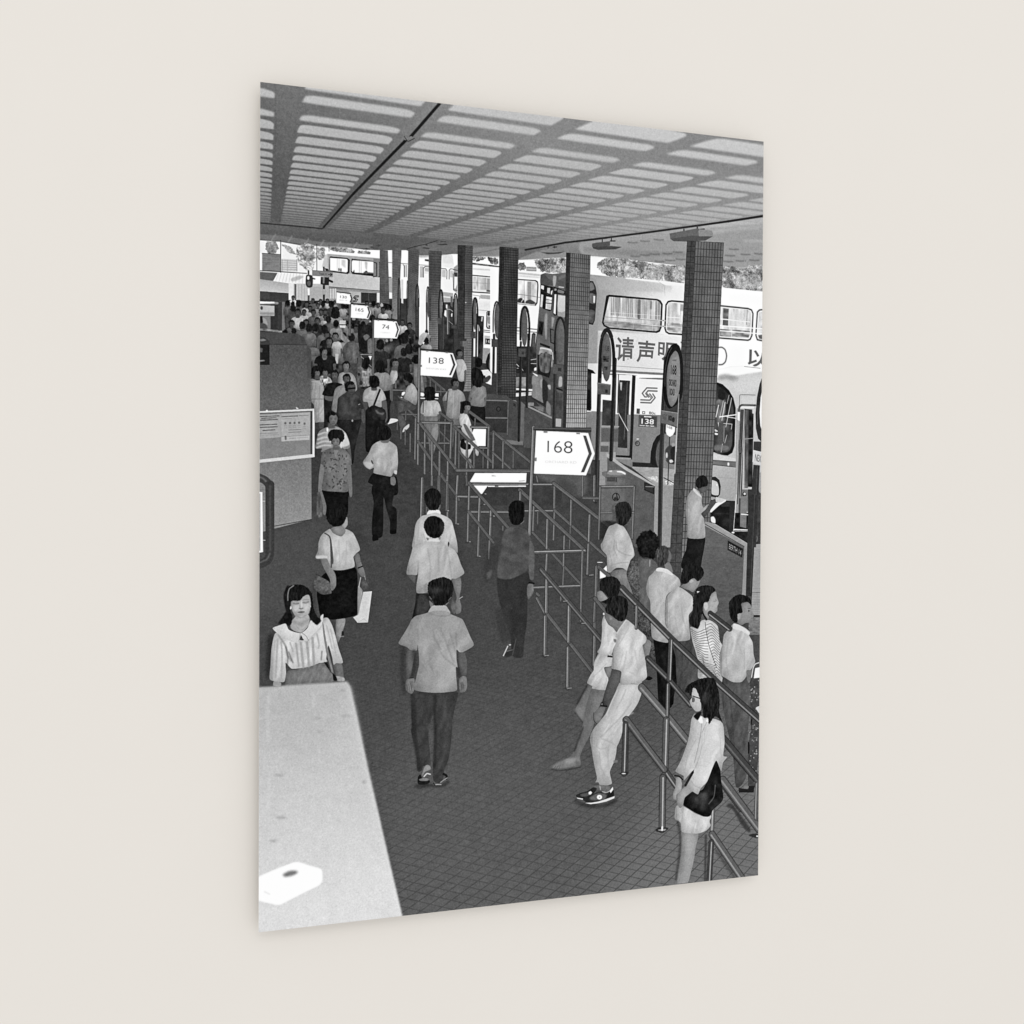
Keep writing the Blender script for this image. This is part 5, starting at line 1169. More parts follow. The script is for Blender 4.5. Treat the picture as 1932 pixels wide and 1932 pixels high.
with part('person','man in loose white shirt walking away past the board'):
    with part('trousers'):
        P(22,"1620,1630 1850,1680 1932,1690 1935,1932 1600,1932 1600,1800 1535,1755",n=(6,6,6))
        R('L');P(22,"1600,0 1935,0 1900,110 1870,270 1930,340 1925,640 1840,660 1840,500 1790,330 1750,170 1735,690 1600,700 1590,500 1615,250",n=(7,6,9));R('H')
    with part('shoes'): R('L');P(12,"1600,690 1660,690 1680,750 1600,765",b=1);P(12,"1845,620 1925,610 1920,665 1845,670",b=1);R('H')
    R('M');P(108,"110,20 160,10 180,60 175,110 150,130 110,110",b=2);R('H')
    with part('shirt'):
        P(180,"1700,1190 1640,1215 1590,1260 1540,1370 1465,1480 1500,1545 1560,1582 1618,1560 1612,1630 1700,1655 1850,1682 1880,1640 1932,1620 1950,1480 1935,1280 1880,1220 1800,1180",n=(6,7,9),g=(1650,1250,1850,1650,160))
        P(60,"1585,1450 1612,1500 1600,1510 1580,1480",b=2);Ln(140,12,"1620,1560 1600,1400",a=.6,b=5);Ln(140,14,"1840,1350 1860,1600",a=.5,b=8);P(190,"1895,1600 1935,1600 1930,1650 1900,1640",b=2);P(200,"1480,1480 1560,1480 1610,1530 1560,1575 1500,1540",b=8,a=.6)
    P(96,"1700,1150 1800,1150 1840,1160 1810,1215 1720,1210",b=3);hair("1655,1090 1665,1015 1715,970 1790,975 1845,1030 1858,1105 1825,1165 1745,1188 1685,1165",n=8)
with part('tube_frame','thick dark tube frame with a white panel at the print edge'):
    R('H');Ln(58,112,"20,1690 110,1730 170,1800 182,1932",s=1);Ln(120,24,"20,1680 90,1710 140,1760",s=1,a=.6,b=5)
    R('L');Ln(54,122,"182,-10 182,500 182,900");Ln(54,118,"182,900 170,1000 110,1060 30,1090",s=1);Ln(88,22,"185,0 185,900",a=.6,b=8);Ln(110,20,"180,940 140,1020 30,1070",s=1,a=.6,b=6)
    F(240,"30,90 78,92 88,920 30,930");F(150,"30,110 50,112 50,900 30,905",b=4);Ln(200,8,"80,218 108,218");Ln(200,10,"85,755 115,758")
R('O')
with part('person','man in white shirt reading a paper by the BERTH 14 wall'):
    P(88,"1000,-80 1060,-110 1130,-130 1135,-75 1085,-30 1045,-20 1020,-50",n=(6,5,5),e=.26)
    with part('trousers'): P(24,"862,590 960,610 1097,588 1085,740 1060,870 1030,1010 900,1040 775,1010 785,880 835,760",n=(6,7,9))
    with part('paper'): F(228,"1165,240 1180,180 1240,115 1390,68 1385,90 1290,150 1185,245",n=(5,6,6));Ln(90,9,"1240,115 1310,62",a=.6,b=2);F(200,"1250,30 1390,65 1320,110 1240,100",b=2)
    P(86,"1040,262 1110,200 1155,140 1165,95 1235,60 1245,115 1180,200 1130,275 1080,312",n=(6,6,6))
    with part('shirt'): P(182,"945,-85 890,-30 850,40 835,140 832,270 855,420 855,585 960,608 1097,588 1092,400 1085,330 1045,262 1105,205 1150,130 1110,150 1075,180 1050,90 1052,20 1000,-60",n=(6,8,9),g=(870,50,1050,500,168));P(205,"940,-90 960,-80 1040,10 1050,40 990,0 935,-60",b=3)
    hair("968,-140 975,-200 1010,-250 1070,-270 1120,-240 1142,-170 1125,-120 1070,-110 1015,-85 975,-110",26,9)
# ---------- 168 lane, nearer people
R('I')
with part('direction_panel','low white arrow board with a broken lower edge'):
    F(250,"1400,1632 2115,1632 2105,1768 1325,1760");F(252,"1370,1802 1585,1800 1500,1920 1475,1925");F(250,"1580,1806 2105,1804 2105,1824 1580,1824")
    F(54,"1585,1826 2110,1826 2600,1880 2600,2080 1400,2080 1500,1925",n=(6,12,9));F(110,"1675,1802 1725,1802 1725,1830 1675,1830");Ln(120,9,"2010,1745 2085,1738",a=.7)
    F(196,"1632,1662 1690,1664 1688,1680 1630,1678",n=(50,2,2),b=3,a=.7)
    rail("1150,1594 2170,1602",30,140);rail("1322,1782 2130,1784",24,190)
R('N')
rails('railings in front of the low arrow board',[("340,112 620,112",22,200),("225,484 620,482",22,190),("632,112 628,470",22,170),("632,480 618,880",20,180),("400,500 398,660",14,130),("385,0 400,80",18,170),("1020,0 1018,280",16,190),("1182,0 1178,340",26,170),("1030,300 1240,305",26,130),("630,470 1340,1110",26,120),("862,330 855,680",22,170),("850,700 838,1000",14,130),("620,100 1400,705",34,130),("1118,540 1105,900",26,190),("1100,940 1085,1360",24,180)])
with part('gate','bay gate frame with a round handicap sign'):
    F(98,"1270,160 1720,160 1700,600 1260,620",n=(6,8,8));F(80,"1600,180 1720,170 1700,600 1600,600",b=10,a=.7)
    rail("1255,150 1740,146",24,200);rail("1262,150 1245,870",20,180);rail("1735,150 1705,860",20,190);rail("1270,510 1490,505",16,180);rail("1700,500 1725,500",16,190)
    with part('emblem'): El(30,1478,290,52,58);El(112,1478,290,42,48);P(26,"1455,300 1475,280 1480,330 1455,330",s=0);P(26,"1482,330 1485,260 1495,245 1510,330",s=0);El(26,1488,250,8,10)
    F(36,"1260,620 1500,625 1420,780 1350,860 1250,880",b=12,a=.8)
with part('person','person in loose white jersey leaning in the 168 lane'):
    P(82,"1420,450 1440,390 1500,385 1500,600 1440,620 1425,560",b=4,n=(10,5,5));P(70,"1580,690 1640,680 1620,760",b=3)
    with part('trousers'): P(124,"1400,1320 1640,1290 1690,1420 1740,1560 1700,1640 1560,1600 1480,1480",n=(9,6,9))
    with part('shirt'):
        P(186,"1490,655 1440,672 1385,695 1345,770 1300,890 1268,950 1285,1020 1350,1095 1355,1180 1362,1315 1400,1330 1480,1270 1570,1270 1640,1310 1660,1230 1680,1160 1735,1090 1705,940 1665,830 1590,705",n=(8,7,9))
        for q in ("1380,1020 1420,1200 1400,1300","1480,900 1500,1020 1600,1080 1690,1100","1400,1240 1520,1200 1650,1190","1460,880 1450,1000 1490,1100"): Ln(140,12,q,s=1,a=.6,b=5)
    hair("1480,560 1470,420 1520,365 1600,350 1660,380 1695,460 1690,560 1640,640 1580,690 1510,660 1490,620",30,12)
R('O')
with part('person','curly haired woman in grey dress with patterned sleeve'):
    with part('dress'):
        P(94,"160,880 260,890 360,890 440,960 430,1080 320,1250 340,1480 350,1700 200,1760 150,1400",n=(6,7,9))
        P(86,"90,900 160,885 185,1050 200,1300 210,1480 130,1420 70,1280 15,1100 50,960",n=(24,1.8,1.8));R('T');P(74,"80,330 340,560 360,780 300,790 180,650",n=(26,1.8,1.8));P(70,"330,860 400,900 410,1160 340,1060",n=(26,1.8,1.8));R('O')
    P(150,"330,900 345,905 340,990 328,980",b=4)
    with part('hair'): P(20,"170,760 150,650 190,560 260,500 340,490 420,540 460,620 470,720 440,830 380,885 280,870 210,840",n=(12,4,4),k=(.25,4))
with part('person','older man in fine striped shirt and black trousers'):
    with part('trousers'): R('T');P(18,"395,820 590,845 640,900 700,1120 712,1420 690,1500 640,1760 560,1800 520,1780 455,1690 430,1250 405,1000",n=(7,6,9));P(10,"620,1660 665,1620 660,1730 620,1740",b=2);R('O')
    P(120,"540,960 600,930 640,1000 650,1080 560,1040",b=3)
    with part('shirt'):
        P(192,"445,1010 380,1080 320,1140 285,1280 300,1380 340,1470 350,1700 362,1950 420,2010 590,2040 610,1900 570,1760 560,1420 640,1330 755,1260 740,1160 640,1080 540,1020",n=(5,7,9),g=(400,1150,600,1900,176))
        for i in range(16): Ln(150,5,[(400+i*20,1100+i*6),(380+i*14,1400),(400+i*12,1950)],a=.35,s=1)
        P(214,"430,1020 480,1005 580,1030 650,1090 640,1115 520,1065 430,1055",b=2)
    hair("410,880 420,780 460,720 520,700 580,725 600,790 610,870 570,940 500,985 440,960",56,20);Ln(150,14,"460,760 440,860",a=.4,b=6);P(104,"592,760 625,800 635,870 600,950 585,900 600,830",b=4)
with part('person','young man bowing his head in white shirt and jeans'):
    with part('trousers'): R('T');P(72,"660,800 770,800 895,780 960,900 1005,1080 1005,1400 960,1560 860,1700 720,1460 700,1300 690,1060",n=(9,6,14));Ln(50,14,"790,850 780,1300",a=.5,b=5);R('O')
    P(146,"760,1260 860,1200 940,1150 1030,1170 1000,1260 960,1310 930,1345 880,1320 800,1290",n=(6,5,5));P(176,"880,1200 910,1170 940,1180 930,1210 890,1215",b=4,a=.8)
    with part('shirt'):
        P(196,"720,1275 640,1330 580,1390 555,1470 548,1600 550,1780 580,1840 610,1930 680,2010 780,2020 890,1995 885,1860 872,1670 925,1590 935,1480 920,1400 850,1340 780,1290",n=(6,8,12),g=(620,1400,880,1900,182))
        for q in ("600,1620 620,1800 640,1950","690,1700 720,1880 790,2000","770,1500 790,1700 860,1900"): Ln(152,14,q,s=1,a=.6,b=7)
        Ln(80,7,"560,1420 546,1600 552,1770 580,1840",s=1,a=.6,b=2)
    hair("760,1215 775,1090 800,1000 880,955 980,955 1055,1000 1085,1070 1060,1140 1000,1195 955,1155 900,1165 850,1225",22,10)
with part('person','woman in striped blouse with long dark hair in profile'):
    R('T');P(166,"1170,240 1210,190 1250,180 1262,250 1288,330 1268,380 1268,440 1230,475 1170,465 1140,560 1080,470 1075,350 1130,330",n=(5,6,6),e=.26)
    Ln(110,10,"1240,290 1255,300",a=.8,b=3);Ln(95,8,"1215,310 1250,312",a=.6,b=3);P(186,"1085,335 1130,330 1140,400 1110,440 1085,400",b=3);Ln(110,6,"1250,405 1270,400",a=.7)
    with part('blouse'):
        P(214,"895,665 1000,690 1045,580 1130,565 1200,590 1275,660 1300,850 1335,920 1300,1040 1305,1290 1350,1390 1330,1440 1210,1320 1010,1130 960,980 920,850",n=(4,6,6))
        for i in range(14): Ln(92,9,[(900+i*9,690+i*32),(990+i*6,740+i*30),(1090,700+i*38),(1140,690+i*40)],s=1,a=.75)
        for i in range(18): Ln(96,9,[(1110+i*8,640+i*40),(1180+i*5,620+i*40),(1250+i*3,690+i*38),(1300,740+i*35)],s=1,a=.7)
        for i in range(8): Ln(92,8,[(1000+i*26,1130+i*32),(1100+i*24,1160+i*26),(1240,1200+i*26)],s=1,a=.6)
        Ln(70,9,"1100,600 1110,700 1160,950 1260,1230",s=1,a=.8)
        P(160,"1005,1220 1050,1240 1140,1360 1005,1370",n=(28,9,2),b=1)
    hair("960,180 1010,110 1110,88 1200,105 1245,160 1180,215 1150,310 1090,325 1065,400 1075,470 1130,560 1110,580 1060,480 1040,560 1020,650 985,690 900,640 878,580 930,430 930,300",26,12)
    P(225,"985,170 1025,175 990,200",s=0);Ln(60,10,"930,215 990,190",a=.7)
    R('O')
R('T')
with part('dress','dotted dress and white bag cut by the right print edge'):
    P(62,"1720,1380 1850,1330 1855,1932 1740,1932",s=0,n=(10,5,5));R('X');P(66,"1740,200 1850,150 1850,860 1835,1300 1790,1720 1690,1720 1690,1200 1730,900 1720,500",s=0,n=(9,5,5))
    rr=np.random.RandomState(9)
    for i in range(64):
        x=rr.uniform(1715,1848);y=rr.uniform(210,1700)
        if 560<y<850 and x<1790: continue
        El(200,x,y,4+rr.rand()*5,5+rr.rand()*5,b=3,a=.8)
    F(238,"1790,75 1855,60 1855,205 1770,215");Ln(205,14,"1740,200 1760,80 1790,20 1840,0",s=1);P(205,"1800,620 1850,600 1850,700 1810,650",b=3);P(30,"1690,1700 1780,1700 1770,1790 1565,1790 1560,1725 1640,1740",s=0,b=2);P(120,"1640,1710 1700,1700 1690,1740 1640,1735",b=3)
    P(16,"1680,1110 1710,1100 1710,1240 1690,1250",b=2);P(20,"1735,780 1750,780 1740,850 1725,850",b=2)
R('T')
with part('person','man in profile with white shirt and grey trousers'):
    with part('trousers'): R('X');P(80,"1345,200 1470,250 1560,265 1660,225 1700,420 1720,620 1690,900 1690,1300 1670,1560 1600,1690 1520,1700 1480,1240 1400,900 1330,500",n=(10,7,12));Ln(52,16,"1420,330 1480,800 1500,1300",s=1,a=.5,b=6);R('T')
    P(112,"1660,1265 1740,1250 1725,1400 1700,1440 1680,1390",b=2,n=(6,5,5))
    P(140,"1600,350 1700,322 1735,380 1740,440 1768,500 1765,530 1750,600 1660,610 1600,640 1530,590 1540,490 1610,460",n=(6,6,6));P(162,"1535,490 1590,480 1580,560 1545,560",b=4,a=.8);El(50,1703,443,10,12,b=3);Ln(60,8,"1690,415 1725,405",a=.8,b=2);Ln(85,8,"1735,545 1768,540",a=.8,b=2)
    with part('shirt'):
        P(194,"1495,615 1440,680 1360,770 1340,900 1310,1000 1300,1200 1310,1320 1380,1370 1480,1425 1600,1425 1665,1350 1672,1265 1730,1255 1790,1150 1768,1040 1755,880 1705,780 1712,730 1640,670 1560,640",n=(6,8,12),g=(1400,800,1750,1300,182))
        for q in ("1420,820 1390,1100 1420,1320","1640,960 1640,1240","1560,900 1600,1000"): Ln(150,14,q,s=1,a=.55,b=7)
        P(214,"1495,620 1580,640 1710,735 1700,775 1600,720 1490,690",b=3)
    hair("1430,420 1430,330 1490,250 1590,215 1690,245 1738,310 1735,370 1690,320 1600,335 1605,400 1618,465 1545,488 1550,585 1510,605 1450,540",22,10)
# main handrail of the 168 lane
R('N')
rails('handrails crossing the middle of the 168 lane',[("345,420 335,780",20,180),("330,780 1005,1505",24,110),("535,600 525,1000",26,190),("530,1040 515,1320",24,190),("768,830 755,1260",20,190),("760,1260 745,1540",18,140),("150,190 1050,1030",34,120),("160,220 158,340",24,180),("350,1052 1052,1032",30,215),("335,1542 1010,1515",24,205),("1018,1040 995,1880",22,170)])
with part('railing','upright rail with a white tag by the short haired boy'):
    F(70,"1190,1170 1340,1180 1340,1230 1200,1240",n=(16,6,6));Ln(230,9,"1225,1190 1290,1192");F(252,"1258,1305 1335,1260 1355,1360 1330,1395 1258,1415");F(250,"1320,1265 1350,1235 1360,1330",s=0)
    rail("1212,1250 1200,1700",38,150);rail("1190,1690 1170,2600",30,130);rail("1240,1255 1390,1385",30,100)
with part('route_sign','large white arrow sign for 168 ORCHARD RD'):
    R('J');rail("405,1000 368,1932 350,2480",36,190,110)
    F(54,"400,1000 1205,1018 1205,1070 400,1045");Ln(120,10,"410,1012 1200,1032",a=.7)
    F(253,"442,1048 1160,1080 1250,1365 1130,1665 412,1640")
    with part('arrow'): F(76,"1090,1115 1132,1118 1212,1365 1105,1622 1060,1622 1168,1365")
    with part('lettering'): Tx(66,'168',"600,1187 945,1195 942,1362 598,1345",bold=-.014);Tx(222,'ORCHARD RD',"568,1460 1000,1470 998,1505 566,1492",b=1.5)
    for q in ("543,1052 600,1055 598,1078 543,1076","998,1075 1048,1078 1046,1098 996,1095","425,1418 450,1418 448,1470 420,1470"): F(128,q)
R('M')
rails('railings beside the walking men',[("810,0 1025,275",24,100),("545,30 530,570",26,200),("605,430 603,510",10,180),("683,0 682,125",16,170),("768,0 760,190",16,110),("895,0 890,90",22,180),("890,90 880,475",22,130),("1035,0 1020,260",24,190),("1020,270 1015,660",20,190),("1150,0 1165,120",20,110),("1035,278 1310,284",22,200),("1210,490 1745,492",22,200),("1195,140 1185,480",22,190),("1182,500 1172,900",22,180),("1340,300 1325,650",26,190),("1330,660 1315,1105",24,170),("1495,480 1480,870",26,200),("1475,890 1465,1140",22,170),("1660,690 1658,750",12,180),("1185,490 1525,915",26,110),("1190,95 1725,705",30,110)])
for x,y in ((895,475),(1030,660),(1195,905),(1330,1105),(1410,245),(1395,390),(1525,550)): Ln(180,10,[(x,y),(x+16,y+2)],a=.8,b=2);Ln(40,14,[(x-50,y+14),(x-10,y+10)],a=.5,b=3)
with part('person','blurred man in dark shirt and jeans striding away'):
    P(46,"1500,980 1600,960 1560,1250 1480,1440 1410,1450 1400,1200",a=.55,b=14)
    with part('trousers'): P(44,"1580,1400 1760,1420 1960,1300 2060,1450 2000,1700 1990,2000 1950,2300 1930,2500 1790,2480 1760,2200 1690,2000 1600,1700",n=(4,9,14),b=5);R('Q');P(50,"1560,560 1740,560 1760,900 1780,980 1640,1000 1590,800",b=16,a=.7);R('M')
    with part('shirt'): P(74,"1700,730 1820,700 1980,740 2040,860 2070,1050 2010,1250 1960,1330 1760,1420 1590,1400 1590,1200 1620,1000 1650,850",n=(9,12,9),b=5);Ln(50,40,"1640,960 1570,1200",a=.6,b=10);Ln(90,14,"1640,1060 1760,1140 1900,1180",s=1,a=.4,b=6);Ln(56,14,"1640,1130 1780,1190 1930,1200",s=1,a=.5,b=6)
    P(88,"2030,900 2090,1000 2085,1400 2030,1420 2010,1200",n=(6,6,6),b=4);P(100,"2000,1500 2070,1480 2080,1600 2010,1700 1990,1620",b=4,n=(12,6,6));Ln(20,22,"2020,1470 2085,1480");P(110,"1440,1340 1510,1290 1490,1400 1440,1420",b=10,a=.5)
    with part('shoes'): R('Q');Ln(205,14,"1665,1190 1725,1060",b=3);El(190,1755,1040,16,10,b=3);P(44,"1680,1180 1740,1110 1800,1120 1790,1180 1720,1210",b=5);Ln(130,10,"1710,1130 1790,1110",a=.7,b=3);Ln(150,8,"1790,1180 1840,960",a=.4,b=4);R('M')
    hair("1735,520 1740,420 1790,350 1880,335 1945,370 1955,500 1935,620 1880,670 1800,670 1755,610",14,6);Ln(150,8,"1905,660 1950,620",a=.6,b=2)
with part('person','first of three men in white shirts walking in file'):
    P(90,"610,420 650,470 690,470 640,500",b=3);P(110,"780,420 800,380 790,450",b=3)
    with part('shirt'):
        P(196,"640,475 610,530 540,550 480,610 450,680 430,820 405,980 500,1000 950,1010 1030,1060 1028,930 990,760 950,620 880,560 800,525 770,470",n=(5,9,12),g=(500,600,900,950,184))
        for q in ("560,800 590,880","940,800 920,940 1000,1010","500,640 480,900"): Ln(146,14,q,s=1,a=.6,b=7)
        P(40,"905,905 920,930 905,975 898,940",b=2)
        P(216,"640,475 770,468 800,520 720,505 610,530",b=3)
    hair("570,300 580,240 630,185 690,165 760,190 800,250 808,330 790,400 745,465 660,470 605,410",22,9)
with part('person','second of three men in white shirts walking in file'):
    P(98,"340,1360 450,1360 440,1480 380,1420",n=(6,6,6));P(118,"950,1400 1060,1380 1085,1470 1080,1560 1060,1680 1085,1800 1075,1880 1010,1900 1000,1760 1020,1680 990,1560",n=(6,6,9));Ln(170,10,"1060,1690 1100,1665",b=2)
    P(98,"960,1700 1000,1760 1020,1850 980,1900 940,1800",b=6,n=(16,6,6))
    with part('trousers'): P(34,"470,1610 620,1620 690,1760 640,1850 560,1932 440,2000 400,1990 430,1850 450,1740",n=(8,6,9));P(54,"500,1640 590,1650 650,1800 560,1930 470,1900",b=10,n=(6,6,9))
    with part('shirt'):
        P(182,"640,870 590,890 545,930 480,955 420,970 395,1060 350,1210 328,1350 400,1362 475,1358 490,1210 485,1380 465,1500 470,1610 560,1618 640,1600 900,1560 950,1420 1010,1415 1125,1340 1080,1220 1030,1080 980,1010 880,965 800,900 740,870",n=(5,10,14),g=(500,980,850,1500,170),e=.26)
        for q in ("490,1180 485,1360","620,1000 660,1250 640,1450","900,1050 940,1300 950,1420","760,980 780,1300"): Ln(140,16,q,s=1,a=.5,b=8)
        P(120,"565,1520 620,1470 620,1610 575,1610",b=8,a=.7);P(206,"640,870 760,872 790,905 690,905 600,900",b=4)
    hair("565,690 580,620 630,565 700,548 790,575 845,640 850,700 830,780 780,845 700,855 620,820 580,750",20,9);P(60,"800,620 840,660 840,760 800,800",b=14,a=.6);P(118,"600,850 640,860 620,890",b=3);P(120,"770,850 800,840 790,880",b=3)
R('Q')
with part('person','nearest of three men walking in file in a grey shirt and sandals'):
    with part('trousers'): 
        R('V');P(60,"400,270 700,285 1010,270 1035,330 990,520 960,700 940,1000 910,1190 850,1350 830,1480 780,1530 720,1520 690,1440 700,1100 715,800 700,560 660,700 630,860 650,1100 660,1280 560,1300 540,1360 480,1360 460,1120 390,820 400,740 390,500",n=(6,9,14),e=.18)
        for q,w,t in (("420,320 425,500 430,700 440,900 480,1150 500,1330",60,34),("730,340 715,560 725,900 715,1300",46,30),("660,560 630,700",34,34),("410,740 520,730 610,740",22,40),("600,780 590,980",40,48),("890,560 960,440",16,44),("960,600 940,1000",16,48),("910,1150 870,1330",18,44)): Ln(t,w,q,s=1,a=.6,b=12)
        R('Q')
    R('V');P(26,"440,1560 560,1530 690,1545 700,1580 560,1600 450,1590",a=.55,b=14);P(28,"690,1560 820,1540 900,1490 920,1530 840,1585 720,1590",a=.5,b=12);R('Q')  # contact shadows under both feet, painted into the picture
    with part('sandals'):
        R('V');P(150,"545,1400 580,1300 620,1278 655,1300 660,1340 620,1360 580,1380 545,1440",n=(6,5,5));P(30,"490,1440 520,1410 540,1460 570,1500 640,1490 650,1520 600,1550 500,1550 480,1510",n=(10,5,5));Ln(190,18,"570,1440 610,1400 655,1410",s=1);P(110,"500,1480 560,1460 630,1470 620,1500 520,1500",b=3,n=(14,4,4))
        Ln(22,30,"840,1405 880,1430 880,1470",s=1);Ln(150,12,"890,1460 840,1490 800,1520",s=1);Ln(160,12,"710,1555 760,1550 805,1552");Ln(40,16,"700,1530 720,1560");R('Q')
    P(92,"350,1100 440,1120 425,1250 400,1400 380,1490 340,1520 315,1350 320,1200",n=(6,7,12));P(126,"320,1540 350,1510 430,1500 440,1560 425,1680 400,1715 350,1695 310,1640",n=(5,6,6));Ln(60,9,"385,1570 405,1690",a=.8,b=3);Ln(66,8,"358,1580 378,1695",a=.8,b=3);Ln(70,7,"335,1590 350,1675",a=.7,b=3);P(84,"375,1540 420,1545 425,1640 390,1620",a=.5,b=8);Ln(40,16,"370,1500 420,1490",a=.8)
    P(92,"1040,1140 1120,1130 1160,1260 1155,1460 1110,1490 1060,1350",n=(6,7,12));P(124,"1060,1500 1110,1470 1155,1490 1165,1610 1140,1680 1070,1695 1050,1600",n=(5,6,6));P(80,"1075,1560 1120,1570 1115,1660 1080,1650",a=.6,b=8);Ln(58,8,"1090,1590 1082,1685",a=.8,b=3);Ln(58,8,"1112,1590 1108,1688",a=.8,b=3);Ln(62,7,"1135,1600 1130,1675",a=.7,b=3)
    P(112,"640,430 690,470 690,500 660,520",b=3);P(116,"900,430 940,390 900,470 860,500",b=3)
    with part('shirt'):
        P(150,"680,520 630,590 540,620 460,640 400,690 360,770 290,890 218,1020 330,1070 380,1110 470,1118 480,1040 500,1200 500,1320 460,1500 428,1650 520,1685 700,1702 880,1695 1022,1665 1015,1500 1010,1350 1035,1355 1020,1260 1018,1110 1060,1142 1120,1135 1255,1048 1210,930 1150,790 1100,690 1020,650 940,615 880,530 800,505",n=(4,9,14),g=(500,650,800,1650,156),e=.26)
        P(168,"690,500 860,498 900,540 935,600 860,575 720,570 630,590",b=3);Ln(112,14,"630,600 760,640 900,640 940,615",s=1,a=.5,b=5)
        for q in ("690,820 720,960 800,1100","790,800 860,950 900,1080 980,1280","930,880 980,1050 1010,1150","540,1300 600,1390","760,1080 830,1190 900,1260 1000,1330","480,830 490,980","1010,880 1020,1060","640,1290 690,1400","350,960 400,720"): Ln(112,18,q,s=1,a=.42,b=9)
        for q in ("740,820 830,1000 930,1250","560,1100 600,1300","850,1400 1000,1400"): Ln(176,16,q,s=1,a=.35,b=8)
        P(128,"470,700 480,1040 470,1118 380,1110 340,1060 400,900",b=20,a=.4)
    hair("620,250 630,190 680,145 780,115 850,105 930,140 970,200 975,290 950,390 900,450 840,495 720,495 690,440 650,380 625,320",24,12);P(62,"650,280 760,260 830,290 800,330 700,330",b=22,a=.7);Ln(130,10,"645,375 670,410",a=.8,b=3);Ln(140,9,"905,430 945,385",a=.8,b=3);P(16,"750,330 860,300 900,400 820,470 740,460",b=16,a=.6)
    Ln(34,44,"430,1120 440,1330 400,1480",s=1,a=.55,b=14);Ln(34,60,"280,1080 270,1400 300,1700",s=1,a=.5,b=22);Ln(36,36,"1040,1360 1060,1480",a=.6,b=12)  # soft shadow bands painted beside the arms and body
# ---------- near rails, boys on the rail, woman with glasses, near left women, parapet
R('S')
rails('low rails behind the two leaning boys',[("0,395 120,620",26,150),("130,600 775,1425",32,120),("30,360 0,330",26,120),("138,110 132,590",40,200),("118,650 112,1185",34,190),("448,490 440,1000",44,200),("432,1080 425,1640",40,200),("335,370 332,440",24,140),("610,560 605,720",14,140),("800,460 790,720",22,150),("800,920 790,1320",44,160),("60,0 895,985",52,140,70),("800,400 950,580",40,110)])
for x,y in ((115,1190),(430,1640),(370,440),(625,745),(730,80)): P(40,[(x-70,y),(x,y-14),(x+60,y),(x,y+16)],a=.6,b=5);Ln(190,9,[(x-5,y),(x+50,y-4)],a=.7,b=2)
with part('person','boy in white shorts leaning on the rail'):
    P(140,"830,320 890,295 940,350 985,410 960,440 890,445 845,415",n=(6,6,6))
    R('W');P(116,"705,180 775,190 740,330 690,470 650,640 625,690 560,610 522,545 535,500 590,400 640,290",n=(7,6,12));P(150,"530,500 600,480 650,560 640,680 560,610",b=20,a=.4)
    P(116,"765,225 945,245 920,360 880,440 850,500 800,560 795,690 740,860 660,1010 600,1150 600,1290 500,1310 390,1335 300,1340 212,1325 225,1285 330,1230 440,1185 520,1080 560,960 620,780 650,640 680,470 720,330",n=(7,6,14));P(126,"215,1325 230,1285 330,1230 450,1180 580,1180 600,1285 480,1310 330,1340",a=.7,b=10);Ln(70,8,"230,1330 390,1325 600,1285",s=1,a=.5,b=3);P(40,"205,1335 330,1348 500,1325 610,1300 600,1318 480,1345 330,1362 215,1350",a=.7,b=6);Ln(70,8,"240,1325 262,1300",a=.7,b=2);Ln(70,8,"270,1330 295,1295",a=.7,b=2);Ln(70,8,"305,1335 325,1290",a=.7,b=2);P(168,"400,1215 470,1190 540,1200 500,1250 400,1260",a=.5,b=12);P(84,"540,1240 590,1230 595,1290 540,1290",a=.5,b=10);Ln(90,7,"290,1300 330,1270",a=.5,b=2)
    Ln(34,26,"560,430 690,200",a=.6,b=8);Ln(34,20,"520,1090 640,760",a=.6,b=7);Ln(38,18,"530,560 630,690",a=.6,b=6)
    R('S')
    with part('shorts'):
        P(206,"865,1165 1040,1180 1030,1330 930,1355 985,1490 965,1660 770,1645 765,1610 695,1565 740,1460 785,1390 790,1290 830,1200",n=(5,7,9));Ln(150,12,"960,1300 850,1420 780,1480",s=1,a=.5,b=6);Ln(160,10,"960,1500 950,1650",a=.6,b=4);P(128,"930,1360 1030,1350 1020,1460 980,1490",n=(6,5,5))
    with part('shirt'):
        P(208,"930,635 900,720 900,850 890,1000 870,1080 838,1135 870,1175 1010,1195 1050,1130 1110,970 1105,870 1060,810 990,760 950,690",n=(5,7,9));Ln(165,10,"910,1110 870,1160",a=.5,b=4)
    Ln(20,22,"985,1198 1045,1205");Ln(60,8,"985,1180 980,1210",a=.6)
    P(205,"915,600 940,600 935,630 915,625",b=2)
    hair("865,200 890,140 950,105 1040,95 1110,125 1155,190 1160,260 1125,340 1085,400 1005,400 960,350 905,300 875,290",24,10)
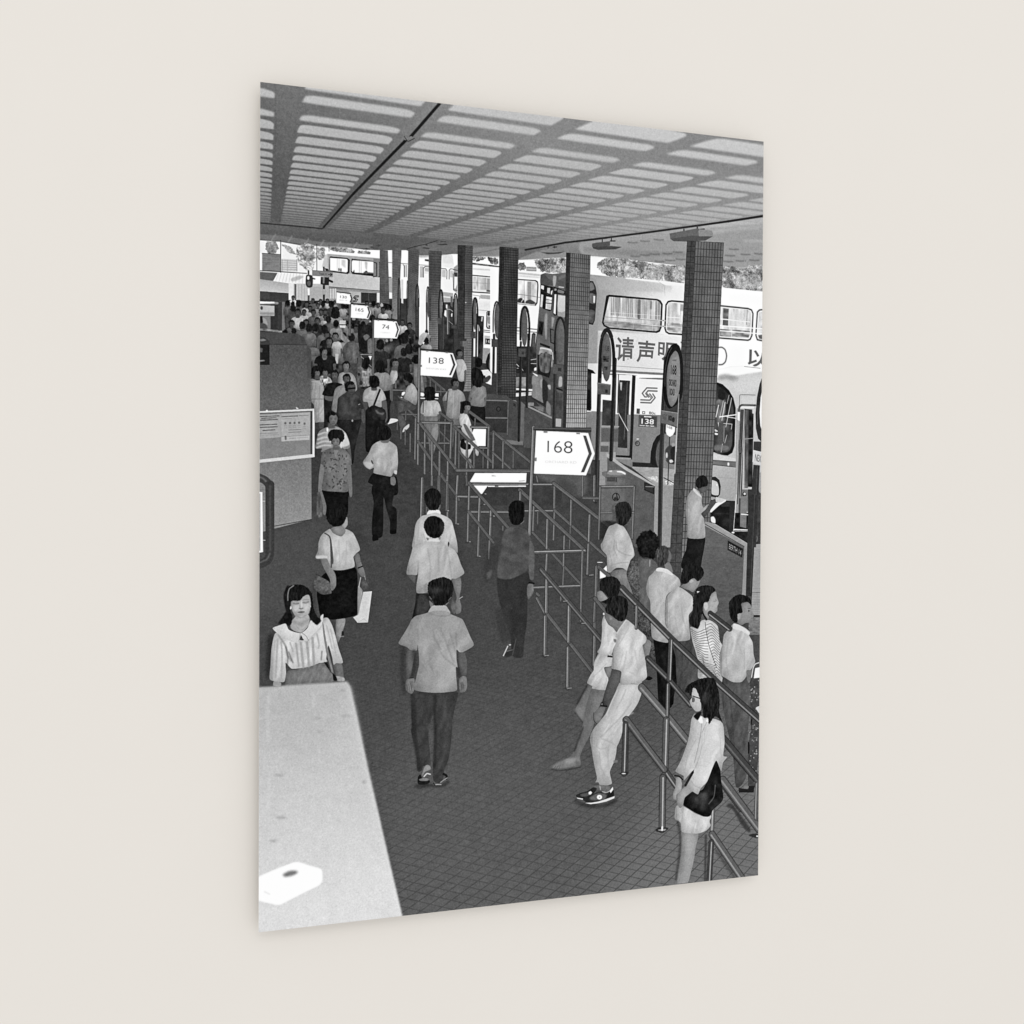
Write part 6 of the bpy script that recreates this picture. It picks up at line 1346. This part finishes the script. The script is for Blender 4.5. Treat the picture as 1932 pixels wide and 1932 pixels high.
with part('person','young man in pale shirt and trousers leaning on the rail'):
    P(124,"935,590 1000,625 1060,665 1120,700 1210,715 1180,770 1125,850 1095,860 1040,790 985,750 945,660",n=(6,6,6));P(150,"1000,650 1040,680 1010,700",a=.6,b=6)
    P(126,"1465,1050 1515,965 1580,1005 1565,1120 1530,1230 1500,1310 1480,1180",n=(6,6,9));P(18,"1505,1490 1550,1475 1600,1500 1560,1530 1510,1520",n=(6,4,4))
    R('W')
    with part('trousers'):
        P(196,"1140,150 1300,155 1455,160 1445,290 1400,420 1330,530 1240,640 1200,740 1170,870 1130,980 1105,1030 1095,1120 1070,1230 1010,1370 1025,1470 1035,1540 960,1565 870,1555 850,1520 810,1520 830,1460 790,1270 755,1060 735,940 745,860 800,760 900,640 960,560 1030,400 1090,270",n=(5,9,14),g=(1000,300,900,1500,186),e=.28)
        for q,t in (("1230,240 1180,360 1100,500",158),("1300,430 1180,600 1000,780 880,900",150),("1000,720 920,850",226),("960,590 1030,420 1110,250",225),("900,920 1000,960 1090,1010",155),("990,1020 980,1180 1000,1320",158),("860,1100 880,1300 950,1450",158),("1330,560 1200,640 1080,820",224),("780,1000 880,1060 980,1040",160)): Ln(t,16,q,s=1,a=.55,b=7)
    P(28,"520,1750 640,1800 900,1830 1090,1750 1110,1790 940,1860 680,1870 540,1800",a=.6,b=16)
    with part('shoes'):
        P(110,"780,1570 860,1560 1000,1570 1010,1640 940,1670 880,1640 800,1620",n=(8,5,5))
        P(40,"540,1700 600,1670 700,1640 780,1590 830,1610 780,1680 720,1740 640,1760 560,1730",n=(10,5,5));P(205,"550,1730 640,1745 635,1762 560,1745",s=0);P(82,"600,1690 720,1660 760,1690 640,1720",b=6);P(250,"715,1655 745,1640 765,1665 740,1690 715,1685",s=0,b=2)
        P(44,"640,1760 720,1720 820,1660 900,1650 930,1680 980,1665 1050,1610 1065,1680 1060,1730 960,1770 840,1800 700,1800",n=(8,5,5));P(98,"730,1730 850,1670 960,1690 940,1750 820,1770 760,1765",b=8);P(30,"980,1690 1050,1620 1060,1700 980,1730",b=4);P(225,"1005,1640 1050,1580 1055,1620 1020,1670",s=0,b=2)
        P(210,"665,1805 760,1800 850,1785 960,1750 1075,1710 1070,1740 960,1785 850,1810 740,1822",s=0);El(254,865,1725,36,32,b=2);El(150,866,1726,10,9,b=2);Ln(220,10,"905,1650 960,1660 1010,1640",s=1,a=.7,b=2);Ln(205,12,"870,1570 880,1620",a=.7,b=3)
    R('S')
    with part('shirt'):
        P(204,"1235,690 1180,760 1130,820 1100,880 1085,930 1110,950 1095,1010 1050,1110 1045,1220 1030,1360 1100,1385 1165,1410 1155,1500 1160,1588 1300,1585 1440,1568 1455,1545 1520,1485 1510,1350 1490,1200 1460,1055 1500,1010 1515,960 1500,915 1400,825 1330,760",n=(5,9,14),g=(1150,900,1400,1500,190),e=.28)
        for q,t in (("1230,700 1170,780 1110,880",232),("1270,800 1180,960 1100,1080",166),("1240,1130 1200,1350 1160,1400",164),("1180,1180 1140,1340",170),("1350,1100 1400,1400",174),("1460,1060 1480,1200",160),("1250,1400 1400,1480",176)): Ln(t,14,q,s=1,a=.55,b=6)
        P(120,"1060,960 1100,970 1090,1010 1065,995",b=4);Ln(120,9,"1300,1578 1390,1585",a=.6,b=2)
    P(90,"1045,1380 1165,1412 1140,1560 1080,1680 1010,1790 960,1880 905,1850 930,1720 985,1540 1010,1480",n=(6,7,12),e=.4)
    R('W');P(122,"880,480 950,490 930,540 900,620 870,680 830,720 790,690 785,580 830,520",n=(6,6,6));Ln(24,20,"885,460 965,472");El(30,900,440,20,26,b=2);El(120,900,442,9,13,b=2);Ln(24,8,"785,560 790,670 830,715",s=1,a=.7);R('S')
    hair("880,450 950,420 1010,385 1090,360 1170,365 1235,410 1262,480 1250,600 1230,670 1180,718 1120,705 1075,670 1030,635 960,600 945,540 965,480",25,14);Ln(80,10,"1090,440 1130,540 1120,620",s=1,a=.4,b=5);Ln(70,8,"1180,450 1210,560",s=1,a=.4,b=4)
# near handrails
R('T')
def prail(nm,*a):
    with part(nm): rail(*a)
with part('railing','thick near handrails across the right of the print'):
    prail('rail',"-50,130 0,185 650,845 1310,1470 1960,2050",66,170,62,26,-.25)
    prail('rail',"310,1100 600,1390",60,150,62,26);prail('rail',"600,1390 900,1740",58,150,62,26)
    prail('post',"625,850 605,1390",52,205,70,30,.2);prail('post',"590,1470 570,2040",52,205,70,30,.2);prail('post',"155,380 150,680",28,200)
    R('X');prail('rail',"225,340 600,770 850,1075",80,175,96,40);prail('rail',"0,790 300,1170 520,1440",66,185,86,36);prail('rail',"520,1440 700,1700",62,190,70,36)
    prail('post',"20,850 8,1520",46,190,70,30);prail('post',"565,790 545,1470",74,215,84,40,.05);prail('post',"525,1560 500,2000",66,205,84,40,.05);prail('post',"590,300 582,730",40,205,70,30)
    prail('rail',"1340,1040 1850,1650",80,120,62,26);prail('rail',"1330,1640 1600,2010",74,160,70,30);
    R('AA');prail('post',"515,300 505,1010",74,215,84,36,.05);P(40,"415,1015 470,985 570,985 590,1000 540,1045 440,1045",b=4);P(150,"450,1015 560,1005 540,1030 470,1030",b=3);Ln(225,26,"508,980 506,1020",b=2)
    prail('rail',"1340,330 1840,1000",84,170,92,40);prail('post',"1205,750 1190,1075",46,235,110,40,0);prail('rail',"1195,1080 1610,1690",74,185,92,40);prail('post',"1185,1190 1155,1740",62,205,60,36,.05)
    prail('post',"1815,380 1800,860",40,200,90,40);P(44,"1700,1090 1760,1070 1840,1080 1840,1130 1760,1120",b=4);El(230,1818,1105,14,12,b=3)
    Ln(40,40,"1250,1300 1520,1690",a=.5,b=14);P(44,"1390,690 1440,650 1500,690 1720,1000 1700,1050 1600,950 1480,740",b=10,a=.8);Ln(40,34,"1110,1100 1100,1720",a=.6,b=8)
    R('T');prail('rail',"1170,480 1440,690",56,190,56,26,-.3)
R('W')
with part('railing','low rail and short post beside the sneakers'):
    prail('rail',"1235,650 1480,980 1760,1345",66,150,90,40);prail('post',"1225,720 1205,1400",62,215,66,34,.05)
P(36,"1135,1400 1210,1375 1275,1390 1210,1420",b=4);El(210,1200,1400,30,9,b=3);Ln(40,30,"1270,760 1500,1080 1720,1370",a=.45,b=14)
P(120,"1060,1215 1115,1220 1110,1250 1060,1250",b=3,a=.8)
R('X')
with part('person','woman with glasses and black shoulder bag at the near rail'):
    P(30,"690,1500 760,1280 820,1150 760,1180 720,1380",a=.5,b=14)
    R('AA');P(150,"770,1040 1000,1065 970,1250 950,1400 900,1620 845,1770 690,1790 720,1600 770,1330",n=(6,9,12),e=.28);P(176,"840,1080 960,1080 930,1300 880,1500 830,1500",b=30,a=.5);P(118,"770,1200 820,1290 790,1400 760,1380",b=20,a=.5)
    with part('skirt'): P(206,"700,690 800,690 1000,800 1180,820 1160,900 1175,960 1110,1030 1000,1068 880,1065 775,1040 760,920 680,860",n=(5,9,9));Ln(150,10,"800,700 780,880 765,1020",s=1,a=.6,b=4);Ln(165,9,"970,880 930,1060",s=1,a=.4,b=4)
    Ln(40,34,"720,900 760,1180 700,1700",s=1,a=.55,b=10)
    with part('bag'): P(22,"1250,60 1300,100 1320,330 1350,560 1320,640 1210,740 1160,830 1070,830 940,760 790,660 820,560 900,500 1050,470 1100,400 1180,220",n=(14,9,9));P(88,"880,560 1000,540 1120,470 1140,560 1060,720 950,640",b=30,a=.55,n=(26,9,9));Ln(120,12,"1240,400 1220,560 1150,660",s=1,a=.7,b=4);Ln(10,22,"820,680 960,770 1080,820",s=1,a=.8,b=4)
    P(160,"700,300 760,300 780,400 760,500 720,600 655,590 655,520 690,420",n=(6,7,9));P(164,"840,410 920,480 830,560 810,600 790,690 750,715 710,650 700,540 740,500",n=(6,7,9));Ln(20,18,"680,270 740,280 790,325",s=1);Ln(120,8,"700,560 760,690",a=.5,b=3)
    R('X')
    P(186,"900,500 930,340 1000,330 1040,500 1040,650 970,670 905,590 885,530",n=(5,6,6),e=.15)
    with part('jacket'):
        P(202,"960,700 910,780 890,930 860,1080 800,1260 740,1400 690,1490 720,1520 800,1560 810,1620 880,1540 950,1470 920,1560 830,1690 920,1770 1000,1815 1040,1730 1120,1650 1160,1560 1200,1450 1255,1350 1320,1495 1345,1380 1400,1300 1350,1280 1368,1100 1355,900 1330,820 1250,780 1150,760 1060,740",n=(6,10,14),e=.3)
        for q,t in (("1050,830 1040,980 1000,1180 950,1380",120),("1120,820 1060,960",130),("980,1050 860,1280 810,1540",160),("1060,1130 1010,1330 950,1470",150),("1160,840 1100,920 1090,1100",165),("900,1620 960,1700 1040,1730",150),("1300,900 1320,1300",172)): Ln(t,9,q,s=1,a=.65,b=4)
        P(226,"1140,900 1260,860 1300,1000 1200,1300 1080,1600 1000,1650 1060,1300",b=40,a=.45);P(235,"1000,780 1050,740 1070,830 1030,830",b=4);P(230,"1110,790 1170,760 1130,820",b=3)
    Ln(20,34,"830,1690 930,1510",a=.8)
    hair("820,400 850,320 920,270 1010,230 1110,205 1220,215 1260,300 1290,420 1300,560 1290,680 1350,850 1290,770 1230,740 1150,850 1140,760 1080,760 1060,640 1030,520 1000,420 960,350 930,350 910,470 880,420",24,12);P(22,"940,740 990,690 1050,680 1000,790",b=4);Ln(104,14,"1150,300 1090,430",a=.4,b=8);P(72,"1060,440 1140,420 1130,560 1070,560",b=20,a=.5)
    with part('glasses'): Ln(30,10,"885,440 900,420 915,470 895,500",s=1);El(70,942,510,16,36,a=.8,b=2);Ln(26,12,"930,460 1020,490");Ln(28,9,"925,480 925,540",a=.9)
R('L')
with part('person','woman in pale sweater and black skirt carrying bags'):
    P(44,"760,1400 850,1200 830,1600 800,1900 750,1700",a=.5,b=22)
    R('P');P(140,"1100,550 1220,550 1210,650 1160,800 1120,880 1090,780",n=(6,6,9));Ln(170,12,"1150,800 1200,795",a=.6,b=3);P(30,"1180,720 1205,740 1200,780 1170,770",b=4);R('L')
    with part('skirt'): P(14,"1040,1165 1200,1170 1350,1130 1390,1250 1390,1700 1370,1790 1200,1835 1020,1850 880,1790 850,1650 830,1480 900,1250",n=(6,6,6))
    P(134,"880,1010 980,1000 1030,1120 1090,1240 1095,1380 1050,1450 1010,1430 1010,1300 930,1150",n=(6,7,9));Ln(80,9,"1040,1390 1060,1440",a=.7,b=3)
    P(120,"1340,960 1410,940 1440,1060 1480,1160 1500,1250 1450,1260 1400,1200 1370,1080",n=(6,7,9));Ln(18,16,"1400,1140 1460,1115");P(150,"1420,560 1440,570 1430,590",a=.0)
    with part('sweater'):
        P(188,"1010,600 930,650 880,710 850,800 845,900 818,970 830,1010 960,1005 1010,1100 1045,1165 1190,1168 1340,1130 1350,1070 1335,990 1370,940 1425,890 1400,800 1350,690 1310,640 1210,600 1170,700 1060,660",n=(7,7,9),e=.28)
        for q in ("1240,760 1230,1100","1130,760 1150,1120","930,900 900,980","1320,760 1360,900"): Ln(158,12,q,s=1,a=.5,b=6)
        P(210,"820,970 960,970 970,1005 830,1012",b=6,a=.7)
    P(132,"1020,600 1080,570 1200,560 1225,640 1165,705 1060,660",n=(5,6,6));P(150,"1190,500 1220,450 1250,440 1255,540 1210,600 1170,570",n=(5,5,5))
    with part('shoulder_bag'): P(92,"815,1230 900,1270 1000,1330 1020,1420 1030,1490 910,1505 830,1460 770,1390",n=(16,3,3));Ln(70,14,"840,1030 835,1220",a=.8);Ln(74,18,"940,660 1000,700 1020,780 1030,1130",s=1);P(78,"1010,760 1030,760 1060,1040 1040,1080",b=2);Ln(30,12,"815,1225 900,1265 1005,1325",a=.5)
    with part('paper_bag'): P(196,"1470,1470 1590,1460 1560,1700 1535,1890 1390,1895 1330,1820 1390,1790 1430,1640",s=0,n=(4,6,9),g=(1400,1600,1580,1600,208));P(140,"1400,1400 1440,1420 1460,1480 1400,1790 1390,1600",b=3,n=(14,4,9));Ln(215,10,"1435,1270 1410,1400",a=.8);Ln(190,8,"1490,1250 1510,1340 1540,1390",s=1,a=.7);P(70,"1440,1330 1520,1300 1560,1380 1480,1440",b=6,a=.8,n=(20,5,5));Ln(150,7,"1400,1890 1480,1840 1530,1885",a=.5)
    hair("960,450 975,370 1040,320 1140,310 1220,300 1260,350 1240,430 1220,490 1170,550 1070,570 1000,520",14,7)
R('P')
with part('person','woman in striped blouse with wide white collar near the parapet'):
    P(30,"380,240 440,120 470,300 420,480 340,560 300,620 440,640 480,500",b=8,n=(6,6,6))
    P(30,"150,800 230,800 200,1200 160,1400 120,1300",a=.6,b=20)
    P(104,"1060,1190 1170,1160 1200,1380 1120,1420 1090,1320",n=(6,7,9));P(150,"1080,1340 1200,1360 1210,1410 1110,1410",n=(18,5,4))
    P(150,"240,1410 330,1430 330,1480 230,1475",b=3)
    with part('skirt'): P(116,"420,1280 560,1250 760,1200 930,1165 1010,1280 1080,1400 900,1440 420,1480 390,1440",n=(6,8,8))
    P(176,"470,600 520,540 560,500 700,490 730,560 710,650 640,730 600,745 520,720 470,680",n=(4,8,8),e=.15);P(120,"500,560 600,600 720,540 730,580 620,650 500,610",b=16,a=.5)
    with part('blouse'):
        P(206,"250,760 330,740 480,800 640,850 760,740 900,560 980,540 1040,640 1090,800 1130,960 1190,1155 1100,1165 1060,1185 1040,1080 990,920 960,1100 975,1140 900,1160 860,1165 740,1210 600,1235 480,1240 400,1160 405,1300 380,1420 290,1420 180,1385 190,1200 205,950",n=(7,8,12),e=.28)
        for q,w,t in (("540,880 560,1040 580,1200",26,148),("610,880 625,1050 645,1220",34,150),("690,860 710,1040 720,1210",34,150),("770,820 780,1000 790,1180",34,150),("830,760 860,900 850,960",20,160),("460,880 500,1000",18,160),("290,830 280,1000 260,1360",24,160),("340,870 350,1100 340,1390",22,160),("250,860 230,1100 230,1350",16,165),("960,640 1000,780 1040,960",16,165),("1020,700 1060,880 1100,1080",16,165),("300,780 400,930 420,1050 480,1130",26,140)): Ln(t,w,q,s=1,a=.75,b=5)
        for q in ("400,940 430,1060 420,1240","900,1000 890,1120","440,1010 500,1160"): Ln(74,16,q,s=1,a=.6,b=6)
    with part('collar'): P(224,"220,680 320,640 400,618 440,700 520,735 600,750 640,735 700,680 750,570 870,600 880,520 920,490 905,610 850,700 760,790 690,865 640,830 610,780 580,870 550,888 440,850 350,800 270,740",n=(4,8,8),e=.18);Ln(120,9,"600,760 580,860",a=.6,b=2);Ln(120,9,"620,745 680,790 715,850",s=1,a=.7,b=2);Ln(130,7,"540,640 590,700 640,700 700,640",s=1,a=.5,b=2)
    with part('strap'): P(128,"905,600 925,640 960,860 1010,1080 1060,1300 1050,1370 1020,1240 960,1020 920,780",b=2,n=(6,5,9));P(24,"930,1150 980,1170 1010,1260 1090,1340 1110,1400 1060,1400 1040,1300 970,1220",b=3)
    P(178,"470,360 480,300 570,310 640,230 720,220 745,330 740,400 715,480 650,530 600,545 530,510 490,440",n=(4,7,7),e=.28)
    P(150,"470,320 520,300 600,305 560,330 500,345 480,420",a=.6,b=14);P(152,"700,230 745,320 740,420 715,480 690,470 720,380",a=.6,b=14)
    Ln(70,16,"505,338 535,348 578,340",s=1,a=.75,b=5);Ln(70,16,"640,328 680,333 714,316",s=1,a=.75,b=5);P(140,"500,320 580,320 575,345 510,350",a=.5,b=8);P(140,"640,305 715,300 710,330 645,335",a=.5,b=8);Ln(100,11,"635,296 680,284 720,288",s=1,a=.6,b=5)
    P(132,"596,330 588,400 600,412 612,400",a=.6,b=8);P(216,"608,320 624,320 630,395 612,398",a=.7,b=7);Ln(86,14,"586,408 612,416 640,404",s=1,a=.8,b=4)
    P(96,"566,462 605,446 660,452 640,474 600,478",a=.85,b=5);Ln(66,8,"568,462 610,460 656,456",s=1,a=.8,b=2);P(140,"570,492 640,490 620,504 590,506",a=.6,b=7);P(150,"520,500 600,535 700,490 690,510 610,548 530,520",a=.6,b=8);P(204,"505,375 560,368 570,430 520,450",a=.6,b=14);P(204,"650,360 715,360 700,440 660,430",a=.5,b=14);P(206,"580,515 640,512 620,532",a=.5,b=8)
    El(235,468,400,12,22,b=2);El(235,752,385,11,20,b=2);El(205,755,355,7,9,b=2)
    hair("420,300 410,200 440,110 540,80 640,90 720,140 765,220 775,330 790,420 830,520 880,560 820,630 760,580 725,510 745,400 745,300 720,220 650,240 600,300 520,300 470,315 460,420 490,520 470,640 430,600",20,9);P(22,"370,240 410,110 450,95 440,200 470,330 440,470 400,430",b=6,n=(8,4,6));P(24,"310,610 360,520 420,440 490,500 480,600 440,650 400,615",b=7,n=(9,4,6));P(20,"730,480 790,470 850,540 890,580 830,640 790,590 750,570",b=5,n=(9,4,6));Ln(150,14,"510,95 450,140 430,220 430,300",s=1,a=.8,b=3)
R('U')
with part('parapet','out of focus pale concrete parapet in the corner'):
    F(182,"40,62 980,0 1015,40 1080,330 1200,900 1310,1370 1440,1932 1560,2440 1565,2700 40,2700",g=(500,100,700,2300,222),n=(2.2,14,14),b=9)
    P(202,"960,0 1010,30 1040,200 1110,560 1040,620 980,300",a=.4,b=40);F(212,"1000,60 1030,60 1330,1480 1290,1480",a=.4,b=14)
    for q,w in (("165,260 160,620",30),("170,150 175,230",24),("635,120 640,260",28),("690,640 695,820",26),("790,1220 800,1440",34),("180,1000 170,1440",30)): Ln(210,w,q,a=.6,b=13)
    for x,y,rx in ((280,970,55),(300,1410,60),(700,520,30),(680,380,45),(940,90,25),(960,350,50),(1160,1040,25),(220,1650,40)): El(150,x,y,rx,13,a=.65,b=11)
    for q in ((60,900,300,880),(500,830,760,820),(60,380,420,360),(700,360,1040,330),(180,1180,500,1170),(900,880,1160,860)): Ln(206,16,[q[:2],q[2:]],a=.5,b=10)
    P(176,"80,200 600,180 900,400 700,800 200,700",a=.3,b=80)
R('Y')
with part('white_block','blurred white slotted block on the parapet'):
    P(255,"40,790 240,690 420,620 490,615 600,650 690,675 725,700 728,800 690,855 560,920 400,1000 290,1055 200,1045 40,990",b=8);P(120,"320,740 390,705 460,705 470,725 410,755 340,765",b=12,e=0);Ln(225,16,"130,920 180,945",a=.5,b=5)

# ---------------------------------------------------------------- the print itself
paint(CMDS); finish()
img = bpy.data.images.new('print_ink', PW, PH)
px = np.ones((PH, PW, 4), np.float32); px[..., :3] = (INK[::-1] / 255.0)[..., None]
img.pixels.foreach_set(px.ravel()); img.update(); img.pack()

PAPER = mat('paper_edge', (.80, .79, .77)); WOOD = mat('batten_wood', (.52, .40, .26), .8, .08, 30)
INKM = bpy.data.materials.new('photographic_ink'); INKM.use_nodes = True
nt = INKM.node_tree; b = nt.nodes['Principled BSDF']; b.inputs['Roughness'].default_value = .7; b.inputs['Specular IOR Level'].default_value = 0.0
ti = nt.nodes.new('ShaderNodeTexImage'); ti.image = img; ti.extension = 'EXTEND'
mx = nt.nodes.new('ShaderNodeMix'); mx.data_type = 'RGBA'; mx.blend_type = 'MULTIPLY'; mx.inputs[0].default_value = 1
mx.inputs[7].default_value = (.925, .925, .925, 1)
nt.links.new(ti.outputs['Color'], mx.inputs[6]); nt.links.new(mx.outputs[2], b.inputs['Base Color'])

root = bpy.data.objects.new('photo_print', None); col.objects.link(root); root.empty_display_size = .05
root.location = (0, 0, PRINT_Z - PRINT_H / 2)
root['label'] = 'unframed black and white photographic print of a crowded bus interchange mounted off the beige wall'
root['category'] = 'photograph'
slab('backing_board', -PRINT_W / 2, PRINT_W / 2, FRONT, FRONT + BOARD, 0, PRINT_H, PAPER, root, .0012)
for z in (.16, .70): slab('batten', -.20, .20, FRONT + BOARD, -.0004, z, z + .05, WOOD, root)

# every depicted thing is its own piece of the picture, cut along its outline and laid flat on the board
CELL = 2
ids = IDS[CELL // 2::CELL, CELL // 2::CELL].astype(int).copy()
cnt = np.bincount(ids.ravel(), minlength=len(OBJS))
for i in range(len(OBJS) - 1, 0, -1):
    if 0 < cnt[i] < 8:                                # too small to tell apart: belongs to what it sits on
        p = OBJS[i][0] or 1; ids[ids == i] = p; cnt[p] += cnt[i]; cnt[i] = 0
ids[ids == 0] = 1
gh, gw = ids.shape

def runs(mask):
    """cover a mask with rectangles: row runs, stacked while they stay the same"""
    live, out = {}, []
    ys = np.flatnonzero(mask.any(1))
    if not len(ys): return out
    for y in range(ys[0], ys[-1] + 2):
        now = {}
        if y < mask.shape[0]:
            d = np.diff(np.r_[0, mask[y].astype(np.int8), 0]); s = np.flatnonzero(d == 1); e = np.flatnonzero(d == -1)
            for a, c in zip(s, e): now[(a, c)] = live.pop((a, c), y)
        for (a, c), y0 in live.items(): out.append((a, c, y0, y))
        live = now
    for (a, c), y0 in live.items(): out.append((a, c, y0, mask.shape[0]))
    return out

YF = FRONT - .0001
def piece(name, idx, parent):
    r = np.array(runs(ids == idx))
    if not len(r): 
        ob = bpy.data.objects.new(name, None); ob.empty_display_size = .01
    else:
        n = len(r); xs = r[:, :2] / gw; zs = 1 - r[:, 2:] / gh
        u = np.stack([xs[:, 0], xs[:, 1], xs[:, 1], xs[:, 0]], 1); w = np.stack([zs[:, 1], zs[:, 1], zs[:, 0], zs[:, 0]], 1)
        co = np.stack([(u - .5) * PRINT_W, np.full_like(u, YF), w * PRINT_H], -1).reshape(-1, 3)
        me = bpy.data.meshes.new(name)
        me.vertices.add(4 * n); me.vertices.foreach_set('co', co.ravel())
        me.loops.add(4 * n); me.loops.foreach_set('vertex_index', np.arange(4 * n))
        me.polygons.add(n); me.polygons.foreach_set('loop_start', np.arange(n) * 4)
        uv = me.uv_layers.new(name='UVMap'); uv.data.foreach_set('uv', np.stack([u, w], -1).ravel())
        me.update(); me.validate(); me.materials.append(INKM)
        ob = bpy.data.objects.new(name, me)
    col.objects.link(ob); ob.parent = parent
    return ob

made = {0: root}
kids = set(o[0] for o in OBJS[1:] if o)
for i in range(1, len(OBJS)):
    p, name, label = OBJS[i]
    if cnt[i] == 0 and not any(OBJS[j][0] == i and cnt[j] for j in range(i + 1, len(OBJS))): continue
    if p and p not in made: continue
    ob = piece(name, i, made[p]); made[i] = ob
    if label: ob['label'] = label
    if name == 'crowd': ob['kind'] = 'stuff'
